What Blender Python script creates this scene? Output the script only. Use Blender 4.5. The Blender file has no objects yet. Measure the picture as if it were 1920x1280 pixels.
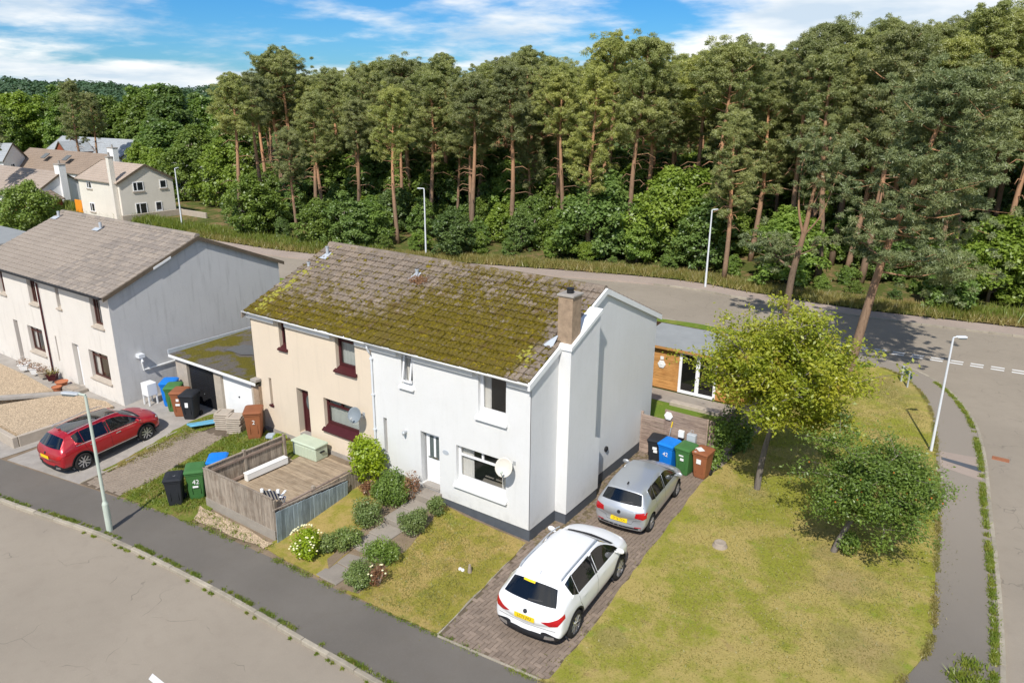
import bpy, bmesh, math, random
import numpy as np
from mathutils import Vector, Matrix, Euler
from mathutils.bvhtree import BVHTree
R = math.radians
random.seed(7); rng = np.random.default_rng(7)
S = bpy.context.scene
COL = S.collection

# ------------------------------------------------------------------ camera
def cam_axes(pitch, yaw, roll):
    cy, sy, cp, sp = math.cos(yaw), math.sin(yaw), math.cos(pitch), math.sin(pitch)
    f = Vector((sy*cp, cy*cp, -sp)); r = Vector((cy, -sy, 0)); u = r.cross(f)
    return math.cos(roll)*r + math.sin(roll)*u, -math.sin(roll)*r + math.cos(roll)*u, f
cd = bpy.data.cameras.new('camera'); cam = bpy.data.objects.new('camera', cd); COL.objects.link(cam)
cr, cu, cf = cam_axes(0.3142, -0.607, 0.0077)
M = Matrix.Identity(4)
for i in range(3):
    M[i][0] = cr[i]; M[i][1] = cu[i]; M[i][2] = -cf[i]
M.translation = Vector((11.0609, -16.9365, 12.7261))
cam.matrix_world = M
cd.sensor_width = 36; cd.lens = 1401.58/1920*36; cd.clip_start = .2; cd.clip_end = 4000
S.camera = cam
S.render.resolution_x = 1024; S.render.resolution_y = 682
S.view_settings.view_transform = 'Standard'; S.view_settings.look = 'None'
S.view_settings.exposure = 0.6; S.view_settings.gamma = 1

# ------------------------------------------------------------------ sky and sun
SUN_EL = R(47.5); sx, sy = .34, -.9404
SUN = Vector((sx*math.cos(SUN_EL), sy*math.cos(SUN_EL), math.sin(SUN_EL)))
W = bpy.data.worlds.new('World'); S.world = W; W.use_nodes = True
nt = W.node_tree; N = nt.nodes; L = nt.links
bg = N['Background']
sk = N.new('ShaderNodeTexSky'); sk.sky_type = 'NISHITA'; sk.sun_disc = False
sk.sun_elevation = SUN_EL; sk.sun_rotation = math.atan2(sx, sy)
sk.altitude = 60; sk.air_density = 1.0; sk.dust_density = .35; sk.ozone_density = 3.0
hs = N.new('ShaderNodeHueSaturation'); hs.inputs['Saturation'].default_value = 1.1; hs.inputs['Value'].default_value = .95
hs.inputs['Hue'].default_value = .5
tint = N.new('ShaderNodeMix'); tint.data_type = 'RGBA'; tint.blend_type = 'MULTIPLY'; tint.inputs[0].default_value = 1
tint.inputs[7].default_value = (.2, .36, .53, 1); L.new(sk.outputs[0], tint.inputs[6]); L.new(tint.outputs[2], hs.inputs['Color'])
tc = N.new('ShaderNodeTexCoord'); sep = N.new('ShaderNodeSeparateXYZ'); L.new(tc.outputs['Generated'], sep.inputs[0])
def wm(op, a, b=None, c=None, clamp=False):
    n = N.new('ShaderNodeMath'); n.operation = op; n.use_clamp = clamp
    for i, v in enumerate((a, b, c)):
        if v is None: continue
        if isinstance(v, (int, float)): n.inputs[i].default_value = v
        else: L.new(v, n.inputs[i])
    return n.outputs[0]
# clouds lie on a plane overhead: direction / (height + bend) so that banks flatten towards the horizon
den = wm('ADD', wm('MAXIMUM', sep.outputs[2], 0.0), .16)
cmb = N.new('ShaderNodeCombineXYZ')
L.new(wm('DIVIDE', sep.outputs[0], den), cmb.inputs[0]); L.new(wm('DIVIDE', sep.outputs[1], den), cmb.inputs[1])
L.new(wm('MULTIPLY', sep.outputs[2], 6.0), cmb.inputs[2])
def cloud(scale, detail, off, rough=.55):
    mp = N.new('ShaderNodeMapping'); mp.inputs['Location'].default_value = off; L.new(cmb.outputs[0], mp.inputs[0])
    t = N.new('ShaderNodeTexNoise'); t.inputs['Scale'].default_value = scale; t.inputs['Detail'].default_value = detail
    t.inputs['Roughness'].default_value = rough; L.new(mp.outputs[0], t.inputs[0]); return t.outputs[0]
c1 = cloud(.55, 7, (3.1, 1.7, .3))
c2 = cloud(1.7, 6, (9.2, 4.4, 2.1), .6)
cv = wm('ADD', wm('MULTIPLY', c1, .72), wm('MULTIPLY', c2, .28))
rp = N.new('ShaderNodeMapRange'); rp.interpolation_type = 'SMOOTHSTEP'
rp.inputs[1].default_value = .435; rp.inputs[2].default_value = .56; rp.inputs[3].default_value = 0; rp.inputs[4].default_value = .93
L.new(cv, rp.inputs[0])
c3 = cloud(1.1, 5, (1.2, 7.7, 5.0))
cc = N.new('ShaderNodeMix'); cc.data_type = 'RGBA'
cc.inputs[6].default_value = (3.0, 3.5, 4.0, 1); cc.inputs[7].default_value = (5.2, 5.1, 4.9, 1)
mr = N.new('ShaderNodeMapRange'); mr.inputs[1].default_value = .38; mr.inputs[2].default_value = .6; L.new(c3, mr.inputs[0])
L.new(mr.outputs[0], cc.inputs[0])
mx = N.new('ShaderNodeMix'); mx.data_type = 'RGBA'
L.new(rp.outputs[0], mx.inputs[0]); L.new(hs.outputs[0], mx.inputs[6]); L.new(cc.outputs[2], mx.inputs[7])
L.new(mx.outputs[2], bg.inputs[0]); bg.inputs[1].default_value = .15
sl = bpy.data.lights.new('sun', 'SUN'); sl.energy = 3.3; sl.angle = R(.6); sl.color = (1, .96, .90)
so = bpy.data.objects.new('sun', sl); COL.objects.link(so); so.rotation_euler = SUN.to_track_quat('Z', 'Y').to_euler()
so.location = (0, -20, 40)

# ------------------------------------------------------------------ helpers
class MB:
    """collects shapes into one mesh"""
    def __init__(s): s.v = []; s.f = []; s.m = []
    def add(s, vs, fs, mi=0):
        o = len(s.v); s.v += [tuple(v) for v in vs]; s.f += [tuple(i+o for i in f) for f in fs]; s.m += [mi]*len(fs); return s
    def box(s, x0, x1, y0, y1, z0, z1, mi=0, T=None):
        vs = [Vector((x, y, z)) for z in (z0, z1) for y in (y0, y1) for x in (x0, x1)]
        if T is not None: vs = [T @ v for v in vs]
        return s.add(vs, [(0,2,3,1), (4,5,7,6), (0,1,5,4), (2,6,7,3), (0,4,6,2), (1,3,7,5)], mi)
    def bevbox(s, x0, x1, y0, y1, z0, z1, b=.01, mi=0, T=None):
        bm = bmesh.new(); bmesh.ops.create_cube(bm, size=1)
        for v in bm.verts: v.co = Vector(((x0+x1)/2+v.co.x*(x1-x0), (y0+y1)/2+v.co.y*(y1-y0), (z0+z1)/2+v.co.z*(z1-z0)))
        bmesh.ops.bevel(bm, geom=bm.edges[:], offset=b, segments=1, affect='EDGES')
        s.bm(bm, mi, T); return s
    def bm(s, bm, mi=0, T=None):
        bm.verts.index_update(); vs = [(T @ v.co) if T is not None else v.co.copy() for v in bm.verts]
        s.add(vs, [[v.index for v in f.verts] for f in bm.faces], mi); bm.free()
    def prism(s, poly, z0, z1, mi=0, T=None):
        n = len(poly); vs = [Vector((p[0], p[1], z0)) for p in poly]+[Vector((p[0], p[1], z1)) for p in poly]
        if T is not None: vs = [T @ v for v in vs]
        return s.add(vs, [tuple(range(n-1, -1, -1)), tuple(range(n, 2*n))]+[(i, (i+1) % n, n+(i+1) % n, n+i) for i in range(n)], mi)
    def tube(s, pts, rad, n=8, mi=0, cap=True):
        pts = [Vector(p) for p in pts]; k = len(pts)
        if isinstance(rad, (int, float)): rad = [rad]*k
        vs = []
        for i, p in enumerate(pts):
            d = (pts[min(i+1, k-1)]-pts[max(i-1, 0)]).normalized()
            a = d.orthogonal().normalized() if abs(d.z) < .95 else Vector((1, 0, 0))
            a = (a-d*a.dot(d)).normalized(); b = d.cross(a)
            vs += [p+rad[i]*(math.cos(2*math.pi*j/n)*a+math.sin(2*math.pi*j/n)*b) for j in range(n)]
        fs = [(i*n+j, i*n+(j+1) % n, (i+1)*n+(j+1) % n, (i+1)*n+j) for i in range(k-1) for j in range(n)]
        if cap: fs += [tuple(range(n-1, -1, -1)), tuple(range((k-1)*n, k*n))]
        return s.add(vs, fs, mi)
    def lathe(s, prof, n=20, T=None, mi=0, cap=True):
        k = len(prof); vs = [Vector((r*math.cos(2*math.pi*j/n), r*math.sin(2*math.pi*j/n), z)) for r, z in prof for j in range(n)]
        if T is not None: vs = [T @ v for v in vs]
        return s.add(vs, [(i*n+j, i*n+(j+1) % n, (i+1)*n+(j+1) % n, (i+1)*n+j) for i in range(k-1) for j in range(n)]+([tuple(range(n-1, -1, -1)), tuple(range((k-1)*n, k*n))] if cap else []), mi)
    def mesh(s, name, mat, smooth=False):
        me = bpy.data.meshes.new(name); me.from_pydata(s.v, [], s.f)
        for m_ in (mat if isinstance(mat, (list, tuple)) else [mat]): me.materials.append(m_)
        if any(s.m): me.polygons.foreach_set('material_index', s.m)
        if smooth: me.polygons.foreach_set('use_smooth', [True]*len(me.polygons))
        me.update(); return me
    def build(s, name, mat, parent=None, smooth=False, local=False):
        return link(name, s.mesh(name, mat, smooth), parent, local)
def wmat(o): return (wmat(o.parent) @ o.matrix_parent_inverse @ o.matrix_basis) if o.parent else o.matrix_basis.copy()
def link(name, me, parent=None, local=False, T=None):
    o = bpy.data.objects.new(name, me); COL.objects.link(o)
    if T is not None: o.matrix_basis = T
    if parent is not None:
        o.parent = parent
        if not local: o.matrix_parent_inverse = wmat(parent).inverted()
    return o
def tag(o, label=None, cat=None, group=None, kind=None):
    for k, v in (('label', label), ('category', cat), ('group', group), ('kind', kind)):
        if v: o[k] = v
    return o
def thing(name, label, cat, loc=(0, 0, 0), rz=0, group=None, rx=0, sc=1):
    o = bpy.data.objects.new(name, None); COL.objects.link(o); o.empty_display_size = .2
    o.matrix_basis = Matrix.Translation(loc) @ Euler((rx, 0, rz)).to_matrix().to_4x4() @ Matrix.Scale(sc, 4)
    return tag(o, label, cat, group)
def copy_tree(o, parent=None):
    c = o.copy(); COL.objects.link(c)
    if parent is not None: c.parent = parent
    for ch in o.children: copy_tree(ch, c)
    return c
def npmesh(name, v, f, mat, smooth=False, mi=None):
    me = bpy.data.meshes.new(name); nv, nf, k = len(v), len(f), f.shape[1]
    me.vertices.add(nv); me.vertices.foreach_set('co', v.astype(np.float32).ravel())
    me.loops.add(nf*k); me.loops.foreach_set('vertex_index', f.astype(np.int32).ravel())
    me.polygons.add(nf); me.polygons.foreach_set('loop_start', np.arange(0, nf*k, k, dtype=np.int32))
    for m_ in (mat if isinstance(mat, (list, tuple)) else [mat]): me.materials.append(m_)
    if mi is not None: me.polygons.foreach_set('material_index', mi.astype(np.int32))
    if smooth: me.polygons.foreach_set('use_smooth', np.ones(nf, bool))
    me.update(calc_edges=True); return me

# ------------------------------------------------------------------ materials
def lin(r, g, b): return tuple(((c/255)/12.92 if c/255 <= .04045 else ((c/255+.055)/1.055)**2.4) for c in (r, g, b))
class NT:
    def __init__(s, name):
        s.m = bpy.data.materials.new(name); s.m.use_nodes = True; s.t = s.m.node_tree; s.n = s.t.nodes; s.l = s.t.links
        s.b = s.n['Principled BSDF']; s.out = s.n['Material Output']
        s.geo = s.n.new('ShaderNodeNewGeometry'); s.pos = s.geo.outputs['Position']
    def obj(s):
        if not hasattr(s, 'tc'): s.tc = s.n.new('ShaderNodeTexCoord')
        return s.tc.outputs['Object']
    def rnd(s):
        if not hasattr(s, 'oi'): s.oi = s.n.new('ShaderNodeObjectInfo')
        return s.oi.outputs['Random']
    def noise(s, scale, detail=4, rough=.6, co=None, sc3=None, off=0):
        co = co or s.pos
        if sc3 or off:
            mp = s.n.new('ShaderNodeMapping'); mp.inputs['Scale'].default_value = sc3 or (1, 1, 1)
            mp.inputs['Location'].default_value = (off, off*.7, off*.3); s.l.new(co, mp.inputs[0]); co = mp.outputs[0]
        t = s.n.new('ShaderNodeTexNoise'); t.inputs['Scale'].default_value = scale; t.inputs['Detail'].default_value = detail
        t.inputs['Roughness'].default_value = rough; s.l.new(co, t.inputs[0]); return t.outputs[0]
    def voro(s, scale, co=None, feat='F1', out=0):
        t = s.n.new('ShaderNodeTexVoronoi'); t.inputs['Scale'].default_value = scale; t.feature = feat
        s.l.new(co or s.pos, t.inputs[0]); return t.outputs[out]
    def ramp(s, v, stops, interp='LINEAR'):
        r = s.n.new('ShaderNodeValToRGB'); r.color_ramp.interpolation = interp; e = r.color_ramp.elements
        while len(e) < len(stops): e.new(.5)
        for el, (p, c) in zip(e, stops): el.position = p; el.color = (*c, 1) if len(c) == 3 else c
        s.l.new(v, r.inputs[0]); return r.outputs[0]
    def rng(s, v, a, b, c=0., d=1.):
        r = s.n.new('ShaderNodeMapRange'); r.interpolation_type = 'SMOOTHSTEP'
        for i, x in enumerate((a, b, c, d)): r.inputs[i+1].default_value = x
        s.l.new(v, r.inputs[0]); return r.outputs[0]
    def mix(s, f, a, b, mode='MIX'):
        m = s.n.new('ShaderNodeMix'); m.data_type = 'RGBA'; m.blend_type = mode
        for i, v in ((0, f), (6, a), (7, b)):
            if isinstance(v, (int, float)): m.inputs[i].default_value = v
            elif isinstance(v, tuple): m.inputs[i].default_value = (*v, 1)
            else: s.l.new(v, m.inputs[i])
        return m.outputs[2]
    def math(s, op, a, b=0., c=0.):
        m = s.n.new('ShaderNodeMath'); m.operation = op
        for i, v in enumerate((a, b, c)):
            if isinstance(v, (int, float)): m.inputs[i].default_value = v
            else: s.l.new(v, m.inputs[i])
        return m.outputs[0]
    def xyz(s, co=None):
        p = s.n.new('ShaderNodeSeparateXYZ'); s.l.new(co or s.pos, p.inputs[0]); return p.outputs
    def col(s, c):
        if isinstance(c, tuple): s.b.inputs['Base Color'].default_value = (*c, 1)
        else: s.l.new(c, s.b.inputs['Base Color'])
    def bump(s, h, strength=.4, dist=.02):
        b = s.n.new('ShaderNodeBump'); b.inputs['Strength'].default_value = strength; b.inputs['Distance'].default_value = dist
        s.l.new(h, b.inputs['Height']); s.l.new(b.outputs[0], s.b.inputs['Normal']); return b
    def set(s, rough=.8, metal=0., spec=.3, coat=0.):
        s.b.inputs['Roughness'].default_value = rough; s.b.inputs['Metallic'].default_value = metal
        s.b.inputs['Specular IOR Level'].default_value = spec; s.b.inputs['Coat Weight'].default_value = coat
        s.b.inputs['Coat Roughness'].default_value = .04; return s
def sc(c, k): return tuple(min(1, x*k) for x in c)
def mott(name, c, rough=.8, var=.12, scale=3., fine=40., bump=.3, bdist=.01, spec=.3, tint=None, rvar=0., metal=0., coat=0.):
    """plain surface: large mottling, fine grain, fine relief"""
    t = NT(name).set(rough, metal, spec, coat)
    n1 = t.noise(scale, 5); n2 = t.noise(fine, 3)
    k = t.math('ADD', t.math('MULTIPLY', n1, .65), t.math('MULTIPLY', n2, .35))
    co = t.ramp(k, [(.3, sc(c, 1-var)), (.5, c), (.7, sc(tint or c, 1+var))])
    if rvar: 
        g = t.ramp(t.rnd(), [(0, (1-rvar,)*3), (1, (1+rvar,)*3)]); co = t.mix(1., co, g, 'MULTIPLY')
    t.col(co)
    if bump: t.bump(n2, bump, bdist)
    return t.m
MAT = {}
MAT['white_render'] = None
def render_mat(name, c, dirt, fine=55, streak=.12):
    t = NT(name).set(.85, 0, .2)
    n = t.noise(fine, 4, .7); big = t.noise(.7, 5); st = t.noise(1.4, 4, .6, sc3=(3.5, 3.5, .35))
    k = t.math('MULTIPLY', t.rng(st, .5, .75), streak)
    co = t.mix(t.rng(big, .35, .7, 0, .16), c, dirt); co = t.mix(k, co, dirt)
    co = t.mix(t.rng(n, .55, .75, 0, .14), co, sc(c, .7)); 
    co = t.mix(t.rng(t.noise(11, 4, .7), .5, .72, 0, .12), co, sc(dirt, .85)); z = t.xyz()[2]; low = t.math('MULTIPLY', t.rng(z, .55, -.1), t.rng(t.noise(3.2, 5), .45, .7)); co = t.mix(t.math('MULTIPLY', low, .35), co, sc(dirt, .7))
    t.col(co); t.bump(n, .55, .018); return t.m
MAT['white'] = render_mat('white_roughcast', (.715, .712, .695), (.54, .53, .49), streak=.14)
MAT['cream'] = render_mat('cream_roughcast', (.70, .59, .455), (.52, .44, .34), streak=.25)
MAT['terr'] = render_mat('offwhite_roughcast', (.70, .655, .59), (.5, .46, .4), streak=.4)
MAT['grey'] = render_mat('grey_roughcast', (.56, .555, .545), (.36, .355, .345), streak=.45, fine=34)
MAT['beige'] = render_mat('beige_harling', (.74, .69, .60), (.5, .45, .38))
MAT['farwhite'] = render_mat('far_white_render', (.80, .79, .77), (.6, .58, .55))
MAT['plinth'] = mott('plinth_paint', (.085, .095, .11), .7, .15, 4, 50, .3)
MAT['upvc'] = mott('white_upvc', (.82, .82, .82), .35, .03, 2, 60, 0)
MAT['whitepaint'] = mott('white_paint', (.78, .78, .76), .5, .06, 3, 60, .1)
MAT['maroon'] = mott('maroon_paint', (.06, .012, .014), .4, .2, 4, 40, .1)
MAT['brownframe'] = mott('brown_frame', (.075, .028, .022), .45, .2, 4, 40, .1)
MAT['stonesill'] = mott('stone_sill', (.42, .36, .29), .85, .15, 5, 50, .3)
MAT['galv'] = mott('galvanised', (.48, .50, .51), .45, .1, 3, 40, .05, metal=.3)
MAT['lead'] = mott('lead_flashing', (.42, .45, .48), .5, .12, 4, 40, .1)
MAT['black'] = mott('black_plastic', (.018, .018, .02), .5, .2, 4, 60, .1)
MAT['dark'] = mott('dark_interior', (.022, .021, .02), .9, .3, 1.5, 20, 0)
MAT['room'] = mott('room_wall', (.30, .28, .25), .9, .2, 1.5, 20, 0)
MAT['curtain'] = mott('curtain_cloth', (.78, .76, .70), .9, .1, 3, 50, .1)
MAT['blind'] = mott('pale_blind', (.52, .55, .50), .8, .06, 3, 50, 0)
MAT['concrete'] = mott('concrete', (.33, .30, .265), .9, .2, 2.5, 45, .4)
MAT['slabs'] = mott('paving_slab', (.28, .245, .205), .9, .18, 2., 45, .3, rvar=.1)
MAT['harl'] = mott('brown_harling', (.36, .26, .175), .95, .35, 6, 38, .9, .03)
MAT['timber_grey'] = None
def wood(name, c, c2, grain=(1, 1, 14), rough=.85, rvar=.18, band=9.):
    t = NT(name).set(rough, 0, .2); o = t.obj()
    inv = tuple(1/x*3 for x in grain)
    n = t.noise(band, 5, .65, co=t.pos, sc3=inv); n2 = t.noise(2.2, 4); n3 = t.noise(40, 3, .7, sc3=inv)
    co = t.ramp(n, [(.28, sc(c2, .75)), (.5, c), (.72, sc(c, 1.25))]); co = t.mix(t.rng(n2, .45, .7, 0, .55), co, c2)
    co = t.mix(t.rng(n3, .5, .75, 0, .35), co, sc(c2, .45))
    co = t.mix(1., co, t.ramp(t.rnd(), [(0, (1-rvar,)*3), (1, (1+rvar,)*3)]), 'MULTIPLY')
    t.col(co); t.bump(n3, .3, .008); return t.m
MAT['fence_v'] = wood('weathered_fence', (.31, .26, .205), (.165, .12, .085), (1, 1, 14))
MAT['fence_h'] = wood('weathered_fence_boards', (.33, .25, .20), (.19, .13, .105), (14, 14, 1))
MAT['fence_blue'] = wood('blue_grey_fence', (.27, .32, .335), (.17, .205, .215), (1, 1, 14), rvar=.22)
MAT['deck'] = wood('deck_board', (.34, .265, .185), (.23, .17, .11), (14, 1, 1))
MAT['cabin'] = wood('orange_cladding', (.50, .255, .085), (.38, .17, .05), (14, 14, 1), rvar=.14)
MAT['dkwood'] = wood('dark_fence', (.09, .05, .032), (.05, .03, .02), (1, 1, 14))
MAT['greybox'] = mott('pale_green_plastic', (.47, .53, .40), .55, .08, 3, 50, .1)
MAT['felt'] = mott('roofing_felt', (.27, .28, .275), .9, .12, 1.2, 60, .3)

def asphalt(name, c, var=.12, patch=None, crack=.0, fine=120, age=None):
    t = NT(name).set(.9, 0, .25)
    a = t.noise(.22, 5, .6); b = t.noise(2.2, 5, .65); d = t.noise(fine, 3, .8); sp = t.voro(70)
    co = t.ramp(a, [(.3, sc(c, 1-var)), (.7, sc(c, 1+var))]); co = t.mix(t.rng(b, .45, .75, 0, .3), co, sc(patch or c, .8))
    co = t.mix(t.rng(t.noise(24, 4, .75), .42, .68, -.14, .2), co, sc(c, 1.35)); co = t.mix(t.rng(d, .5, .8, 0, .38), co, sc(c, 1.6)); co = t.mix(t.rng(d, .5, .25, 0, .45), co, sc(c, .45))
    if crack:
        w = t.n.new('ShaderNodeMixRGB'); wn = t.n.new('ShaderNodeTexNoise'); wn.inputs['Scale'].default_value = 1.3; t.l.new(t.pos, wn.inputs[0])
        w.blend_type = 'ADD'; w.inputs[0].default_value = .9; t.l.new(t.pos, w.inputs[1]); t.l.new(wn.outputs[1], w.inputs[2])
        e = t.voro(.62, w.outputs[0], 'DISTANCE_TO_EDGE'); g = t.rng(t.noise(.8, 3), .5, .62)
        co = t.mix(t.math('MULTIPLY', t.math('MULTIPLY', t.rng(e, .012, .002), g), crack), co, sc(c, .25))
        br = t.voro(3.1, None, 'F1'); co = t.mix(t.rng(br, .045, .03, 0, .25), co, sc(c, 1.7))
    if age: co = t.mix(t.rng(t.xyz()[1], -3., 12., 0, .9), co, t.mix(t.rng(d, .35, .7), sc(age, .8), sc(age, 1.15)))
    t.col(co); t.bump(d, .35, .012); return t.m
MAT['road'] = asphalt('road_asphalt', (.295, .252, .197), .1, (.29, .24, .19), .4)
MAT['pave'] = asphalt('pavement_asphalt', (.146, .131, .112), .16, (.16, .138, .108), age=(.295, .255, .208))
MAT['farpave'] = asphalt('far_pavement', (.36, .29, .24), .12)
MAT['kerb'] = mott('kerb_concrete', (.33, .29, .225), .9, .25, 3, 50, .4, rvar=.15)
MAT['roadpaint'] = mott('road_paint', (.74, .73, .70), .7, .14, 5, 60, .2)
MAT['block'] = mott('paving_block', (.23, .178, .138), .9, .2, 3.5, 60, .35, rvar=.17)
MAT['block2'] = mott('old_paving_block', (.29, .235, .18), .9, .2, 2.5, 60, .35, rvar=.12)
MAT['joint'] = mott('joint_sand', (.13, .10, .07), .95, .3, 4, 60, .4)
MAT['gravel'] = None
def gravel(name, c, scale=26):
    t = NT(name).set(.9, 0, .2); v = t.n.new('ShaderNodeTexVoronoi'); v.inputs['Scale'].default_value = scale; t.l.new(t.pos, v.inputs[0])
    k = t.xyz(v.outputs['Color'])[0]
    co = t.ramp(k, [(0, sc(c, .6)), (.4, c), (1, sc(c, 1.35))]); co = t.mix(t.rng(v.outputs[0], .25, .6, 0, .55), co, sc(c, .35))
    co = t.mix(t.rng(t.noise(1.1, 5), .45, .7, 0, .35), co, sc(c, .72)); t.col(co); t.bump(v.outputs[0], .6, -.02); return t.m
MAT['gravel'] = gravel('beige_gravel', (.56, .43, .29))
MAT['dirt'] = mott('bare_soil', (.22, .165, .11), .95, .3, 2, 30, .7, .03)
MAT['yardmix'] = gravel('mossy_sandy_setts', (.21, .165, .10), 11)

def lawn(name, g1, g2, straw, amt=.5, sca=.42, fine=22, bare=()):
    t = NT(name).set(.95, 0, .1)
    a = t.noise(sca, 5, .62); b = t.noise(sca*3.7, 5, .7, off=4.); d = t.noise(fine, 4, .75); f = t.noise(90, 2, .8)
    k = t.math('ADD', t.math('MULTIPLY', a, .6), t.math('MULTIPLY', b, .4))
    co = t.mix(t.rng(k, .50-.07*amt, .66-.09*amt), g1, straw)
    co = t.mix(t.rng(t.noise(1.3, 4, .6, off=9.), .56, .72, 0, .65), co, g2)
    co = t.mix(t.rng(t.noise(.9, 5, .7, off=15.), .6, .72, 0, .55), co, (.36, .24, .12))
    for (bx_, by_, br_) in bare:   # worn, dried-out patches of turf
        v_ = t.n.new('ShaderNodeVectorMath'); v_.operation = 'DISTANCE'; v_.inputs[1].default_value = (bx_, by_, -.38); t.l.new(t.pos, v_.inputs[0])
        k_ = t.math('ADD', v_.outputs['Value'], t.math('MULTIPLY', t.math('SUBTRACT', b, .5), br_*2.5)); co = t.mix(t.rng(k_, br_, br_*.35, 0, .45), co, (.36, .26, .14))
    co = t.mix(t.rng(d, .5, .75, 0, .35), co, sc(straw, 1.25)); co = t.mix(t.rng(d, .5, .28, 0, .55), co, sc(g1, .45))
    co = t.mix(t.rng(f, .52, .3, 0, .18), co, sc(g1, .4))
    t.col(co); t.bump(t.math('ADD', d, t.math('MULTIPLY', f, .5)), .8, .05); return t.m
MAT['lawn'] = lawn('dry_lawn', (.295, .30, .042), (.23, .31, .036), (.47, .37, .125), .95, bare=((6.4, 20.6, 2.6), (8.6, 3.6, 1.1), (7.8, 4.7, .6), (4.8, 7.2, .6), (5.9, 10.0, .9), (9.5, .8, 1.2), (4.2, -2.4, .6)))
MAT['lawn2'] = lawn('front_lawn', (.30, .275, .046), (.2, .25, .036), (.45, .33, .115), .95, .7)
MAT['lawng'] = lawn('green_lawn', (.15, .23, .03), (.11, .2, .026), (.26, .26, .06), .45)
MAT['lawnweed'] = lawn('weedy_lawn', (.17, .21, .032), (.115, .2, .028), (.29, .22, .08), .55, 1.)
MAT['forestfloor'] = lawn('forest_floor', (.09, .115, .026), (.075, .12, .024), (.26, .17, .085), .5, .5, 9)
MAT['farground'] = lawn('far_ground', (.07, .12, .025), (.06, .10, .02), (.12, .13, .04), .4, .1, 4)

def foliage(name, c, c2, tr=.28, scale=.9, rv=.25, young=None):
    t = NT(name); t.n.remove(t.b)
    k = t.noise(scale, 4, .6); kf = t.noise(scale*6, 3, .7)
    co = t.mix(t.rng(k, .35, .68), c, c2); co = t.mix(t.rng(kf, .45, .7, 0, .5), co, sc(c2, 1.25)); co = t.mix(t.rng(kf, .48, .25, 0, .5), co, sc(c, .6))
    if young: co = t.mix(t.rng(t.noise(scale*2.5, 3, .6, off=7.), .58, .7, 0, .7), co, young)
    co = t.mix(1., co, t.ramp(t.rnd(), [(0, (1-rv, 1-rv, 1-rv*.6)), (.5, (1, 1, 1)), (1, (1+rv*1.2, 1+rv, 1-rv*.3))]), 'MULTIPLY')
    d = t.n.new('ShaderNodeBsdfDiffuse'); tl = t.n.new('ShaderNodeBsdfTranslucent'); g = t.n.new('ShaderNodeBsdfGlossy'); g.inputs['Roughness'].default_value = .45
    t.l.new(co, d.inputs[0]); ty = t.mix(1., co, (1.1, 1.15, .55), 'MULTIPLY'); t.l.new(ty, tl.inputs[0])
    m1 = t.n.new('ShaderNodeMixShader'); m1.inputs[0].default_value = tr; t.l.new(d.outputs[0], m1.inputs[1]); t.l.new(tl.outputs[0], m1.inputs[2])
    m2 = t.n.new('ShaderNodeMixShader'); m2.inputs[0].default_value = .04; t.l.new(m1.outputs[0], m2.inputs[1]); t.l.new(g.outputs[0], m2.inputs[2])
    t.l.new(m2.outputs[0], t.out.inputs[0]); return t.m
MAT['pine'] = foliage('pine_needles', (.275, .31, .115), (.385, .40, .155), .42, .35, .22)
MAT['pine_near'] = foliage('blue_green_needles', (.21, .26, .11), (.30, .33, .13), .32, .5, .12)
MAT['broad'] = foliage('dark_broadleaf', (.15, .24, .058), (.22, .31, .075), .42, .4, .28)
MAT['broad_l'] = foliage('light_broadleaf', (.17, .25, .042), (.24, .32, .058), .4, .4, .22)
MAT['rowan_y'] = foliage('yellow_green_leaf', (.25, .31, .03), (.40, .40, .042), .42, .9, .1, (.40, .26, .07))
MAT['rowan_g'] = foliage('rowan_leaf', (.15, .235, .04), (.225, .315, .055), .4, 1., .1, (.36, .24, .08))
MAT['bush_y'] = foliage('bright_bush_leaf', (.26, .36, .014), (.38, .47, .02), .4, 1.5, .05)
MAT['bush_g'] = foliage('bush_leaf', (.13, .21, .034), (.19, .27, .046), .3, 2., .1)
MAT['hebe'] = foliage('grey_green_leaf', (.15, .215, .058), (.225, .28, .08), .28, 3., .12)
MAT['brownleaf'] = foliage('brown_leaf', (.2, .09, .045), (.28, .15, .075), .2, 3., .1)
MAT['flower'] = mott('cream_flower', (.75, .70, .42), .7, .1, 5, 40, 0)
MAT['distant'] = foliage('distant_leaf', (.06, .115, .06), (.085, .14, .07), .2, .02, .1)  # bluish green: distance haze is mixed into the leaf colour
MAT['berry'] = mott('orange_berry', (.45, .15, .03), .5, .2, 5, 40, 0)
MAT['grass'] = foliage('grass_blade', (.15, .22, .028), (.24, .27, .04), .33, 2., .1, (.33, .25, .09))
MAT['drygrass'] = foliage('dry_grass_blade', (.22, .22, .05), (.32, .26, .095), .33, .5, .1, (.15, .21, .04))
def bark(name, lo, hi, z0, z1):
    t = NT(name).set(.95, 0, .1); o = t.obj(); z = t.xyz(o)[2]; n = t.noise(5, 5, .7, co=o, sc3=(3, 3, .6)); n2 = t.noise(.8, 3, .6, co=o)
    k = t.math('ADD', z, t.math('MULTIPLY', n2, 4.)); co = t.mix(t.rng(k, z0+2, z1+2), lo, hi)
    co = t.mix(t.rng(n, .5, .75, 0, .6), co, sc(lo, 1.4)); co = t.mix(t.rng(n, .5, .3, 0, .7), co, sc(lo, .4)); 
    co = t.mix(1., co, t.ramp(t.rnd(), [(0, (.7, .72, .75)), (1, (1.25, 1.15, 1.1))]), 'MULTIPLY')
    t.col(co); t.bump(n, .6, .03); return t.m
MAT['pinebark'] = bark('pine_bark', (.25, .175, .12), (.5, .28, .155), 3, 8)
MAT['greybark'] = bark('grey_bark', (.22, .19, .16), (.30, .26, .22), 1, 4)
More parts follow.
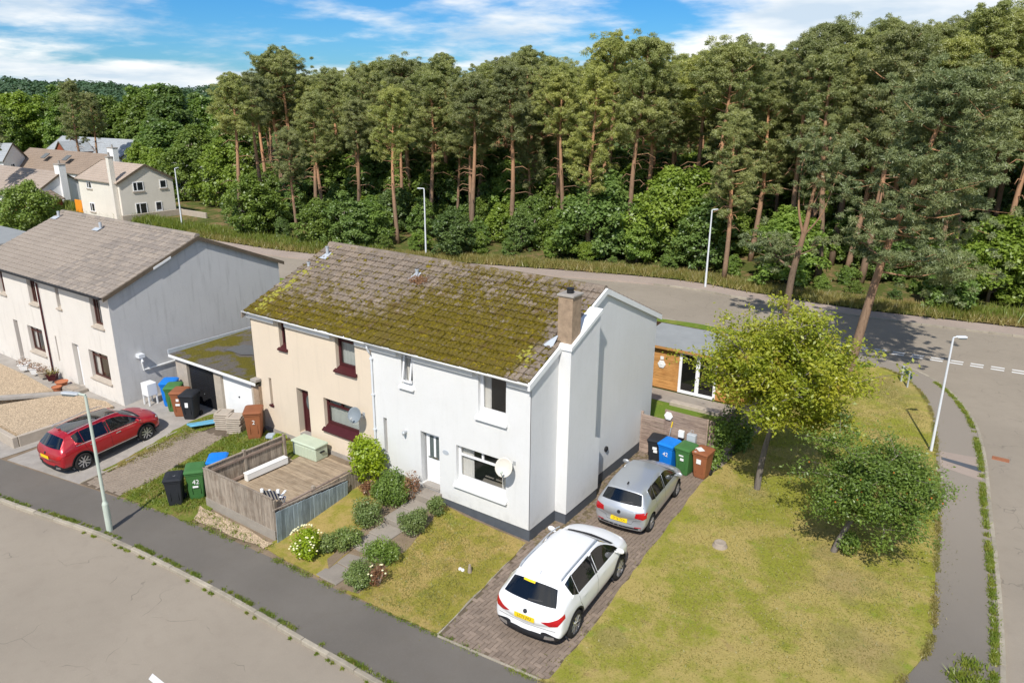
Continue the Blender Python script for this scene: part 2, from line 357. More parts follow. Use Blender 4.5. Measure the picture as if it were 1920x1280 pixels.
MAT['deadwood'] = mott('dead_twig', (.34, .28, .22), .95, .2, 3, 30, .3)

# roof tiles with lichen and moss where the roof is damp
def tiles(name, c, moss, mossy=True):
    t = NT(name).set(.9, 0, .15); x, y, z = t.xyz()
    n = t.noise(3.2, 5, .65); f = t.noise(26, 4, .7); big = t.noise(.8, 4, .6)
    co = t.ramp(f, [(.3, sc(c, .62)), (.5, c), (.72, sc(c, 1.3))]); co = t.mix(t.rng(big, .35, .7, 0, .35), co, sc(c, .7))
    co = t.mix(1., co, t.ramp(t.rnd(), [(0, (.84, .84, .86)), (1, (1.16, 1.13, 1.1))]), 'MULTIPLY')
    if mossy:
        co = t.mix(t.rng(t.noise(9, 4, .7, off=3.), .58, .7, 0, .6), co, (.5, .46, .4))
        k = t.math('ADD', t.math('MULTIPLY', n, .55), t.math('MULTIPLY', f, .45))
        # moss thins towards the dry ridge and the far verge
        lim = t.math('ADD', t.rng(y, 4.4, .2, .035, -.065), t.math('ADD', t.math('MULTIPLY', t.rng(x, -5.2, -8.5, 0, .1), t.rng(y, .1, 1.6, .25, 1.)), t.rng(x, -1.0, -.35, 0, .14)))
        k2 = t.math('SUBTRACT', k, lim)
        mc = t.ramp(f, [(.3, sc(moss, .5)), (.55, moss), (.75, sc(moss, 1.7))]); mc = t.mix(t.rng(t.noise(1.7, 3, .6, off=5.), .5, .7, 0, .6), mc, (.10, .055, .022))
        co = t.mix(t.rng(k2, .43, .5, 0, .93), co, mc)
    t.col(co); t.bump(f, .5, .015); return t.m
MAT['tile_moss'] = tiles('mossy_concrete_tile', (.235, .19, .148), (.122, .092, .008))
MAT['tile'] = tiles('buff_concrete_tile', (.285, .245, .205), (.1, .1, .02), False)
MAT['tile_far'] = tiles('far_tile', (.39, .32, .26), (.1, .1, .02), False)
MAT['tile_brown'] = tiles('far_brown_tile', (.25, .195, .15), (.1, .1, .02), False)
MAT['slate'] = mott('pale_slate', (.33, .345, .35), .8, .15, 1, 20, .2)
MAT['moss'] = mott('moss_cushion', (.12, .092, .008), .95, .6, 4, 40, .8, .02, .1, (.19, .145, .014))
MAT['gap'] = mott('dark_roof_felt', (.04, .032, .02), .95, .3, 5, 40, .3)
MAT['moss_y'] = mott('yellow_stonecrop', (.30, .28, .05), .95, .3, 6, 40, .8, .02, .1)
def glassmat(name, tint=(.02, .025, .03), dens=.15, rough=.02, refl=.07):
    t = NT(name); t.n.remove(t.b)
    fr = t.n.new('ShaderNodeLayerWeight'); fr.inputs[0].default_value = .5
    tr = t.n.new('ShaderNodeBsdfTransparent'); d = t.n.new('ShaderNodeBsdfDiffuse'); d.inputs[0].default_value = (*tint, 1)
    g = t.n.new('ShaderNodeBsdfGlossy'); g.inputs['Roughness'].default_value = rough
    m1 = t.n.new('ShaderNodeMixShader'); m1.inputs[0].default_value = dens; t.l.new(tr.outputs[0], m1.inputs[1]); t.l.new(d.outputs[0], m1.inputs[2])
    m2 = t.n.new('ShaderNodeMixShader'); t.l.new(t.math('ADD', t.math('MULTIPLY', t.math('POWER', fr.outputs[1], 3.), .8), refl), m2.inputs[0])
    t.l.new(m1.outputs[0], m2.inputs[1]); t.l.new(g.outputs[0], m2.inputs[2]); t.l.new(m2.outputs[0], t.out.inputs[0]); return t.m
MAT['glass'] = glassmat('window_glass', (.03, .035, .035), .2)
MAT['cglass'] = glassmat('car_glass', (.006, .008, .01), .7, .02, .08)  # dark diffuse share stands in for the unlit cabin behind the glass
def paint(name, c, metal=.0, rough=.35):
    t = NT(name).set(rough, metal, .5, 1.); n = t.noise(700, 2); t.col(t.ramp(n, [(.3, sc(c, .93)), (.7, sc(c, 1.07))])); return t.m
MAT['car_white'] = paint('white_car_paint', (.80, .80, .79)); MAT['car_silver'] = paint('silver_car_paint', (.50, .52, .54), .55, .38)
MAT['car_red'] = paint('red_car_paint', (.42, .012, .02), .3, .35)
MAT['tyre'] = mott('tyre_rubber', (.022, .021, .02), .85, .2, 5, 60, .2)
MAT['alloy'] = mott('alloy', (.55, .56, .58), .3, .05, 3, 50, 0, metal=.8)
MAT['alloy_d'] = mott('dark_alloy', (.06, .06, .065), .35, .05, 3, 50, 0, metal=.6)
MAT['redlens'] = mott('red_lens', (.42, .006, .01), .15, .25, 9, 60, 0, coat=1.)
MAT['chrome'] = mott('chrome', (.7, .7, .7), .2, .05, 3, 40, 0, metal=.9)
MAT['yplate'] = mott('yellow_plate', (.80, .56, .015), .4, .04, 6, 60, 0)
MAT['headlamp'] = mott('headlamp_lens', (.6, .62, .64), .12, .1, 7, 60, 0, coat=1.)
for k_, c_ in dict(bin_black=(.022, .024, .028), bin_blue=(.008, .18, .62), bin_green=(.055, .16, .045), bin_brown=(.27, .10, .045), bin_bluelight=(.02, .25, .6)).items():
    MAT[k_] = mott(k_, c_, .5, .12, 3, 60, .08, rvar=.08)
MAT['paper'] = mott('white_sticker', (.75, .75, .73), .6, .05, 8, 60, 0)
MAT['lampgreen'] = mott('pale_green_paint', (.47, .52, .44), .5, .1, 3, 50, .1)
MAT['lampwhite'] = mott('pale_grey_paint', (.66, .68, .70), .45, .06, 3, 50, .05)
MAT['terracotta'] = mott('terracotta', (.42, .15, .07), .85, .15, 5, 50, .2)
MAT['bluetim'] = wood('blue_painted_timber', (.12, .36, .50), (.2, .32, .38), (14, 14, 1))
MAT['orange'] = mott('orange_board', (.75, .27, .02), .6, .1, 3, 40, .1)
MAT['redbrown'] = mott('red_brown_boards', (.27, .075, .04), .8, .15, 3, 40, .2)
MAT['puddle'] = mott('wet_felt', (.10, .10, .10), .04, .1, 1, 20, 0, spec=.6)
MAT['garroof'] = None
t = NT('garage_roof_moss').set(.9, 0, .2); n_ = t.noise(1.1, 5, .6); f_ = t.noise(22, 4, .7)
co_ = t.ramp(f_, [(.3, (.07, .06, .05)), (.7, (.17, .15, .13))]); co_ = t.mix(t.rng(n_, .45, .56), co_, t.ramp(f_, [(.3, (.05, .045, .008)), (.7, (.17, .14, .015))]))
t.col(co_); t.bump(f_, .6, .02); MAT['garroof'] = t.m
# ------------------------------------------------------------------ ground
GB = ([-60, -20, -13, -8, -5, -2, 0], [0, 0, .05, .05, -.12, -.33, -.4])
def gz(x, y):
    if x > 0: return -.4
    t = min(1, max(0, (y+5.2)/4.6)); t = t*t*(3-2*t)
    b = -.4+(float(np.interp(x, *GB))+.4)*t
    if y > 12: b = -.4+(b+.4)*max(0, 1-(y-12)/8)
    return b
def hill(x, y):
    """ground beyond the far road: rises gently to the right and behind"""
    e = float(np.interp(x, [-70, -40, 0, 30], [33, 34, 40, 41]))
    d = max(0, y-e); k = float(np.interp(x, [-60, -20, 10, 40], [.0, .03, .09, .13]))
    return -.35+min(d, 70)*k
def sheet(name, poly, off=0., mat=None, step=.6, hf=gz, parent=None, kind='structure', thick=.0, wob=0.):
    bm = bmesh.new(); bm.faces.new([bm.verts.new((p[0], p[1], 0)) for p in poly])
    xs = [p[0] for p in poly]; ys = [p[1] for p in poly]
    if step:
        for ax, lo, hi in ((0, min(xs), max(xs)), (1, min(ys), max(ys))):
            k = lo+step
            while k < hi:
                co = [0, 0, 0]; no = [0, 0, 0]; co[ax] = k; no[ax] = 1
                bmesh.ops.bisect_plane(bm, geom=bm.verts[:]+bm.edges[:]+bm.faces[:], plane_co=co, plane_no=no); k += step
    bmesh.ops.triangulate(bm, faces=[f for f in bm.faces if len(f.verts) > 4])
    if thick:
        r = bmesh.ops.extrude_edge_only(bm, edges=[e for e in bm.edges if e.is_boundary]); low = set(v for v in r['geom'] if isinstance(v, bmesh.types.BMVert))
    else: low = set()
    for v in bm.verts: v.co.z = hf(v.co.x, v.co.y)+off-(thick if v in low else 0)
    bmesh.ops.recalc_face_normals(bm, faces=bm.faces[:])
    me = bpy.data.meshes.new(name); bm.to_mesh(me); bm.free(); me.materials.append(mat)
    if sum(p.normal.z for p in me.polygons) < 0: me.flip_normals()
    o = link(name, me, parent)
    if kind: o['kind'] = kind
    return o
flat = lambda z: (lambda x, y: z)
def jag(poly, amp=.05, step=.45, seed=1):
    """an edge that wanders like turf does"""
    r = random.Random(seed); out = []
    for i, p in enumerate(poly):
        q = poly[(i+1) % len(poly)]; d = math.hypot(q[0]-p[0], q[1]-p[1]); n = max(1, int(d/step))
        for k in range(n):
            t = k/n; j = amp if k else amp*.3
            out.append((p[0]+(q[0]-p[0])*t+r.uniform(-j, j), p[1]+(q[1]-p[1])*t+r.uniform(-j, j)))
    return out
def smooth(pts, n=6):
    """Catmull-Rom through the points"""
    P = [Vector(p) for p in pts]; out = []
    for i in range(len(P)-1):
        a, b, c, d = P[max(i-1, 0)], P[i], P[i+1], P[min(i+2, len(P)-1)]
        for k in range(n):
            t = k/n; out.append(.5*((2*b)+(c-a)*t+(2*a-5*b+4*c-d)*t*t+(3*b-a-3*c+d)*t**3))
    out.append(P[-1]); return [tuple(p) for p in out]
# one sheet to the horizon, under everything
gm = MB(); R_ = 2600
gm.add([(-R_, -R_, -1.2), (R_, -R_, -1.2), (R_, R_, -1.2), (-R_, R_, -1.2)], [(0, 1, 2, 3)])
tag(gm.build('ground', MAT['farground']), kind='structure')
KERB = smooth([(-70, -12.5), (-40, -10.6), (-24, -9.4), (-16.1, -8.34), (-10.93, -7.44), (-5.98, -7.08), (-2.38, -7.0), (.37, -6.95), (4, -6.85), (8, -6.1), (11, -3.6), (12.4, 0), (12.47, 1.64), (12.15, 5.9), (11.62, 10.9), (11.14, 15.5), (10.4, 19.4), (9, 22.8), (7, 25.0), (4.4, 25.85), (1.1, 25.9), (-3.7, 25.95), (-7.2, 25.6), (-20, 23.2), (-40, 17.5), (-70, 13)], 8)
BACK = smooth([(-70, -10.2), (-40, -8.6), (-24, -7.6), (-19.41, -7.02), (-16.33, -6.52), (-12.37, -5.86), (-9.19, -5.43), (-5.56, -5.17), (-2.87, -5.1), (.44, -4.9), (3.42, -4.72), (6, -4.3), (8.4, -3.0), (9.9, -1.1), (10.55, .5), (10.86, 2.3), (10.62, 5.2), (10.36, 8), (9.9, 12), (8.85, 19.0), (7.45, 22.6), (5.9, 23.9), (4, 24.1), (1, 24.15), (-3.7, 24.35), (-7.2, 24.2), (-20, 21.8), (-40, 16.1), (-70, 11.5)], 8)
FARK = smooth([(-95, 24.5), (-60, 23.2), (-41, 24.2), (-25, 29.8), (-10.9, 34.1), (-4.3, 33.9), (3.1, 33.9), (11.85, 34.95), (30, 37.5), (60, 42)], 8)
FARE = smooth([(-95, 26.5), (-60, 25.2), (-41.4, 26.1), (-26, 31.7), (-11.6, 36.0), (-4.8, 35.75), (2.9, 35.5), (11.8, 36.9), (29.6, 39.4), (60, 44)], 8)
road = sheet('road', [(-140, -45), (70, -45), (70, 43.5)]+FARK[::-1][1:]+[(-140, 27)], -.5, MAT['road'], 0, flat(0))
# pavement slab between kerb and gardens, one ribbon
def ribbon(name, A, B, z, mat, kind='structure', drop=.15):
    mb = MB(); n = len(A)
    vs = [(a[0], a[1], z) for a in A]+[(b[0], b[1], z) for b in B]+[(a[0], a[1], z-drop) for a in A]+[(b[0], b[1], z-drop) for b in B]
    fs = []
    for i in range(n-1):
        fs += [(i, i+1, n+i+1, n+i), (2*n+i, 2*n+i+1, i+1, i), (n+i, n+i+1, 3*n+i+1, 3*n+i)]
    mb.add(vs, fs); o = mb.build(name, mat)
    if kind: o['kind'] = kind
    return o
def resample(pl, n):
    P = np.array([p[:2] for p in pl], float); d = np.r_[0, np.cumsum(np.hypot(*np.diff(P, axis=0).T))]
    s = np.linspace(0, d[-1], n); return [(float(np.interp(k, d, P[:, 0])), float(np.interp(k, d, P[:, 1]))) for k in s], d[-1]
def nearest(pl, q):
    return min(range(len(pl)), key=lambda i: (pl[i][0]-q[0])**2+(pl[i][1]-q[1])**2)
def match(line, anchors, n=50):
    out = []; ix = [nearest(line, a) for a in anchors]
    for a, b in zip(ix[:-1], ix[1:]): out += resample(line[a:b+1], n)[0][:-1]
    return out+[line[ix[-1]][:2]]
pv = ribbon('pavement', match(KERB, [(-70, -12.5), (-16.1, -8.34), (.37, -6.95), (12.4, 0), (11.14, 15.5), (7, 25), (-7.2, 25.6), (-70, 13)]), match(BACK, [(-70, -10.2), (-16.3, -6.5), (.44, -4.9), (10.55, .5), (9.4, 15.4), (5.9, 23.9), (-7.2, 24.2), (-70, 11.5)]), -.4, MAT['pave'])
tag(ribbon('far_pavement', FARK, FARE, -.395, MAT['farpave']), kind='structure')
# kerb stones, each its own piece
def kerbstones(name, line, parent_z, w=.13, ln=.93, skip=None, mat='kerb'):
    pts, tot = resample(line, 2000); n = int(tot/ln); pts, _ = resample(line, n+1)
    ro = bpy.data.objects.new(name, None); COL.objects.link(ro); ro['kind'] = 'structure'
    b = MB(); b.bevbox(-.5, .5, -w/2, w/2, -.16, .0, .012); sm = b.mesh('kerb_stone', MAT[mat])
    rest = MB(); rr = random.Random(4)
    for i in range(n):
        a, c = Vector(pts[i]), Vector(pts[i+1]); d = c-a; m_ = (a+c)/2
        T = Matrix.Translation((m_.x, m_.y, parent_z+rr.uniform(-.012, .012))) @ Matrix.Rotation(math.atan2(d.y, d.x)+rr.uniform(-.006, .006), 4, 'Z') @ Matrix.Diagonal((d.length-.014, 1, 1, 1))
        if skip and skip(m_): continue
        link('kerb_stone', sm, ro, T=T)
    return ro
kerbstones('front_kerb', KERB, -.385, skip=lambda p: p.x < -30 or p.y > 25.3 and p.x < -8)
kerbstones('far_kerb', FARK, -.38, .14, 1.2, skip=lambda p: p.x < -12 or p.x > 22)

def inset(pts, d):
    out = []
    for i, p in enumerate(pts):
        a = Vector(pts[max(i-1, 0)]); b = Vector(pts[min(i+1, len(pts)-1)]); t = (b-a).normalized(); out.append((p[0]-t.y*d, p[1]+t.x*d))
    return out
# gardens and verges
E_ = BACK
def seg(a, b):
    i, j = nearest(E_, a), nearest(E_, b); return [tuple(p) for p in E_[i:j+1]]
big = seg((3.42, -4.72), (5.9, 23.9))
sheet('corner_lawn', jag(big+[(3.2, 21.6), (3.2, 9.0), (3.02, 7.4), (2.98, 6.7), (3.25, 2.2), (3.5, -1.6), (3.56, -2.5), (3.62, -4.55)], .035, .4, 3), .035, MAT['lawn'], 1.5, flat(-.4), thick=.06)
sheet('verge_strip', seg((5.7, 24.0), (-40, 16.1))+[(-40, 14.6), (-20, 20.3), (-7.2, 22.6), (-3.5, 22.9), (2, 22.5), (5.5, 22.6)], .02, MAT['lawng'], 2, flat(-.4), thick=.05)
kv = resample(KERB, 900)[0]; i0 = nearest(kv, (1.1, 25.9)); i1 = nearest(kv, (-40, 17.5))
vr = inset(kv[i0:i1:4], .12); vr2 = inset(kv[i0:i1:4], 1.0)
sheet('roadside_grass', vr+vr2[::-1], .03, MAT['lawng'], 0, flat(-.4), thick=.05)
# back garden and yard behind the houses
sheet('back_lawn', [(-11, 8.4), (2.6, 8.4), (2.7, 21.4), (-11, 21.0)], .03, MAT['lawng'], 1.5, flat(-.4), thick=.05)
sheet('side_yard', [(-40, 4), (-11, 4), (-11, 21.5), (-20, 20.3), (-40, 14.6)], -.01, MAT['lawnweed'], 2)
# driveway of the white house
DR = [(.46, -4.86), (3.52, -4.62), (3.5, -2.5), (3.2, 2.2), (2.96, 6.7), (3.0, 7.9), (-.02, 7.9), (-.02, -.05)]
drive = sheet('driveway_bed', [(.4, -4.9), (3.75, -4.65), (3.75, -2.5), (3.4, 2.2), (3.2, 6.7), (3.2, 8.0), (-.05, 8.0), (-.05, -.05)], -.008, MAT['joint'], 0, flat(-.4), thick=.1)
sheet('sandy_strip', [(.02, .1), (.75, -.4), (.95, 1.2), (1.0, 7.7), (.02, 7.7)], .014, MAT['yardmix'], 0, flat(-.4))
# front gardens
gs_ = inset(seg((-40, -8.6), (3.42, -4.72)), -.12); sheet('garden_soil', gs_+[(3.6, -4.6), (3.4, .3), (-40, .3)], -.012, MAT['dirt'], .6)
sheet('front_lawn', jag([(-2.75, -5.06), (.42, -4.86), (-.02, -.12), (-3.55, -.1), (-3.4, -2.2), (-3.1, -3.6)], .03, .35, 5), .03, MAT['lawn2'], .5, thick=.08)
sheet('small_front_lawn', jag([(-6.4, -5.0), (-3.9, -5.02), (-4.5, -.1), (-6.55, -.1)], .03, .35, 8), .02, MAT['lawn2'], .5, thick=.08)
sheet('planting_bed', jag([(-6.5, -1.0), (-4.9, -1.3), (-4.55, -2.6), (-4.35, -4.3), (-3.95, -4.6), (-4.2, -2.9), (-4.35, -.15), (-6.5, -.15)], .05, .3, 9), .032, MAT['dirt'], .4)
sheet('planting_bed', jag([(-3.35, -.4), (-3.0, -1.3), (-2.75, -2.4), (-2.6, -3.9), (-2.4, -4.9), (-3.0, -5.0), (-3.5, -2.9), (-3.6, -.3)], .05, .3, 10), .036, MAT['dirt'], .4)
sheet('weedy_lawn', jag([(-13.0, -5.86), (-9.6, -5.45), (-9.7, -.2), (-13.0, -.15), (-13.35, -1.45)], .06, .4, 11), .03, MAT['lawnweed'], .5, thick=.06)
sheet('gravel_strip', jag([(-10.15, -4.7), (-6.3, -4.72), (-6.35, -5.05), (-8.0, -5.2), (-9.6, -5.3)], .06, .3, 12), .05, MAT['gravel'], .4)
sheet('paved_drive_bed', [(-15.0, -6.2), (-13.0, -5.9), (-13.35, -1.4), (-13.2, .1), (-15.75, .1), (-15.6, -1.7)], .004, MAT['joint'], .5, thick=.06)
sheet('concrete_drive', [(-19.1, -6.9), (-15.02, -6.25), (-15.62, -1.7), (-15.77, .3), (-19.7, .3)], .008, MAT['concrete'], .6, thick=.05)
sheet('weed_strip', jag([(-15.35, -5.3), (-15.05, -5.2), (-15.35, -2.6), (-14.6, -1.5), (-14.4, -.4), (-15.7, -.3), (-15.8, -1.6)], .05, .25, 13), .024, MAT['lawnweed'], .4)
sheet('terrace_front_garden', [(-60, -9.6), (-40, -8.55), (-24, -7.55), (-19.42, -6.98), (-19.42, .0), (-60, 0)], .004, MAT['concrete'], 1.2)
sheet('forest_floor', [p for p in FARE]+[(60, 170), (-160, 170), (-160, 27)], .03, MAT['forestfloor'], 6, hill)

# herringbone blocks of the near driveway
def inside(p, poly):
    c = False; n = len(poly)
    for i in range(n):
        a, b = poly[i], poly[(i+1) % n]
        if (a[1] > p[1]) != (b[1] > p[1]) and p[0] < (b[0]-a[0])*(p[1]-a[1])/(b[1]-a[1])+a[0]: c = not c
    return c
def herring(poly, parent, mat, L_=.225, ang=.03, nparts=300, zf=None, key=None, named='paving_block'):
    W_ = L_/2; g = .012; b = MB(); b.bevbox(-.5*L_+g/2, .5*L_-g/2, -.5*W_+g/2, .5*W_-g/2, -.05, 0, .006); me = b.mesh(named, mat)
    spots = []; xs = [p[0] for p in poly]; ys = [p[1] for p in poly]; cx, cy = sum(xs)/len(xs), sum(ys)/len(ys); n = int(max(max(xs)-min(xs), max(ys)-min(ys))/W_)+6
    for i in range(-n, n):
        for j in range(-n, n):
            k = (i-j) % 4
            # unit cells of a 2:1 herringbone: horizontal block starts at k==0, vertical at k==3
            if k == 0: u, v, r = (i+1)*W_, (j+.5)*W_, 0
            elif k == 3: u, v, r = (i+.5)*W_, (j+1)*W_, math.pi/2
            else: continue
            x = cx+u*math.cos(ang)-v*math.sin(ang); y = cy+u*math.sin(ang)+v*math.cos(ang)
            if inside((x, y), poly): spots.append((x, y, r+ang))
    spots.sort(key=key or (lambda s: (s[0]-11)**2+(s[1]+17)**2)); rr = random.Random(2); rest = MB()
    vv = [tuple(v.co) for v in me.vertices]; ff = [tuple(p.vertices) for p in me.polygons]
    for q, (x, y, r) in enumerate(spots):
        T = Matrix.Translation((x, y, zf(x, y)+rr.uniform(-.004, .004))) @ Euler((rr.uniform(-.012, .012), rr.uniform(-.012, .012), r+rr.uniform(-.012, .012))).to_matrix().to_4x4()
        if q < nparts: link(named, me, parent, T=T)
        else: rest.add([T @ Vector(v) for v in vv], ff)
    if rest.v: tag(rest.build(named+'_field', mat, parent), kind='stuff')
def shr(poly, k):
    cx = sum(p[0] for p in poly)/len(poly); cy = sum(p[1] for p in poly)/len(poly); return [(cx+(p[0]-cx)*k, cy+(p[1]-cy)*k) for p in poly]
def drkey(s):  # largest in view and not under the cars first
    under = 1.15 < s[0] < 3.25 and -3.9 < s[1] < .9 or 1. < s[0] < 2.8 and 2 < s[1] < 6.3
    return (s[0]-11)**2+(s[1]+17)**2+(9999 if under else 0)+(500 if s[0] < .9 and s[1] > .3 else 0)
herring([(.52, -4.84), (3.6, -4.66), (3.58, -2.5), (3.3, 2.2), (3.06, 6.7), (3.05, 7.85), (.0, 7.85), (.02, -.1)], drive, MAT['block'], .235, -.05, 300, lambda x, y: -.385, drkey)
pd = bpy.data.objects['paved_drive_bed']
herring([(-14.9, -6.1), (-13.06, -5.85), (-13.4, -1.4), (-15.4, -1.7)], pd, MAT['block2'], .21, .1, 0, lambda x, y: gz(x, y)+.02)
eb = MB()
for a, b_ in (((.44, -4.9), (-.04, -.15)), ((.46, -4.93), (3.5, -4.68)), ((-15.03, -6.22), (-15.62, -1.7))):
    a, b_ = Vector(a), Vector(b_); n = int((b_-a).length/.9)
    for i in range(n):
        p, q = a.lerp(b_, i/n), a.lerp(b_, (i+1)/n); m_ = (p+q)/2; d = q-p
        T = Matrix.Translation((m_.x, m_.y, gz(m_.x, m_.y)+.03)) @ Matrix.Rotation(math.atan2(d.y, d.x), 4, 'Z')
        e = MB(); e.bevbox(-d.length/2+.005, d.length/2-.005, -.03, .03, -.15, 0, .006, T=T); e.build('edging_stone', MAT['kerb'], drive if m_.x > -5 else pd)

# path of slabs climbing to the white door
path = bpy.data.objects.new('garden_path', None); COL.objects.link(path); path['kind'] = 'structure'
for i, (y0, y1, z, dx) in enumerate([(-5.0, -4.25, -.37, 0), (-4.24, -3.5, -.36, -.05), (-3.49, -2.72, -.22, -.1), (-2.71, -2.0, -.205, -.16), (-1.98, -1.2, -.06, -.22), (-1.19, -.55, -.05, -.26)]):
    x = -3.62+dx; p = MB(); p.bevbox(x-.46, x+.38, y0+.008, y1-.008, z-.3, z, .012); p.build('path_slab', MAT['slabs'], path)
p = MB(); p.bevbox(-4.5, -3.5, -.54, -.01, -.4, .15, .015); p.build('door_step', MAT['slabs'], path)

# road markings
def mark(poly, z=-.494): 
    m_ = MB(); n = len(poly); m_.add([(p[0], p[1], z) for p in poly], [tuple(range(n))]); o = m_.build('give_way_mark', MAT['roadpaint'], road); return o
for r_ in range(2):
    for i in range(12):
        t0 = i*.93; x0 = 3.2+t0; y0 = 26.75+.085*t0+.42*r_
        mark([(x0, y0), (x0+.6, y0+.05), (x0+.6, y0+.22), (x0, y0+.17)])
m_ = MB(); m_.add([(-4.35, -9.82, -.494), (-4.25, -9.98, -.494), (-2.4, -10.0, -.494), (-2.4, -9.86, -.494)], [(0, 1, 2, 3)]); m_.build('centre_line_mark', MAT['roadpaint'], road)
# pale concrete patch crossed by a dark strip on the side path
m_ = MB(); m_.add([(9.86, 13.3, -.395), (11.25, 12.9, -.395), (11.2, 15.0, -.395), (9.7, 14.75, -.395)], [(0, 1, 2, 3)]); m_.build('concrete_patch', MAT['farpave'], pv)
m_ = MB(); m_.add([(9.83, 13.95, -.391), (11.18, 13.62, -.391), (11.18, 14.05, -.391), (9.8, 14.2, -.391)], [(0, 1, 2, 3)]); m_.build('dark_strip', MAT['plinth'], pv)
m_ = MB(); m_.bevbox(11.42, 12.0, 15.4, 15.75, -.52, -.488, .01); tag(m_.build('drain_grate', mott('rusty_iron', (.30, .12, .06), .9, .3, 6, 60, .4)), 'rusty drain grate in the road beside the grassy kerb', 'drain')
# ------------------------------------------------------------------ houses
def wall(parent, name, mat, O, u, width, z0, z1, opens, n, depth=.16, gap_mat=None):
    """flat wall with recessed openings; O = left end at z 0, u = along, n = outward"""
    O, u, n = Vector(O), Vector(u), Vector(n); mb = MB()
    us = sorted(set([0, width]+[k for o in opens for k in (o[0], o[1])])); zs = sorted(set([z0, z1]+[k for o in opens for k in (o[2], o[3])]))
    P = lambda a, z, d=0: O+u*a+Vector((0, 0, z))-n*d
    for i in range(len(us)-1):
        for j in range(len(zs)-1):
            a, b, c, d = us[i], us[i+1], zs[j], zs[j+1]
            if any(o[0] <= a+1e-6 and b <= o[1]+1e-6 and o[2] <= c+1e-6 and d <= o[3]+1e-6 for o in opens): continue
            mb.add([P(a, c), P(b, c), P(b, d), P(a, d)], [(0, 1, 2, 3)])
    for a, b, c, d in [o[:4] for o in opens]:
        for (p, q) in (((a, c), (b, c)), ((b, c), (b, d)), ((b, d), (a, d)), ((a, d), (a, c))):
            mb.add([P(*p), P(*q), P(*q, depth+.1), P(*p, depth+.1)], [(3, 2, 1, 0)])
    return mb.build(name, mat, parent)
def obox(mb, O, u, n, a0, a1, d0, d1, z0, z1, mi=0):
    """box given along u, outward n, up"""
    O, u, n = Vector(O), Vector(u), Vector(n)
    vs = [O+u*a+n*d+Vector((0, 0, z)) for z in (z0, z1) for d in (d0, d1) for a in (a0, a1)]
    flip = u.cross(n).z < 0
    fs = [(0,2,3,1), (4,5,7,6), (0,1,5,4), (2,6,7,3), (0,4,6,2), (1,3,7,5)]
    mb.add(vs, [f[::-1] for f in fs] if flip else fs, mi); return mb
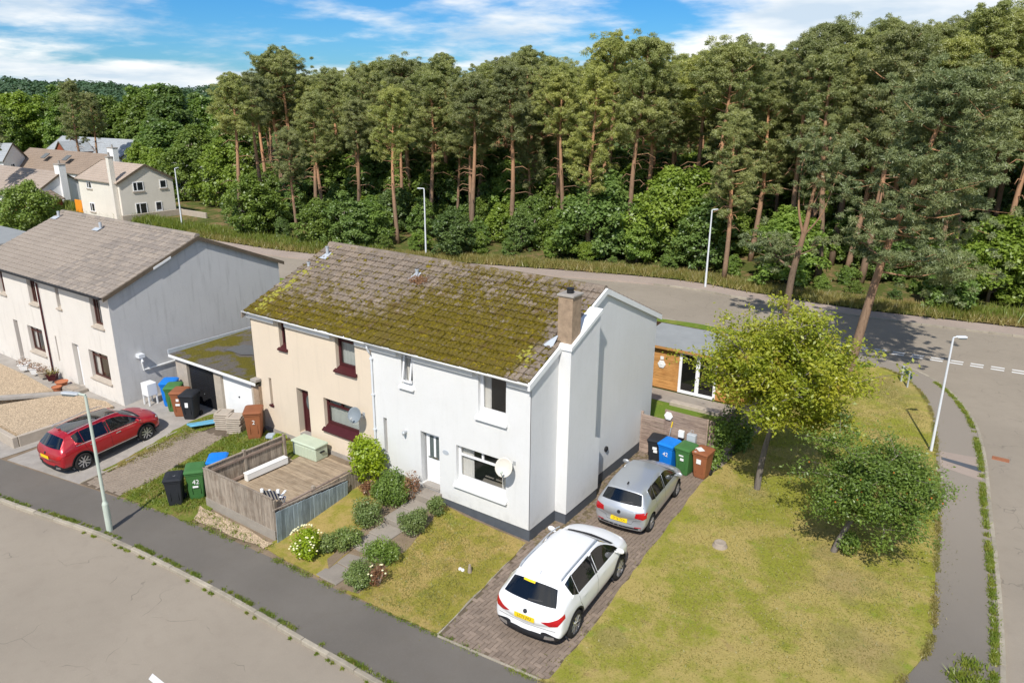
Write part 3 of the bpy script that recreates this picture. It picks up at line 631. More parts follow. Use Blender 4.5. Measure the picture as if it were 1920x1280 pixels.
def window(parent, O, u, n, a0, a1, z0, z1, fmat, rec=.14, t=.06, bars=(), sill=None, inside='curtain', room=True, casement=False):
    mb = MB(); B = lambda *k: obox(mb, O, u, n, *k)
    d0, d1 = -rec-.05, -rec+.02
    B(a0, a0+t, d0, d1, z0, z1); B(a1-t, a1, d0, d1, z0, z1); B(a0+t, a1-t, d0, d1, z0, z0+t); B(a0+t, a1-t, d0, d1, z1-t, z1)
    for b in bars:
        if b[0] == 'v': B(b[1]-t*.4, b[1]+t*.4, d0+.005, d1-.004, b[2], b[3])
        else: B(b[2], b[3], d0+.008, d1-.007, b[1]-t*.4, b[1]+t*.4)
    w = mb.build('window', fmat, parent)
    if casement:   # an opened sash hinged at its top
        p = MB(); h = z1-t-z0-t; ang = .16
        U, Nn = Vector(u), Vector(n); top = Vector(O)+U*(a0+t)+Vector((0, 0, z1-t*.7))-Nn*(rec-.03)
        def q(a, s, d=0): return top+U*a+(Nn*math.sin(ang)-Vector((0, 0, math.cos(ang))))*s+Nn*d
        ww = a1-a0-2*t
        for (A0, A1, S0, S1) in ((0, .05, 0, h), (ww-.05, ww, 0, h), (.05, ww-.05, 0, .05), (.05, ww-.05, h-.05, h)):
            p.add([q(A0, S0), q(A1, S0), q(A1, S1), q(A0, S1), q(A0, S0, .04), q(A1, S0, .04), q(A1, S1, .04), q(A0, S1, .04)], [(0, 1, 2, 3), (7, 6, 5, 4), (0, 4, 5, 1), (1, 5, 6, 2), (2, 6, 7, 3), (3, 7, 4, 0)])
        p.build('opened_sash', fmat, w); g = MB(); g.add([q(.05, .05, .02), q(ww-.05, .05, .02), q(ww-.05, h-.05, .02), q(.05, h-.05, .02)], [(0, 1, 2, 3)]); g.build('pane', MAT['glass'], w)
    else:
        g = MB(); U, Nn, Ov = Vector(u), Vector(n), Vector(O); P = lambda a, z: Ov+U*a-Nn*(rec+.012)+Vector((0, 0, z))
        vs_ = sorted([a0+t]+[b[1] for b in bars if b[0] == 'v' and b[3]-b[2] > (z1-z0)*.7]+[a1-t])
        for i in range(len(vs_)-1):
            g = MB(); g.add([P(vs_[i], z0+t), P(vs_[i+1], z0+t), P(vs_[i+1], z1-t), P(vs_[i], z1-t)], [(0, 1, 2, 3)]); g.build('pane', MAT['glass'], w)
    if room:
        r = MB(); obox(r, O, u, n, a0-.4, a1+.4, -rec-2.0, -rec-1.95, z0-.5, z1+.02); obox(r, O, u, n, a0-.4, a1+.4, -rec-2., -rec-.2, z0-.55, z0-.5); obox(r, O, u, n, a0-.45, a0-.4, -rec-2., -rec-.2, z0-.5, z1+.02); obox(r, O, u, n, a1+.4, a1+.45, -rec-2., -rec-.2, z0-.5, z1+.02); obox(r, O, u, n, a0-.4, a1+.4, -rec-2., -rec-.13, z1+.02, z1+.06)
        r.build('room_interior', MAT['room'], w)
    if inside:
        U, Nn, Ov = Vector(u), Vector(n), Vector(O); wd = (a1-a0)*(.24 if inside == 'curtain' else 1)
        for s_ in ((0, 1) if inside == 'curtain' else (0,)):
            c = MB()
            base = a0+t*.5 if s_ == 0 else a1-t*.5-wd*.6; ww = wd if s_ == 0 else wd*.6
            if inside != 'curtain': ww = a1-a0-t
            k = 16; vs = []
            for i in range(k+1):
                a = base+ww*i/k; d = rec+.11+.025*math.sin(i*2.1)
                vs += [Ov+U*a-Nn*d+Vector((0, 0, z0+.02)), Ov+U*a-Nn*d+Vector((0, 0, z1-.02))]
            c.add(vs, [(2*i, 2*i+2, 2*i+3, 2*i+1) for i in range(k)])
            c.build('curtain' if inside == 'curtain' else 'blind', MAT['curtain'] if inside == 'curtain' else MAT['blind'], w, smooth=True)
    if sill:
        smat, drop, out = sill; s_ = MB(); O_, U, Nn = Vector(O), Vector(u), Vector(n)
        e = .07; prof = [(-rec+.0, z0+.005), (out, z0-drop+.05), (out, z0-drop), (-.0, z0-drop+.0), (-rec, z0-drop)]
        vs = [O_+U*a+Nn*d+Vector((0, 0, z)) for a in (a0-e, a1+e) for d, z in prof]
        m = len(prof); s_.add(vs, [tuple(range(m-1, -1, -1)), tuple(range(m, 2*m))]+[(i, (i+1) % m, m+(i+1) % m, m+i) for i in range(m)])
        s_.build('sill', smat, w)
    return w
def door(parent, O, u, n, a0, a1, z0, z1, mat, fmat, rec=.2, glaz=(), hand=1):
    mb = MB(); t = .07; d0, d1 = -rec-.06, -rec+.02
    obox(mb, O, u, n, a0, a0+t, d0, d1, z0, z1); obox(mb, O, u, n, a1-t, a1, d0, d1, z0, z1); obox(mb, O, u, n, a0+t, a1-t, d0, d1, z1-t, z1)
    d = MB(); obox(d, O, u, n, a0+t, a1-t, -rec-.04, -rec, z0+.02, z1-t)
    for k in range(3): obox(d, O, u, n, a0+t+.1, a1-t-.1, -rec, -rec+.012, z0+.12+k*.22, z0+.3+k*.22)
    do = d.build('door', mat, parent); mb.build('door_frame', fmat, do)
    for (p0, p1, q0, q1) in glaz:
        g = MB(); obox(g, O, u, n, p0, p1, -rec, -rec+.01, q0, q1); g.build('pane', MAT['glass2'], do)
    h = MB(); aa = a1-t-.08 if hand > 0 else a0+t+.08; obox(h, O, u, n, aa-.06, aa+.03, -rec+.005, -rec+.05, z0+.95, z0+.99); h.build('handle', MAT['chrome'], do)
    if glaz:
        l = MB(); m_ = (a0+a1)/2; obox(l, O, u, n, m_-.13, m_+.13, -rec+.001, -rec+.02, z0+.92, z0+1.0); l.build('letter_box', MAT['chrome'], do)
    s_ = MB(); obox(s_, O, u, n, a0, a1, -rec-.06, .05, z0-.08, z0+.012); s_.build('threshold', MAT['concrete'], do)
    return do
MAT['glass2'] = mott('obscured_glass', (.10, .12, .12), .15, .25, 8, 60, 0, coat=.6)

# double-roll concrete tile, 24 triangles a strip
def tile_mesh(name, w, ln, mat, tilt=.03, rolls=2, h=.028, seg=8):
    mb = MB(); top0, top1, lo0 = [], [], []
    for i in range(seg+1):
        a = i/seg; x = -w/2+w*a; z = h*(abs(math.sin(math.pi*a*rolls))**.7) if rolls else (h if 0 < i < seg else 0)
        top0.append((x, 0, z+tilt)); top1.append((x, ln*1.12, z)); lo0.append((x, .0, z*.3+tilt-.06))
    n = seg+1; mb.add(top0+top1+lo0, [(i, i+1, n+i+1, n+i) for i in range(seg)]+[(2*n+i, 2*n+i+1, i+1, i) for i in range(seg)])
    mb.add([top0[0], top1[0], (top1[0][0], top1[0][1], -.03), lo0[0], top0[-1], top1[-1], (top1[-1][0], top1[-1][1], -.03), lo0[-1]], [(0, 1, 2, 3), (7, 6, 5, 4)])
    return mb.mesh(name, mat)
def tiled_slope(roof, me, E0, u, up, width, slope, w, ln, nparts, key, jit=.006, seed=1, gapw=.93):
    """E0 = eaves corner, u along eaves, up = unit vector up the slope"""
    E0, u, up = Vector(E0), Vector(u), Vector(up); nn = u.cross(up).normalized()
    if nn.z < 0: nn = -nn
    nc, nr = round(width/w), round(slope/ln); sw, sl = width/nc/w, slope/nr; rr = random.Random(seed); spots = []
    for r in range(nr):
        for c in range(nc): spots.append((c, r))
    spots.sort(key=lambda s: key(E0+u*((s[0]+.5)*width/nc)+up*(s[1]*sl)))
    rest = MB(); vv = [tuple(v.co) for v in me.vertices]; ff = [tuple(p.vertices) for p in me.polygons]
    for q, (c, r) in enumerate(spots):
        p = E0+u*((c+.5)*width/nc+rr.gauss(0, jit*.5))+up*(r*sl+rr.gauss(0, jit))+nn*rr.uniform(0, .006)
        B = Matrix.Identity(4)
        for i in range(3): B[i][0], B[i][1], B[i][2], B[i][3] = u[i]*sw*gapw, up[i], nn[i], p[i]
        B = B @ Euler((rr.gauss(0, .008), rr.gauss(0, .012), rr.gauss(0, .007))).to_matrix().to_4x4()
        if q < nparts: link('roof_tile', me, roof, T=B)
        else: rest.add([B @ Vector(v) for v in vv], ff)
    if rest.v: tag(rest.build('roof_tile_field', me.materials[0], roof), kind='stuff')
def ridge_caps(roof, A, B, mat, n, r=.13):
    A, B = Vector(A), Vector(B); d = (B-A)/n; k = 6
    for i in range(n):
        mb = MB(); vs = []
        for e in (A+d*i+d*.01, A+d*(i+1)-d*.01):
            for j in range(k+1):
                a = math.pi*j/k; vs.append(e+Vector((0, 0, -.02))+Vector((-d.normalized().y, d.normalized().x, 0))*math.cos(a)*r*1.15+Vector((0, 0, math.sin(a)*r)))
        mb.add(vs, [(j, j+1, k+1+j+1, k+1+j) for j in range(k)]+[tuple(range(k+1)), tuple(range(2*k+1, k, -1))]); mb.build('ridge_tile', mat, roof)
CAMP = Vector((11.06, -16.94, 12.73))
neark = lambda p: (p-CAMP).length

EZ, RZ, RY, DEP = 4.9, 6.74, 4.32, 8.64
up_f = Vector((0, RY+.3, RZ+.1-(EZ-.02))).normalized(); sl_f = math.hypot(RY+.3, RZ+.1-(EZ-.02))
def semi(x0, x1, label, mat, name):
    h = thing(name, label, 'house', ((x0+x1)/2, 0, -.4))
    return h
def gable_poly(x, y0, yr, y1, z0, ze, zr, mat, parent, name='gable_wall', th=.02, flip=False, zb=None):
    mb = MB(); pr = [(y0, z0), (y1, z0), (y1, zb or ze), (yr, zr), (y0, ze)]
    vs = [(x, y, z) for y, z in pr]+[(x-th, y, z) for y, z in pr]; n = 5
    mb.add(vs, [tuple(range(n)), tuple(range(2*n-1, n-1, -1))]+[(i, n+i, n+(i+1) % n, (i+1) % n) for i in range(n)]); return mb.build(name, mat, parent)
U, NF = (1, 0, 0), (0, -1, 0)
tm = tile_mesh('roof_tile', .36, .335, MAT['tile_moss'], .06, 2, .034)
def roof_half(h, x0, x1, seed):
    rf = MB()   # roof deck under the tiles
    rf.add([(x0, -.19, EZ+.0), (x1, -.19, EZ+.0), (x1, RY, RZ+.04), (x0, RY, RZ+.04), (x1, DEP+.3, EZ-.05), (x0, DEP+.3, EZ-.05)], [(0, 1, 2, 3), (3, 2, 4, 5)])
    roof = rf.build('roof', MAT['gap'], h)
    tiled_slope(roof, tm, (x0, -.22, EZ+.02), U, up_f, x1-x0, sl_f-.13, .36, .335, 300, neark, .012, seed)
    # the slope away from the camera, joined
    upb = Vector((0, -up_f.y, up_f.z)); b = MB(); vv = [tuple(v.co) for v in tm.vertices]; ff = [tuple(p.vertices) for p in tm.polygons]
    nc, nr = round((x1-x0)/.36), 14
    for r in range(nr):
        for c in range(nc):
            B = Matrix.Identity(4); p = Vector((x1, DEP+.36, EZ-.04))+Vector((-1, 0, 0))*((c+.5)*(x1-x0)/nc)+upb*(r*sl_f/nr); nn = Vector((0, upb.z, -upb.y))
            for i in range(3): B[i][0], B[i][1], B[i][2], B[i][3] = (-1, 0, 0)[i], upb[i], nn[i], p[i]
            b.add([B @ Vector(v) for v in vv], ff)
    tag(b.build('rear_roof_tile_field', MAT['tile_moss'], roof), kind='stuff')
    ridge_caps(roof, (x0, RY, RZ+.1), (x1, RY, RZ+.1), MAT['tile_moss'], round((x1-x0)/.45))
    return roof
def wall_head(h, x0, x1, gaps, mat):
    """box band under the gutter, broken at the upper windows"""
    xs = [x0]+[g for p in gaps for g in p]+[x1]
    for i in range(0, len(xs), 2):
        m_ = MB(); m_.box(xs[i], xs[i+1], -.13, .03, EZ-.22, EZ-.0); m_.build('eaves_band', mat, h)
    f = MB(); f.box(x0, x1, -.18, -.135, EZ-.06, EZ+.05); f.build('fascia', MAT['whitepaint'], h)
    g = MB(); k = 7; vs = []
    for x in (x0, x1):
        for j in range(k+1):
            a = math.pi*(1+j/k); vs.append((x, -.255+math.cos(a)*.07, EZ+.065+math.sin(a)*.085))
    g.add(vs, [(j, k+1+j, k+2+j, j+1) for j in range(k)]); go = g.build('gutter', MAT['whitepaint'], h, smooth=True)
    sm_ = go.modifiers.new('thickness', 'SOLIDIFY'); sm_.thickness = .008

# ---- white house
WX0, WX1 = -6.5, 0.
wh = thing('house', 'white roughcast semi-detached house with mossy roof and gable chimney', 'house', (-3.25, 0, -.4))
O = (WX0, 0, 0)
def A(x): return x-WX0
ow = [(A(-2.86), A(-.9), .67, 2.12), (A(-4.38), A(-3.58), .28, 2.2), (A(-1.95), A(-.9), 3.3, EZ-.06), (A(-5.14), A(-4.64), 3.6, EZ-.06), (A(-6.08), A(-5.92), .9, 2.25)]
wall(wh, 'front_wall', MAT['white'], O, U, 6.5, 0, EZ, ow, NF, .25)
gable_poly(0, 0, RY, DEP, 0, EZ, RZ, MAT['white'], wh)
m_ = MB(); m_.add([(WX0, DEP, -.4), (0, DEP, -.4), (0, DEP, EZ), (WX0, DEP, EZ)], [(3, 2, 1, 0)]); m_.build('rear_wall', MAT['white'], wh)
m_ = MB(); m_.box(WX0, -.002, .025, DEP-.002, -.6, -.0); m_.box(-.08, -.022, .06, DEP-.06, -.5, -.004); m_.build('plinth', MAT['plinth'], wh)
window(wh, O, U, NF, A(-2.86), A(-.9), .92, 2.12, MAT['upvc'], .16, .085, [('h', 1.76, A(-2.79), A(-.97)), ('v', A(-1.9), 1.76, 2.06)], (MAT['whitepaint'], .27, .12))
window(wh, O, U, NF, A(-1.95), A(-.9), 3.52, EZ-.06, MAT['upvc'], .16, .095, [], (MAT['whitepaint'], .24, .12))
window(wh, O, U, NF, A(-5.14), A(-4.64), 3.74, EZ-.06, MAT['upvc'], .16, .06, [('h', 4.62, A(-5.08), A(-4.7))], (MAT['whitepaint'], .16, .12), casement=True)
door(wh, O, U, NF, A(-4.3), A(-3.58), .28, 2.2, MAT['upvc'], MAT['upvc'], .22, [(A(-4.17), A(-4.0), 1.2, 2.02), (A(-3.9), A(-3.74), 1.2, 2.02)], -1)
m_ = MB(); m_.box(-6.08, -5.92, .17, .2, .9, 2.25); m_.build('slit_window', MAT['stonesill'], wh)
rfw = roof_half(wh, WX0+.001, .02, 3)
wall_head(wh, WX0+.002, .05, [(-5.24, -4.54), (-2.08, -.78)], MAT['white'])
# verge trim up both slopes, chimney breast, stack
def sloped(mb, y0, y1, x0, x1, dz0, dz1, zf):
    vs = [(x, y, zf(y)+d) for y in (y0, y1) for d in (dz0, dz1) for x in (x0, x1)]
    mb.add(vs, [(0, 1, 3, 2), (5, 4, 6, 7), (0, 4, 5, 1), (3, 7, 6, 2), (0, 2, 6, 4), (1, 5, 7, 3)])
zsl = lambda y: EZ+(RZ-EZ)*(y/RY) if y <= RY else EZ+(RZ-EZ)*((DEP-y)/RY)
m_ = MB(); sloped(m_, -.24, RY, .02, .1, -.07, .12, zsl); sloped(m_, RY, DEP+.25, .02, .1, -.07, .12, zsl); m_.build('verge_board', MAT['whitepaint'], wh)
cb = MB()
def slant(mb, x0, x1, y0, y1, z0, zf):
    mb.add([(x0, y0, z0), (x1, y0, z0), (x1, y1, z0), (x0, y1, z0), (x0, y0, zf(y0)), (x1, y0, zf(y0)), (x1, y1, zf(y1)), (x0, y1, zf(y1))], [(3, 2, 1, 0), (4, 5, 6, 7), (0, 1, 5, 4), (1, 2, 6, 5), (2, 3, 7, 6), (3, 0, 4, 7)])
slant(cb, -.02, .42, 1.5, 3.28, -.02, lambda y: zsl(y)+.02)
slant(cb, -.02, .421, 3.27, 3.62, -.01, lambda y: 2.05-(y-3.27)*.5)
chb = cb.build('chimney_breast', MAT['white'], wh)
c2 = MB(); slant(c2, -.06, .47, 1.45, 3.33, 0, lambda y: zsl(y)+.13); cc_ = MB(); sloped(cc_, 1.45, 3.33, -.06, .47, .02, .14, zsl); cc_.build('coping', MAT['whitepaint'], chb)
pl = MB(); pl.box(-.02, .40, 1.52, 3.6, -.5, -.02); pl.build('breast_plinth', MAT['plinth'], chb)
st = MB(); st.bevbox(-.13, .37, 1.58, 2.12, 5.2, 7.15, .01); sto = st.build('chimney_stack', MAT['harl'], wh)
c_ = MB(); c_.bevbox(-.17, .41, 1.54, 2.16, 7.15, 7.22, .012); c_.build('chimney_cap', MAT['concrete'], sto)
c_ = MB(); c_.lathe([(.11, 7.22), (.105, 7.33), (.12, 7.34), (.12, 7.37), (.08, 7.375)], 14, Matrix.Translation((.12, 1.85, 0))); c_.build('chimney_pot', MAT['black'], sto)
c_ = MB(); c_.add([(-.45, 1.25, zsl(1.25)+.2), (-.1, 1.25, zsl(1.25)+.18), (-.1, 1.62, zsl(1.6)+.36), (-.34, 1.62, zsl(1.6)+.2)], [(0, 1, 2, 3)]); c_.build('flashing', MAT['lead'], sto)
v_ = MB(); v_.lathe([(.1, 0), (.1, .06), (.07, .08)], 14, Matrix.Translation((0, 4.9, .85)) @ Matrix.Rotation(R(90), 4, 'Y')); v_.build('wall_vent', MAT['black'], wh)
# lantern, number plaque, cable clips on the facade
v_ = MB(); v_.box(-5.06, -4.98, -.1, 0, 1.98, 2.04); v_.lathe([(.03, 0), (.06, .1), (.03, .16)], 10, Matrix.Translation((-5.02, -.14, 1.9))); v_.build('wall_light', MAT['galv'], wh)
v_ = MB(); v_.lathe([(.13, 0), (.13, .015)], 16, Matrix.Translation((-3.3, 0, 1.72)) @ Matrix.Rotation(R(90), 4, 'X') @ Matrix.Diagonal((1, .6, 1, 1))); v_.build('number_plaque', MAT['lead'], wh)
v_ = MB(); v_.box(-.62, -.52, -.02, 0, 2.1, 2.22); v_.build('wall_box', MAT['galv'], wh)
def downpipe(h, x, y, z0, z1, mat, top=True):
    d = MB(); d.tube([(x, y-.25, z1), (x, y-.24, z1-.12), (x, y-.15, z1-.3), (x, y-.06, z1-.5), (x, y-.06, z0)], .036, 8)
    for z in np.arange(z0+.5, z1-.5, 1.3): d.box(x-.055, x+.055, y-.1, y, z, z+.05)
    d.build('downpipe', mat, h, smooth=False)
downpipe(wh, -6.46, 0, -.1, EZ-.02, MAT['lampwhite'])
# ---- cream house
ch = thing('house', 'cream roughcast semi-detached house with maroon window frames', 'house', (-9.75, 0, .05))
O = (-13., 0, 0); A2 = lambda x: x+13.
oc = [(A2(-9.11), A2(-7.31), .98, 2.26), (A2(-10.6), A2(-9.94), .46, 2.3), (A2(-8.27), A2(-7.3), 3.48, EZ-.04), (A2(-11.33), A2(-10.95), 3.68, EZ-.04), (A2(-12.22), A2(-12.06), 1.22, 2.34)]
wall(ch, 'front_wall', MAT['cream'], O, U, 6.5, -.4, EZ, oc, NF, .25)
g_ = gable_poly(-13., 0, RY, DEP, -.4, EZ, RZ, MAT['cream'], ch, th=-.02)
m_ = MB(); m_.add([(-13, DEP, -.4), (WX0, DEP, -.4), (WX0, DEP, EZ), (-13, DEP, EZ)], [(3, 2, 1, 0)]); m_.build('rear_wall', MAT['cream'], ch)
window(ch, O, U, NF, A2(-9.11), A2(-7.31), 1.2, 2.26, MAT['maroon'], .17, .1, [('h', 1.98, A2(-9.01), A2(-7.41)), ('v', A2(-8.3), 2.0, 2.2)], (MAT['maroon'], .24, .12), inside='blind')
window(ch, O, U, NF, A2(-8.27), A2(-7.3), 3.66, EZ-.04, MAT['maroon'], .17, .1, [('h', 4.6, A2(-8.2), A2(-7.4))], (MAT['maroon'], .2, .12), inside='blind')
window(ch, O, U, NF, A2(-11.33), A2(-10.95), 3.84, EZ-.04, MAT['maroon'], .17, .07, [], (MAT['maroon'], .18, .1), inside=None)
door(ch, O, U, NF, A2(-10.52), A2(-9.94), .46, 2.3, MAT['maroon'], MAT['maroon'], .22)
dg = MB(); dg.lathe([(.16, 0), (.16, .02)], 16, Matrix.Translation((-10.16, .215, 1.72)) @ Matrix.Rotation(R(90), 4, 'X') @ Matrix.Diagonal((1, 1.9, 1, 1))); dg.build('door_glass', MAT['glass2'], ch)
m_ = MB(); m_.box(-12.22, -12.06, .17, .2, 1.22, 2.34); sw_ = m_.build('slit_window', MAT['stonesill'], ch); m_ = MB(); m_.box(-12.26, -12.02, -.06, .16, 1.16, 1.23); m_.build('sill', MAT['maroon'], sw_)
rfc = roof_half(ch, -13.06, WX0-.001, 5)
wall_head(ch, -13.06, WX0-.002, [(-11.45, -10.84), (-8.4, -7.18)], MAT['whitepaint'])
m_ = MB(); sloped(m_, -.3, RY, -13.12, -13.06, -.1, .1, zsl); sloped(m_, RY, DEP+.25, -13.12, -13.06, -.1, .1, zsl); m_.build('verge_board', MAT['tile'], ch)
m_ = MB(); m_.box(-12.99, WX0-.01, -.03, 0, -.4, .2); m_.build('plinth', MAT['concrete'], ch)
def vent_pipe(roof, x, y, hh, mat, skirt=True):
    z = zsl(y)+.12; v = MB(); v.tube([(x, y, z-.1), (x, y, z+hh)], .06, 10); v.tube([(x, y, z+hh-.05), (x, y, z+hh)], .075, 10)
    if skirt: v.add([(x-.2, y-.3, zsl(y-.3)+.19), (x+.2, y-.3, zsl(y-.3)+.19), (x+.12, y+.12, zsl(y+.12)+.2), (x-.12, y+.12, zsl(y+.12)+.2)], [(0, 1, 2, 3)])
    v.build('vent_pipe', mat, roof)
vent_pipe(rfc, -12.4, 3.55, .4, MAT['lead']); vent_pipe(rfc, -12.65, 2.75, .2, MAT['lead'], False); vent_pipe(rfc, -7.3, 3.3, .28, MAT['lead'])
# moss cushions lying in the channels of the tiles
def moss(roof, x0, x1, n, seed, dens, mat, name='moss', size=(.03, .085), flatn=.38):
    r = np.random.default_rng(seed); bm = bmesh.new(); bmesh.ops.create_icosphere(bm, subdivisions=1, radius=1); bm.verts.index_update()
    bv = np.array([v.co[:] for v in bm.verts]); bf = np.array([[v.index for v in f.verts] for f in bm.faces]); bm.free()
    keep = bv[:, 2] > -.6
    V, F = [], []; k = 0
    cen = r.uniform([x0, -.18], [x1, RY-.1], (70, 2))
    while k < n:
        x = r.uniform(x0, x1); y = r.uniform(-.19, RY-.15)
        if r.random() > dens(x, y): continue
        if r.random() < .45: c = cen[r.integers(0, 70)]; x, y = np.clip(c[0]+r.normal(0, .2), x0, x1), np.clip(c[1]+r.normal(0, .15), -.19, RY-.15)
        if r.random() > dens(x, y)+.12: continue
        s_ = r.uniform(*size); v = bv*np.array([s_*r.uniform(.8, 1.6), s_*r.uniform(.8, 1.7), s_*flatn*r.uniform(.6, 1.3)])*(1+r.uniform(-.18, .18, (len(bv), 1)))
        z = zsl(y)+.135+.02
        ca, sa = up_f.y, up_f.z; yy = v[:, 1]*ca-v[:, 2]*sa; zz = v[:, 1]*sa+v[:, 2]*ca
        V.append(np.c_[v[:, 0]+x, yy+y, zz+z]); F.append(bf+k*len(bv)); k += 1
    return tag(link(name, npmesh(name, np.concatenate(V), np.concatenate(F), mat, True), roof), kind='stuff')
dw = lambda x, y: max(.03, min(1, (1-(max(0, y)/RY)**1.6)*(1 if x < -.9 else .4)))*(1. if x > -4.6 else max(.35, 1+(x+4.6)*.4))
moss(rfw, -6.5, -.05, 4600, 1, dw, MAT['moss'], size=(.022, .07))
moss(rfc, -13, -6.5, 1500, 2, lambda x, y: max(.05, 1-(y+.3)/1.5) if y < 1.4 else .05, MAT['moss'])
moss(rfc, -12.95, -11.7, 120, 3, lambda x, y: math.exp(-((x+12.45)/.22)**2)*(.9 if y < 2.4 else .1), MAT['moss_y'], 'stonecrop', (.04, .1), .6)
moss(rfw, -1.3, -.4, 45, 4, lambda x, y: math.exp(-((x+.75)/.3)**2-((y-.75)/.3)**2), MAT['moss_y'], 'stonecrop', (.03, .07), .8)

# satellite dishes
def dish(label, x, z, r, mat, out=.5, up=.0, yaw=0.):
    t_ = thing('satellite_dish', label, 'satellite dish', (x, 0, z), group='dishes on the front walls')
    T = Matrix.Translation((x, -out, z+.05)) @ Euler((R(68), 0, yaw)).to_matrix().to_4x4() @ Matrix.Diagonal((1, 1.12, 1, 1))
    d = MB(); prof = [(.001, -.06), (r*.3, -.055), (r*.6, -.035), (r*.85, -.012), (r, .01), (r*1.005, -.006), (r*.85, -.03), (r*.5, -.06), (.001, -.08)]; d.lathe(prof, 28, T); d.build('reflector', mat, t_, smooth=True)
    a = MB(); a.tube([(x, 0, z-.12), (x, -out*.55, z-.12), (x, -out+.06, z)], .022, 8); a.box(x-.06, x+.06, -.015, 0, z-.24, z); a.build('bracket', MAT['galv'], t_)
    L1 = T @ Vector((0, -r*.95, .0)); L2 = T @ Vector((0, -r*.55, r*1.05)); a = MB(); a.tube([L1, L2], .014, 6); a.tube([L2, L2+(L1-L2).normalized()*-.0+Vector((0, .08, .03))], .035, 8); a.build('feed_arm', MAT['lampgreen'] if mat is MAT['dishwhite'] else MAT['galv'], t_)
MAT['dishwhite'] = mott('dish_cream', (.62, .58, .50), .5, .1, 3, 40, .05); MAT['dishgrey'] = mott('dish_grey', (.20, .23, .25), .5, .12, 3, 40, .05)
dish('large off-white satellite dish by the big window of the white house', -.66, 2.12, .27, MAT['dishwhite'], .45, yaw=.35)
dish('dark grey satellite dish on the cream wall beside the downpipe', -7.02, 2.2, .25, MAT['dishgrey'], .45, yaw=.3)

# ---- terrace on the left
TX, TY0, TYR, TY1, TEZ, TRZ, TL = -19.78, -1.92, 2.42, 6.75, 4.85, 6.66, -31.9
th = thing('house', 'pale two-storey terrace with grey gable and brown window frames', 'house', (-25.8, 0, -.1))
O = (TL, TY0, 0); A3 = lambda x: x-TL
ot = []; tw = [(-21.34, -20.47, 3.36, 4.68, 1), (-24.34, -24.02, 3.66, 4.76, 1), (-27.06, -26.27, 3.44, 4.72, 1), (-30.2, -29.6, 3.46, 4.7, 1), (-22.2, -20.58, .82, 2.05, 1), (-27.95, -26.45, .92, 2.15, 1)]
td = [(-23.66, -23.08, -.04, 2.06), (-29.42, -28.95, .2, 2.18)]; ts = [(-25.23, -25.09, .84, 2.1)]
wall(th, 'front_wall', MAT['terr'], O, U, TX-TL, -.5, TEZ, [(A3(a), A3(b), c-.12, d) for a, b, c, d, *_ in tw]+[(A3(a), A3(b), c, d) for a, b, c, d in td+ts], NF, .24)
mb = MB(); pr_ = [(TY0, -.5), (TY1, -.5), (TY1, TEZ), (TYR, TRZ), (TY0, TEZ)]
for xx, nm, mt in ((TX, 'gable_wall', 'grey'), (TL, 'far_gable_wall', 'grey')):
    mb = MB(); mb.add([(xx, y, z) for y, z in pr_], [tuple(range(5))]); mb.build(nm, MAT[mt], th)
m_ = MB(); m_.box(TX-.2, TX+.015, TY0-.012, TY0+.0, -.5, TEZ); 
m_ = MB(); m_.add([(TX, TY1, -.5), (TL, TY1, -.5), (TL, TY1, TEZ), (TX, TY1, TEZ)], [(0, 1, 2, 3)]); m_.build('rear_wall', MAT['terr'], th)
for a, b, c, d, e in tw:
    bars = [('v', A3(a)+(b-a)*.3, c, d)] if b-a > .7 else []
    if b-a > 1.2: bars = [('v', A3(a)+(b-a)*.38, c, d), ('h', d-.26, A3(a), A3(b))]
    window(th, O, U, NF, A3(a), A3(b), c, d, MAT['brownframe'], .17, .075, bars, (MAT['stonesill'], .14, .08), inside='curtain' if b-a > .5 else None)
for i, (a, b, c, d) in enumerate(td):
    door(th, O, U, NF, A3(a)+.05, A3(b), c, d, MAT['upvc'] if i == 0 else MAT['brownframe'], MAT['upvc'] if i == 0 else MAT['brownframe'], .2, [(A3(a)+.2, A3(b)-.12, c+.25, d-.2)] if i == 0 else ())
for a, b, c, d in ts:
    m_ = MB(); m_.box(a, b, TY0+.15, TY0+.18, c, d); m_.build('slit_window', MAT['stonesill'], th)
up_t = Vector((0, TYR-TY0+.3, TRZ+.08-TEZ+.04)).normalized(); sl_t = math.hypot(TYR-TY0+.3, TRZ+.08-TEZ+.04)
rf = MB(); rf.add([(TL-.05, TY0-.28, TEZ-.06), (TX+.1, TY0-.28, TEZ-.06), (TX+.1, TYR, TRZ+.02), (TL-.05, TYR, TRZ+.02), (TX+.1, TY1+.25, TEZ-.06), (TL-.05, TY1+.25, TEZ-.06)], [(0, 1, 2, 3), (3, 2, 4, 5)])
rft = rf.build('roof', MAT['tile'], th)
tm2 = tile_mesh('terrace_roof_tile', .30, .30, MAT['tile'], .028, 1, .03, 6)
tiled_slope(rft, tm2, (TL-.05, TY0-.3, TEZ-.05), U, up_t, TX+.15-TL, sl_t, .30, .30, 300, neark, .001, 9, .97)
ridge_caps(rft, (TL-.05, TYR, TRZ+.08), (TX+.1, TYR, TRZ+.08), MAT['tile'], 27)
zt = lambda y: TEZ+(TRZ-TEZ)*((y-TY0)/(TYR-TY0)) if y <= TYR else TEZ+(TRZ-TEZ)*((TY1-y)/(TY1-TYR))
m_ = MB(); sloped(m_, TY0-.25, TYR, TX+.1, TX+.15, -.1, .07, zt); sloped(m_, TYR, TY1+.25, TX+.1, TX+.15, -.1, .07, zt); m_.build('verge_board', MAT['joint'], th)
m_ = MB(); sloped(m_, .15, 1.0, TX+.15, TX+.17, -.12, -.02, zt); m_.build('verge_patch', MAT['whitepaint'], th)
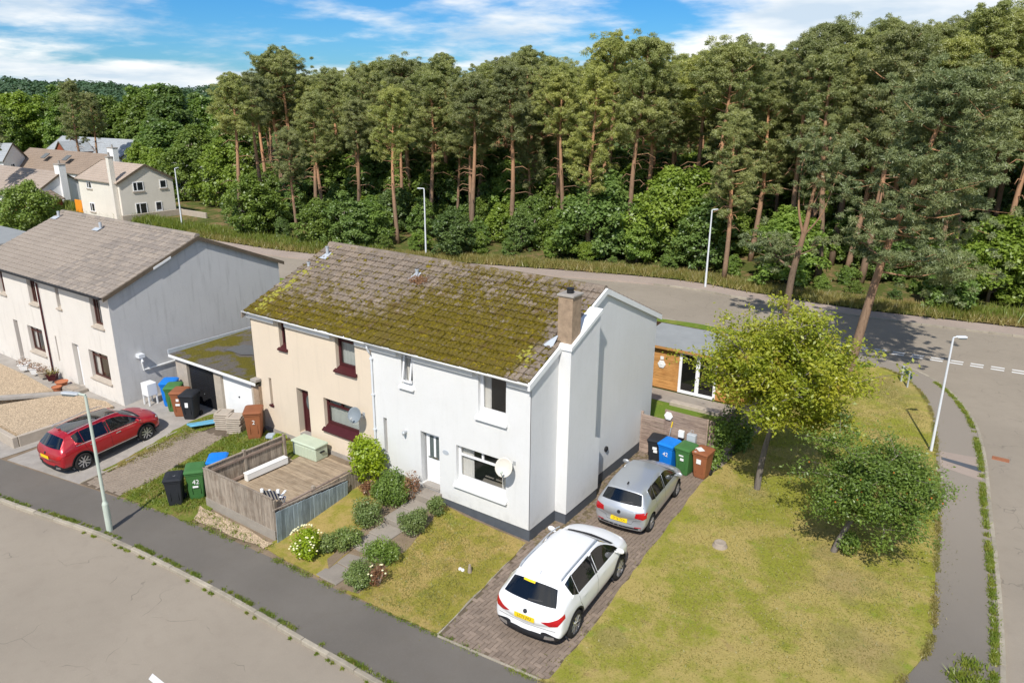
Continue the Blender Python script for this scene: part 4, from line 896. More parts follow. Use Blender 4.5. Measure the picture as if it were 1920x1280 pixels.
g = MB(); g.box(TL-.05, TX+.1, TY0-.4, TY0-.28, TEZ-.1, TEZ-.02); g.build('gutter', MAT['black'], th)
f = MB(); f.box(TL-.05, TX+.05, TY0-.28, TY0, TEZ-.12, TEZ-.06); f.build('soffit', MAT['whitepaint'], th)
d = MB(); d.tube([(-25.95, TY0-.3, TEZ-.1), (-25.95, TY0-.06, TEZ-.35), (-25.95, TY0-.06, -.1)], .04, 8); d.build('downpipe', MAT['maroon'], th)
for x, y in ((-26.6, 1.65), (-31.3, 1.9)):
    v = MB(); z = zt(y)+.06; v.tube([(x, y, z), (x, y, z+.38)], .07, 10); v.add([(x-.45, y-.25, zt(y-.25)+.16), (x+.1, y-.25, zt(y-.25)+.16), (x+.1, y-.02, zt(y)+.16), (x-.45, y-.02, zt(y)+.16)], [(0, 1, 2, 3)]); v.build('vent_pipe', MAT['lead'], rft)
# flood light, white conduit and hose reel on the grey gable
v = MB(); v.tube([(TX+.06, -.95, 1.95), (TX+.06, -.9, 1.3), (TX+.06, 1.6, 1.35), (TX+.06, 2.0, 1.55)], .03, 6); v.build('conduit', MAT['whitepaint'], th)
v = MB(); v.box(TX, TX+.28, -1.12, -.86, 1.92, 2.08); v.tube([(TX+.2, -1.0, 1.9), (TX+.3, -1.0, 1.75)], .05, 8); v.build('flood_light', MAT['lampwhite'], th)
mt_ = thing('meter_box', 'white meter cabinet on legs against the grey gable', 'meter box', (-19.0, -1.15, 0))
v = MB(); v.bevbox(-19.2, -18.72, -1.4, -.95, .42, .98, .02); v.build('cabinet', MAT['whitepaint'], mt_)
for x, y in ((-19.17, -1.36), (-18.76, -1.36), (-19.17, -1.0), (-18.76, -1.0)): v = MB(); v.box(x-.025, x+.025, y-.025, y+.025, -.1, .42); v.build('leg', MAT['whitepaint'], mt_)

# ---- double garage between the houses
ga = thing('garage', 'flat-roofed garage block with one black and one white door', 'garage', (-15.7, 0, 0))
GX0, GX1, GY = -18.45, -12.72, -.12
gd = [(-17.65, -15.72, -.3, 1.9), (-15.25, -13.22, -.3, 1.86)]
wall(ga, 'front_wall', MAT['stonesill'], (GX0, GY, 0), U, GX1-GX0, -.4, 2.0, [(a-GX0, b-GX0, -.4, d) for a, b, c, d in gd], NF, .1)
m_ = MB(); m_.box(GX0, GX0+.15, GY+.26, 5.2, -.4, 2.0); m_.box(-13.12, -13.02, GY+.26, 5.2, -.4, 2.0); m_.box(GX0, -13.02, 5.2, 5.3, -.4, 2.0); m_.build('side_wall', MAT['stonesill'], ga)
m_ = MB(); m_.box(GX1-.34, GX1, GY-.03, 0-.005, -.3, 1.88); m_.build('pillar', MAT['harl'], ga)
for i, (a, b, c, d) in enumerate(gd):
    dd = MB(); dd.box(a, b, GY+.12, GY+.15, -.3, d)
    do = dd.build('garage_door', MAT['black'] if i == 0 else MAT['whitepaint'], ga)
    if i == 0:
        for k in range(22):
            s_ = MB(); z = -.02+k*.085; s_.box(a+.03, b-.03, GY+.1, GY+.119, z, z+.06); s_.build('slat', MAT['black'], do)
    h_ = MB(); h_.lathe([(.03, 0), (.03, .04)], 10, Matrix.Translation(((a+b)/2, GY+.12, 1.05 if i else .6)) @ Matrix.Rotation(R(90), 4, 'X')); h_.build('handle', MAT['black'] if i else MAT['chrome'], do)
m_ = MB(); m_.add([(GX0-.12, GY-.18, 2.02), (GX1+.04, GY-.18, 2.0), (GX1+.04, GY+.2, 2.0), (-13.06, GY+.2, 2.0), (-13.06, 5.4, 2.18), (GX0-.12, 5.4, 2.18)], [(0, 1, 2, 3, 4, 5)])
m_.add([(GX0-.12, GY-.18, 2.1), (GX1+.04, GY-.18, 2.08), (GX1+.04, GY+.2, 2.09), (-13.06, GY+.2, 2.09), (-13.06, 5.4, 2.26), (GX0-.12, 5.4, 2.26)], [(0, 1, 2, 3, 4, 5)]); gro = m_.build('roof', MAT['garroof'], ga)
m_ = MB(); m_.box(GX0-.14, GX1+.06, GY-.21, GY-.182, 1.98, 2.09); m_.build('fascia', MAT['whitepaint'], ga)
m_ = MB(); m_.box(GX1-.3, GX1+.05, GY-.15, GY+.1, 2.1, 2.2); m_.build('corner_slab', MAT['concrete'], ga)
pp = jag([(-17.0, 1.3), (-14.2, 1.7), (-13.3, 2.9), (-13.4, 3.6), (-15.2, 2.9), (-16.9, 2.2)], .12, .5, 3); m_ = MB(); m_.add([(x, y, 2.1+.0333*(y+.3)+.004+.008) for x, y in pp], [tuple(range(len(pp)))]); m_.build('puddle', MAT['puddle'], gro)
m_ = MB(); m_.box(GX0-.16, GX0-.1, GY-.2, 5.4, 2.12, 2.3); m_.build('flashing', MAT['lead'], ga)
# ------------------------------------------------------------------ fenced deck
def boards(parent, name, mat, p0, p1, z0, z1, w, th=.018, gap=.006, hgt=None, lean=0., seed=1, side=1, ovl=.008):
    """upright boards between two points, each its own piece; hgt(t) gives top height"""
    p0, p1 = Vector(p0), Vector(p1); d = (p1-p0); n = round(d.length/w); ang = math.atan2(d.y, d.x); rr = random.Random(seed); b = MB()
    b.box(-.5, .5, -.5, .5, 0, 1); me = b.mesh(name, mat)
    for i in range(n):
        t = (i+.5)/n; p = p0+d*t; zt_ = hgt(t) if hgt else z1
        T = Matrix.Translation((p.x, p.y, z0+rr.uniform(-.01, .01))) @ Matrix.Rotation(ang+rr.uniform(-.03, .03)+.06, 4, 'Z') @ Matrix.Rotation(lean+rr.uniform(-.004, .004), 4, 'X') @ Matrix.Diagonal((d.length/n-gap+ovl, th, zt_-z0+rr.uniform(-.006, .006), 1))
        link(name, me, parent, T=T)
def rail(parent, name, mat, a, b, w=.05, h=.08):
    a, b = Vector(a), Vector(b); d = b-a; m_ = MB(); T = Matrix.Translation((a+b)/2) @ d.to_track_quat('X', 'Z').to_matrix().to_4x4()
    m_.box(-d.length/2, d.length/2, -w/2, w/2, -h/2, h/2, T=T); return m_.build(name, mat, parent)
DX0, DX1, DY0, DZ = -9.95, -6.42, -4.52, .06
dk = thing('timber_deck', 'weathered brown timber deck in front of the cream house', 'deck', (-8.2, -2.3, -.3))
rr_ = random.Random(5); nb = 30
for i in range(nb):
    y0 = -4.42+i*(4.1/nb); b = MB(); b.box(DX0-.0-(.9 if y0 > -1.4 else 0), DX1-.05, y0+.003, y0+4.1/nb-.006, DZ-.03, DZ+rr_.uniform(-.002, .003)); b.build('deck_board', MAT['deck'], dk)
b = MB(); b.box(DX0-.85, DX1-.08, -.4, -.34, -.3, DZ-.032); b.box(DX0-.0, DX1-.08, -4.4, -4.36, -.4, DZ-.032); b.build('joist', MAT['fence_v'], dk)
fn = thing('picket_fence', 'weathered brown board fence round three sides of the timber deck', 'fence', (-8.2, -4.5, -.4))
boards(fn, 'fence_board', MAT['fence_v'], (DX0, DY0), (DX1, DY0), -.12, 1.02, .115, seed=1)
boards(fn, 'fence_board', MAT['fence_v'], (DX0+.02, DY0+.04), (DX0+.12, -1.45), -.15, 1.02, .125, seed=2)
boards(fn, 'fence_board', MAT['fence_v'], (DX1, DY0+.04), (DX1+.04, -.95), -.2, .62, .125, seed=3)
for i in range(3):
    b = MB(); z = -.4+i*.12; b.box(DX0-.03, DX1+.02, DY0-.035-.012*i*0, DY0-.0, z, z+.112); b.build('gravel_board', mott('grey_gravel_board', (.30, .265, .22), .9, .15, 3, 40, .3) if i == 0 else bpy.data.materials['grey_gravel_board'], fn)
rail(fn, 'rail', MAT['fence_v'], (DX0-.01, DY0+.01, 1.05), (DX1, DY0+.01, 1.05), .07, .035)
rail(fn, 'rail', MAT['fence_v'], (DX0+.02, DY0, 1.05), (DX0+.14, -1.45, 1.05), .07, .035)
rail(fn, 'rail', MAT['fence_h'], (DX1-.05, DY0, .66), (DX1-.02, -.95, .66), .06, .05); rail(fn, 'rail', MAT['fence_h'], (DX1-.05, DY0+.05, .36), (DX1-.02, -.95, .36), .04, .07)
rail(fn, 'rail', MAT['fence_h'], (DX0+.06, DY0, .2), (DX0+.16, -1.45, .2), .04, .08); rail(fn, 'rail', MAT['fence_h'], (DX0+.06, DY0, .85), (DX0+.16, -1.45, .85), .04, .08)
for x, y, z in ((DX0+.07, -3.0, 1.12), (DX0+.2, -1.4, 1.15), (DX1-.06, -2.9, .78), (DX1-.02, -1.0, .8), (DX1+.0, DY0+.06, 1.0), (DX0+.05, DY0+.07, 1.05)):
    b = MB(); b.bevbox(x-.05, x+.05, y-.05, y+.05, -.3, z, .01); b.build('post', MAT['fence_v'], fn)
# blue-grey panel leaning outside the right side
bp = thing('fence_panel', 'blue-grey close-board fence panel leaning along the deck side', 'fence panel', (-6.25, -3.1, -.4))
boards(bp, 'panel_board', MAT['fence_blue'], (-6.26, -4.6), (-6.32, -1.62), -.42, .7, .165, .02, hgt=lambda t: .72-.28*t, lean=.05, seed=4)
rail(bp, 'cap_rail', MAT['fence_v'], (-6.31, -4.62, .75), (-6.36, -1.6, .47), .06, .03)
# low yellowish side boards behind the leaning panel
for i in range(4):
    b = MB(); b.box(-6.44, -6.41, -1.55, -.55, -.3+i*.16, -.17+i*.16); b.build('side_board', MAT['fence_h'], fn)
sb = thing('storage_box', 'pale green plastic storage box on the deck below the cream house', 'storage box', (-9.4, -.55, DZ), 0.02)
b = MB(); b.bevbox(-.62, .62, -.3, .3, 0, .5, .03)
for k in range(7): b.bevbox(-.58+k*.17, -.47+k*.17, -.315, -.29, .05, .45, .01)
b.build('tub', MAT['greybox'], sb, local=True)
b = MB(); b.bevbox(-.66, .66, -.34, .33, .5, .6, .035); b.build('lid', MAT['greybox'], sb, local=True)
b = MB(); b.box(.6, .68, -.1, .1, .3, .34); b.build('handle', MAT['black'], sb, local=True)
wb = thing('bench', 'low white bench against the inner left side of the deck fence', 'bench', (-9.62, -2.35, DZ), R(-2))
b = MB(); b.bevbox(-.12, .12, -.85, .85, .26, .3, .01); b.build('seat', MAT['whitepaint'], wb, local=True)
b = MB(); b.box(.08, .115, -.84, .84, .06, .26); b.build('front_panel', MAT['whitepaint'], wb, local=True)
for y in (-.8, .8): b = MB(); b.box(-.1, .08, y-.03, y+.03, 0, .26); b.build('leg', MAT['whitepaint'], wb, local=True)
# folding chair with a striped sling
cr_ = thing('garden_chair', 'white garden chair with a navy striped sling on the deck', 'chair', (-7.2, -3.85, DZ), R(30))
for s_ in (-1, 1):
    b = MB(); b.tube([(s_*.26, .2, .0), (s_*.26, -.05, .42), (s_*.26, -.3, .92)], .022, 8); b.build('back_post', MAT['whitepaint'], cr_, local=True)
    b = MB(); b.tube([(s_*.26, -.25, .0), (s_*.26, .22, .44)], .02, 8); b.build('leg', MAT['whitepaint'], cr_, local=True)
    b = MB(); b.bevbox(s_*.26-.04, s_*.26+.04, -.2, .25, .6, .64, .01); b.build('arm', MAT['whitepaint'], cr_, local=True)
    b = MB(); b.bevbox(s_*.26-.05, s_*.26+.05, -.36, -.28, .84, .97, .015); b.build('post_cap', MAT['whitepaint'], cr_, local=True)
navy = mott('navy_cloth', (.03, .04, .10), .9, .1, 5, 50, 0); cream_ = mott('cream_cloth', (.6, .58, .52), .9, .08, 5, 50, 0)
for i in range(9):
    x0, x1 = -.24+i*.48/9, -.24+(i+1)*.48/9; b = MB(); pts = [(.22, .44), (.05, .38), (-.08, .46), (-.18, .68), (-.29, .9)]
    for j in range(4): b.add([(x0, *pts[j]), (x1, *pts[j]), (x1, *pts[j+1]), (x0, *pts[j+1])], [(0, 1, 2, 3)])
    b.build('sling_stripe', navy if i % 2 == 0 else cream_, cr_, local=True)

# ------------------------------------------------------------------ wheelie bins
def text_mesh(s, size, mat, name='lettering', ext=.003):
    c = bpy.data.curves.new('txt', 'FONT'); c.body = s; c.size = size; c.align_x = 'CENTER'; c.align_y = 'CENTER'; c.extrude = ext
    o = bpy.data.objects.new('txt', c); COL.objects.link(o); bpy.context.view_layer.update()
    me = bpy.data.meshes.new_from_object(o.evaluated_get(bpy.context.evaluated_depsgraph_get())); bpy.data.objects.remove(o); bpy.data.curves.remove(c)
    me.name = name; me.materials.clear(); me.materials.append(mat); return me
def make_bin(mat, label, loc, rz, num=None, sticker=(), lidstick=False, side=False, h=1.0, group='wheelie bins', tilt=0):
    t_ = thing('wheelie_bin', label, 'wheelie bin', loc, rz, group, sc=h*1.04)
    b = MB()   # tub tapering to its foot, front is -Y
    rings = [(0.02, .2, -.2, .24), (.1, .215, -.215, .26), (.86, .265, -.28, .3), (.88, .285, -.3, .32), (.95, .285, -.3, .32), (.951, .25, -.265, .29)]
    vs = []
    for z, w, y0, y1 in rings:
        c = .03; vs += [(-w, y0+c, z), (-w+c, y0, z), (w-c, y0, z), (w, y0+c, z), (w, y1-c, z), (w-c, y1, z), (-w+c, y1, z), (-w, y1-c, z)]
    k = 8; fs = [(i*k+j, i*k+(j+1) % k, (i+1)*k+(j+1) % k, (i+1)*k+j) for i in range(len(rings)-1) for j in range(k)]+[tuple(range(k-1, -1, -1))]
    b.add(vs, fs)
    for x in (-.12, .12): b.box(x-.012, x+.012, -.262, -.23, .25, .8)
    tub = b.build('tub', mat, t_, local=True)
    l = MB(); rings = [(.95, .3, -.33, .36), (.985, .3, -.33, .36), (1.02, .25, -.27, .33), (1.035, .15, -.18, .28)]; vs = []
    for z, w, y0, y1 in rings:
        c = .04; vs += [(-w, y0+c, z), (-w+c, y0, z), (w-c, y0, z), (w, y0+c, z), (w, y1-c, z+.02), (w-c, y1, z+.02), (-w+c, y1, z+.02), (-w, y1-c, z+.02)]
    l.add(vs, [(i*k+j, i*k+(j+1) % k, (i+1)*k+(j+1) % k, (i+1)*k+j) for i in range(len(rings)-1) for j in range(k)]+[tuple(range(24, 32)), tuple(range(7, -1, -1))])
    l.build('lid', mat, t_, local=True)
    hb = MB(); hb.tube([(-.25, .3, .93), (-.25, .4, .97), (.25, .4, .97), (.25, .3, .93)], .017, 8); hb.build('handle', mat, t_, local=True)
    for s_ in (-1, 1):
        w_ = MB(); w_.lathe([(.06, -.03), (.1, -.028), (.105, 0), (.1, .028), (.06, .03)], 16, Matrix.Translation((s_*.24, .26, .105)) @ Matrix.Rotation(R(90), 4, 'Y')); w_.build('wheel', MAT['tyre'], t_, local=True)
    w_ = MB(); w_.tube([(-.24, .26, .105), (.24, .26, .105)], .012, 6); w_.build('axle', MAT['galv'], t_, local=True)
    F = Matrix.Translation((0, -.262, .62)) @ Matrix.Rotation(R(86), 4, 'X') if not side else Matrix.Translation((.262, 0, .62)) @ Matrix.Rotation(R(90), 4, 'Z') @ Matrix.Rotation(R(86), 4, 'X')
    for (x, z, w, hh) in sticker:
        p = MB(); p.box(x-w/2, x+w/2, z-hh/2, z+hh/2, .012, .018, T=F); p.build('sticker', MAT['paper'], tub, local=True)
    if num: link('number', text_mesh(num, .2, MAT['paper']), tub, local=True, T=F @ Matrix.Translation((0.02, .02, .014)))
    if lidstick: p = MB(); p.box(-.07, .07, -.06, .05, 1.036, 1.04); p.build('sticker', MAT['paper'], tub, local=True)
    return t_
Z4 = -.385
make_bin(MAT['bin_black'], 'black wheelie bin nearest the white gable, beside the slatted gate', (.98, 7.2, Z4), .12, sticker=[(.0, .1, .16, .14), (.03, -.03, .14, .1)])
make_bin(MAT['bin_blue'], 'blue wheelie bin between the black and green bins by the white house', (1.52, 7.05, Z4), -.1, num='42', h=1.04)
make_bin(MAT['bin_green'], 'green wheelie bin between the blue and brown bins by the white house', (2.16, 7.1, Z4), -.12, sticker=[(-.02, .12, .17, .07), (.02, -.02, .13, .09)], h=1.04)
make_bin(MAT['bin_brown'], 'brown wheelie bin with papers on its lid beside the hedge', (2.78, 7.2, Z4), -.08, sticker=[(-.02, .06, .17, .2)], h=1.0)
make_bin(MAT['bin_black'], 'black wheelie bin on the grass at the front corner of the deck', (-11.0, -5.0, gz(-11, -5)), R(48), lidstick=True, h=.98)
make_bin(MAT['bin_green'], 'green wheelie bin with white number beside the deck fence', (-10.75, -4.35, gz(-10.8, -4.4)), R(50), num='42', sticker=[(0, -.13, .16, .06)], h=1.06)
make_bin(MAT['bin_blue'], 'blue wheelie bin tucked behind the front corner of the deck fence', (-10.65, -3.55, gz(-10.7, -3.7)), R(45), num='2', h=1.05)
make_bin(MAT['bin_blue'], 'blue wheelie bin leaning nearest the grey gable beside the meter cabinet', (-18.1, -.75, 0), R(40), h=1.06)
make_bin(MAT['bin_green'], 'green wheelie bin in the row before the black garage door', (-17.45, -.95, 0), R(42), sticker=[(0, 0, .12, .1)], h=1.06)
make_bin(MAT['bin_brown'], 'brown wheelie bin in the row before the black garage door', (-16.75, -1.1, 0), R(35), sticker=[(0, .08, .1, .1), (0, -.1, .16, .08)], h=1.06)
make_bin(MAT['bin_black'], 'black wheelie bin at the end of the row before the black garage door', (-16.15, -1.05, 0), R(30), sticker=[(0, 0, .12, .18)], h=1.06)
make_bin(MAT['bin_brown'], 'brown wheelie bin standing alone in front of the white garage door', (-12.35, -.75, .06), R(45), num='2', h=1.12)
pp_ = thing('paper_pile', 'loose papers lying on the lid of the brown bin', 'papers', (2.7, 7.1, .66))
for i, (x, y, r_) in enumerate(((2.62, 7.08, .3), (2.75, 7.18, -.2), (2.68, 7.14, .8))):
    b = MB(); b.box(-.11, .11, -.15, .15, 0, .012, T=Matrix.Translation((x, y, .665+i*.014)) @ Matrix.Rotation(r_, 4, 'Z')); b.build('sheet', MAT['paper'] if i != 1 else MAT['stonesill'], pp_)
# stacks of paving slabs and blue boards by the garage
for si, (x, y, n, lb) in enumerate(((-14.15, -.85, 8, 'left-hand stack of beige concrete slabs before the white garage door'), (-13.45, -.8, 8, 'right-hand stack of beige concrete slabs beside the brown bin'))):
    t_ = thing('slab_stack', lb, 'slab stack', (x, y, .03), group='stacked slabs')
    for i in range(n):
        b = MB(); T = Matrix.Translation((x+rr_.uniform(-.02, .02), y+rr_.uniform(-.02, .02), .03+i*.088)) @ Matrix.Rotation(rr_.uniform(-.05, .05)+.5, 4, 'Z'); b.bevbox(-.3, .3, -.3, .3, 0, .06, .01, T=T); b.box(-.3, -.2, -.2, .2, .06, .088, T=T); b.box(.2, .3, -.2, .2, .06, .088, T=T); b.build('slab', MAT['stonesill'], t_)
for i in range(4):
    T = Matrix.Translation((-15.2+.16*i, -1.15-.05*i, .08+.035*i)) @ Matrix.Rotation(R(60), 4, 'Z'); b = MB(); b.bevbox(-.62, .62, -.07, .07, 0, .035, .006, T=T)
    tag(b.build('painted_board', MAT['bluetim']), 'faded blue painted board lying by the stacked slabs', 'board', 'blue boards by the slabs')
# rubbish at the foot of the cream wall
b = MB(); bm = bmesh.new(); bmesh.ops.create_icosphere(bm, subdivisions=2, radius=.22)
for v in bm.verts: v.co *= 1+.25*math.sin(v.co.x*23+v.co.y*17)+.1*math.cos(v.co.z*31); v.co.z *= .6
b.bm(bm, 0, Matrix.Translation((-11.75, -.45, .15))); tag(b.build('rubbish_bag', mott('grey_polythene', (.33, .38, .43), .35, .2, 6, 30, .3), smooth=True), 'crumpled grey plastic bag by the cream wall', 'bag')

# ------------------------------------------------------------------ cars
def loft(st, glass_side, wind, rear, sun=None, clad=0, name='car'):
    bm = bmesh.new(); rings = []
    for (y, zb, w, zm, zs, zt_, wb_, zr, wr, ztop, cv_) in st:
        half = [(0, zb), (.84*w, zb), (.965*w, zb+.13), (w, zm), (.985*w, zs), (wb_, zt_), (wr, zr), (wr*.72, ztop-.022), (0, ztop)]
        pts = [(x, z) for x, z in half]+[(-x, z) for x, z in half[-2:0:-1]]
        rings.append([bm.verts.new((x, y+cv_*(x/w)**2, z)) for x, z in pts])
    k = len(rings[0]); F = {}
    for i in range(len(rings)-1):
        for j in range(k):
            F[i, j] = bm.faces.new((rings[i][j], rings[i][(j+1) % k], rings[i+1][(j+1) % k], rings[i+1][j]))
            if clad and (j in (0, 1, k-1, k-2)): F[i, j].material_index = 2
    bm.faces.new(rings[0][::-1]); bm.faces.new(rings[-1])
    cl = bm.edges.layers.float.new('crease_edge')
    for i in range(len(rings)-1):
        for j, c in ((4, .8), (k-4, .8), (5, .6), (k-5, .6), (1, .5), (k-1, .5)):
            e = bm.edges.get((rings[i][j], rings[i+1][j]))
            if e: e[cl] = c
    for j in (5, k-6): F[7, j].material_index = 2
    groups = [[F[i, 5] for i in g] for g in glass_side]+[[F[i, k-6] for i in g] for g in glass_side]
    groups += [[F[i, j] for i in wind for j in (6, 7, 8, 9)], [F[i, j] for i in rear for j in (6, 7, 8, 9)]]
    if sun: groups.append([F[i, j] for i in sun for j in (7, 8)])
    for gi, g in enumerate(groups):
        th = .02 if gi < 2*len(glass_side) else (.05 if gi < 2*len(glass_side)+2 else .03)
        bmesh.ops.inset_region(bm, faces=g, thickness=th, use_even_offset=True)
        gs = set(g)
        for f in g: f.material_index = 1
        vc = {}
        for f in g:
            for v in f.verts: vc[v] = vc.get(v, 0)+1
        for v, n_ in vc.items():
            if n_ == 1:
                for e in v.link_edges:
                    if not any(q in gs for q in e.link_faces): e[cl] = 1.
        for f in g:
            for e in f.edges:
                if sum(1 for q in e.link_faces if q in gs) == 1: e[cl] = 1.
    bmesh.ops.recalc_face_normals(bm, faces=bm.faces[:])
    me = bpy.data.meshes.new(name); bm.to_mesh(me); bm.free(); return me
def evaluated(me, mods):
    o = bpy.data.objects.new('tmp', me); COL.objects.link(o); mods(o); bpy.context.view_layer.update()
    r = bpy.data.meshes.new_from_object(o.evaluated_get(bpy.context.evaluated_depsgraph_get()), preserve_all_data_layers=False); bpy.data.objects.remove(o); return r
def submesh(me, sel, name, mat, push=0., smooth=True):
    idx = {}; vs = []; fs = []
    for p in sel:
        f = []
        for v in p.vertices:
            if v not in idx: idx[v] = len(vs); c = me.vertices[v]; vs.append(c.co+c.normal*push)
            f.append(idx[v])
        fs.append(f)
    m_ = bpy.data.meshes.new(name); m_.from_pydata([tuple(v) for v in vs], [], fs); m_.materials.append(mat); m_.polygons.foreach_set('use_smooth', [smooth]*len(fs)); m_.update(); return m_
def islands(me, polys):
    ed = {}
    for p in polys:
        for e in p.edge_keys: ed.setdefault(e, []).append(p.index)
    pm = {p.index: p for p in polys}; seen = set(); out = []
    for p in polys:
        if p.index in seen: continue
        st = [p.index]; seen.add(p.index); isl = []
        while st:
            q = st.pop(); isl.append(pm[q])
            for e in pm[q].edge_keys:
                for r in ed[e]:
                    if r not in seen: seen.add(r); st.append(r)
        out.append(isl)
    return out
SUV = [(-2.255, 0.42, 0.6, 0.5, 0.58, 0.64, 0.58, 0.67, 0.52, 0.68, 0.1), (-2.285, 0.33, 0.87, 0.5, 0.66, 0.76, 0.83, 0.8, 0.77, 0.81, 0.17), (-2.235, 0.27, 0.915, 0.54, 0.8, 0.92, 0.86, 0.96, 0.79, 0.97, 0.2), (-2.14, 0.25, 0.93, 0.56, 0.87, 1.06, 0.865, 1.1, 0.775, 1.115, 0.2), (-1.72, 0.245, 0.938, 0.57, 0.9, 1.12, 0.865, 1.455, 0.63, 1.525, 0.14), (-1.5, 0.24, 0.94, 0.57, 0.91, 1.22, 0.85, 1.455, 0.645, 1.575, 0.08), (-1.16, 0.24, 0.94, 0.57, 0.89, 1.07, 0.875, 1.53, 0.635, 1.6, 0.04), (-0.16, 0.24, 0.94, 0.57, 0.88, 1.045, 0.88, 1.535, 0.63, 1.61, 0), (-0.06, 0.24, 0.94, 0.57, 0.88, 1.043, 0.88, 1.533, 0.63, 1.61, 0), (0.6, 0.24, 0.94, 0.57, 0.87, 1.03, 0.88, 1.485, 0.6, 1.55, -0.06), (1.36, 0.245, 0.94, 0.57, 0.86, 1.0, 0.87, 1.04, 0.74, 1.085, -0.12), (1.8, 0.25, 0.93, 0.57, 0.84, 0.95, 0.84, 0.985, 0.73, 1.03, -0.15), (2.12, 0.27, 0.9, 0.56, 0.76, 0.86, 0.78, 0.9, 0.68, 0.935, -0.2), (2.25, 0.31, 0.82, 0.54, 0.66, 0.74, 0.7, 0.77, 0.6, 0.79, -0.2), (2.275, 0.4, 0.6, 0.5, 0.56, 0.6, 0.52, 0.62, 0.46, 0.63, -0.12)]
HATCH = [(-1.97, .40, .55, .48, .55, .60, .53, .63, .48, .64, .09), (-1.995, .31, .79, .48, .62, .70, .76, .74, .71, .75, .15), (-1.96, .24, .825, .52, .76, .86, .78, .90, .72, .91, .17), (-1.88, .22, .835, .53, .82, .96, .785, 1.0, .715, 1.01, .17),
         (-1.55, .21, .84, .54, .85, 1.0, .785, 1.33, .60, 1.395, .11), (-1.28, .21, .84, .54, .855, 1.06, .775, 1.345, .612, 1.43, .06), (-.95, .21, .84, .54, .84, .97, .79, 1.385, .605, 1.45, .03), (-.16, .21, .84, .54, .83, .95, .79, 1.39, .60, 1.46, 0), (-.06, .21, .84, .54, .83, .948, .79, 1.388, .60, 1.46, 0),
         (.50, .21, .84, .54, .82, .94, .79, 1.34, .575, 1.40, -.05), (1.22, .215, .84, .54, .80, .90, .775, .93, .66, .965, -.1), (1.60, .22, .83, .53, .77, .85, .75, .88, .65, .915, -.13), (1.86, .25, .80, .52, .70, .77, .70, .80, .60, .825, -.18), (1.97, .29, .72, .5, .6, .67, .62, .69, .54, .71, -.18), (1.99, .38, .52, .46, .52, .56, .46, .58, .4, .585, -.1)]
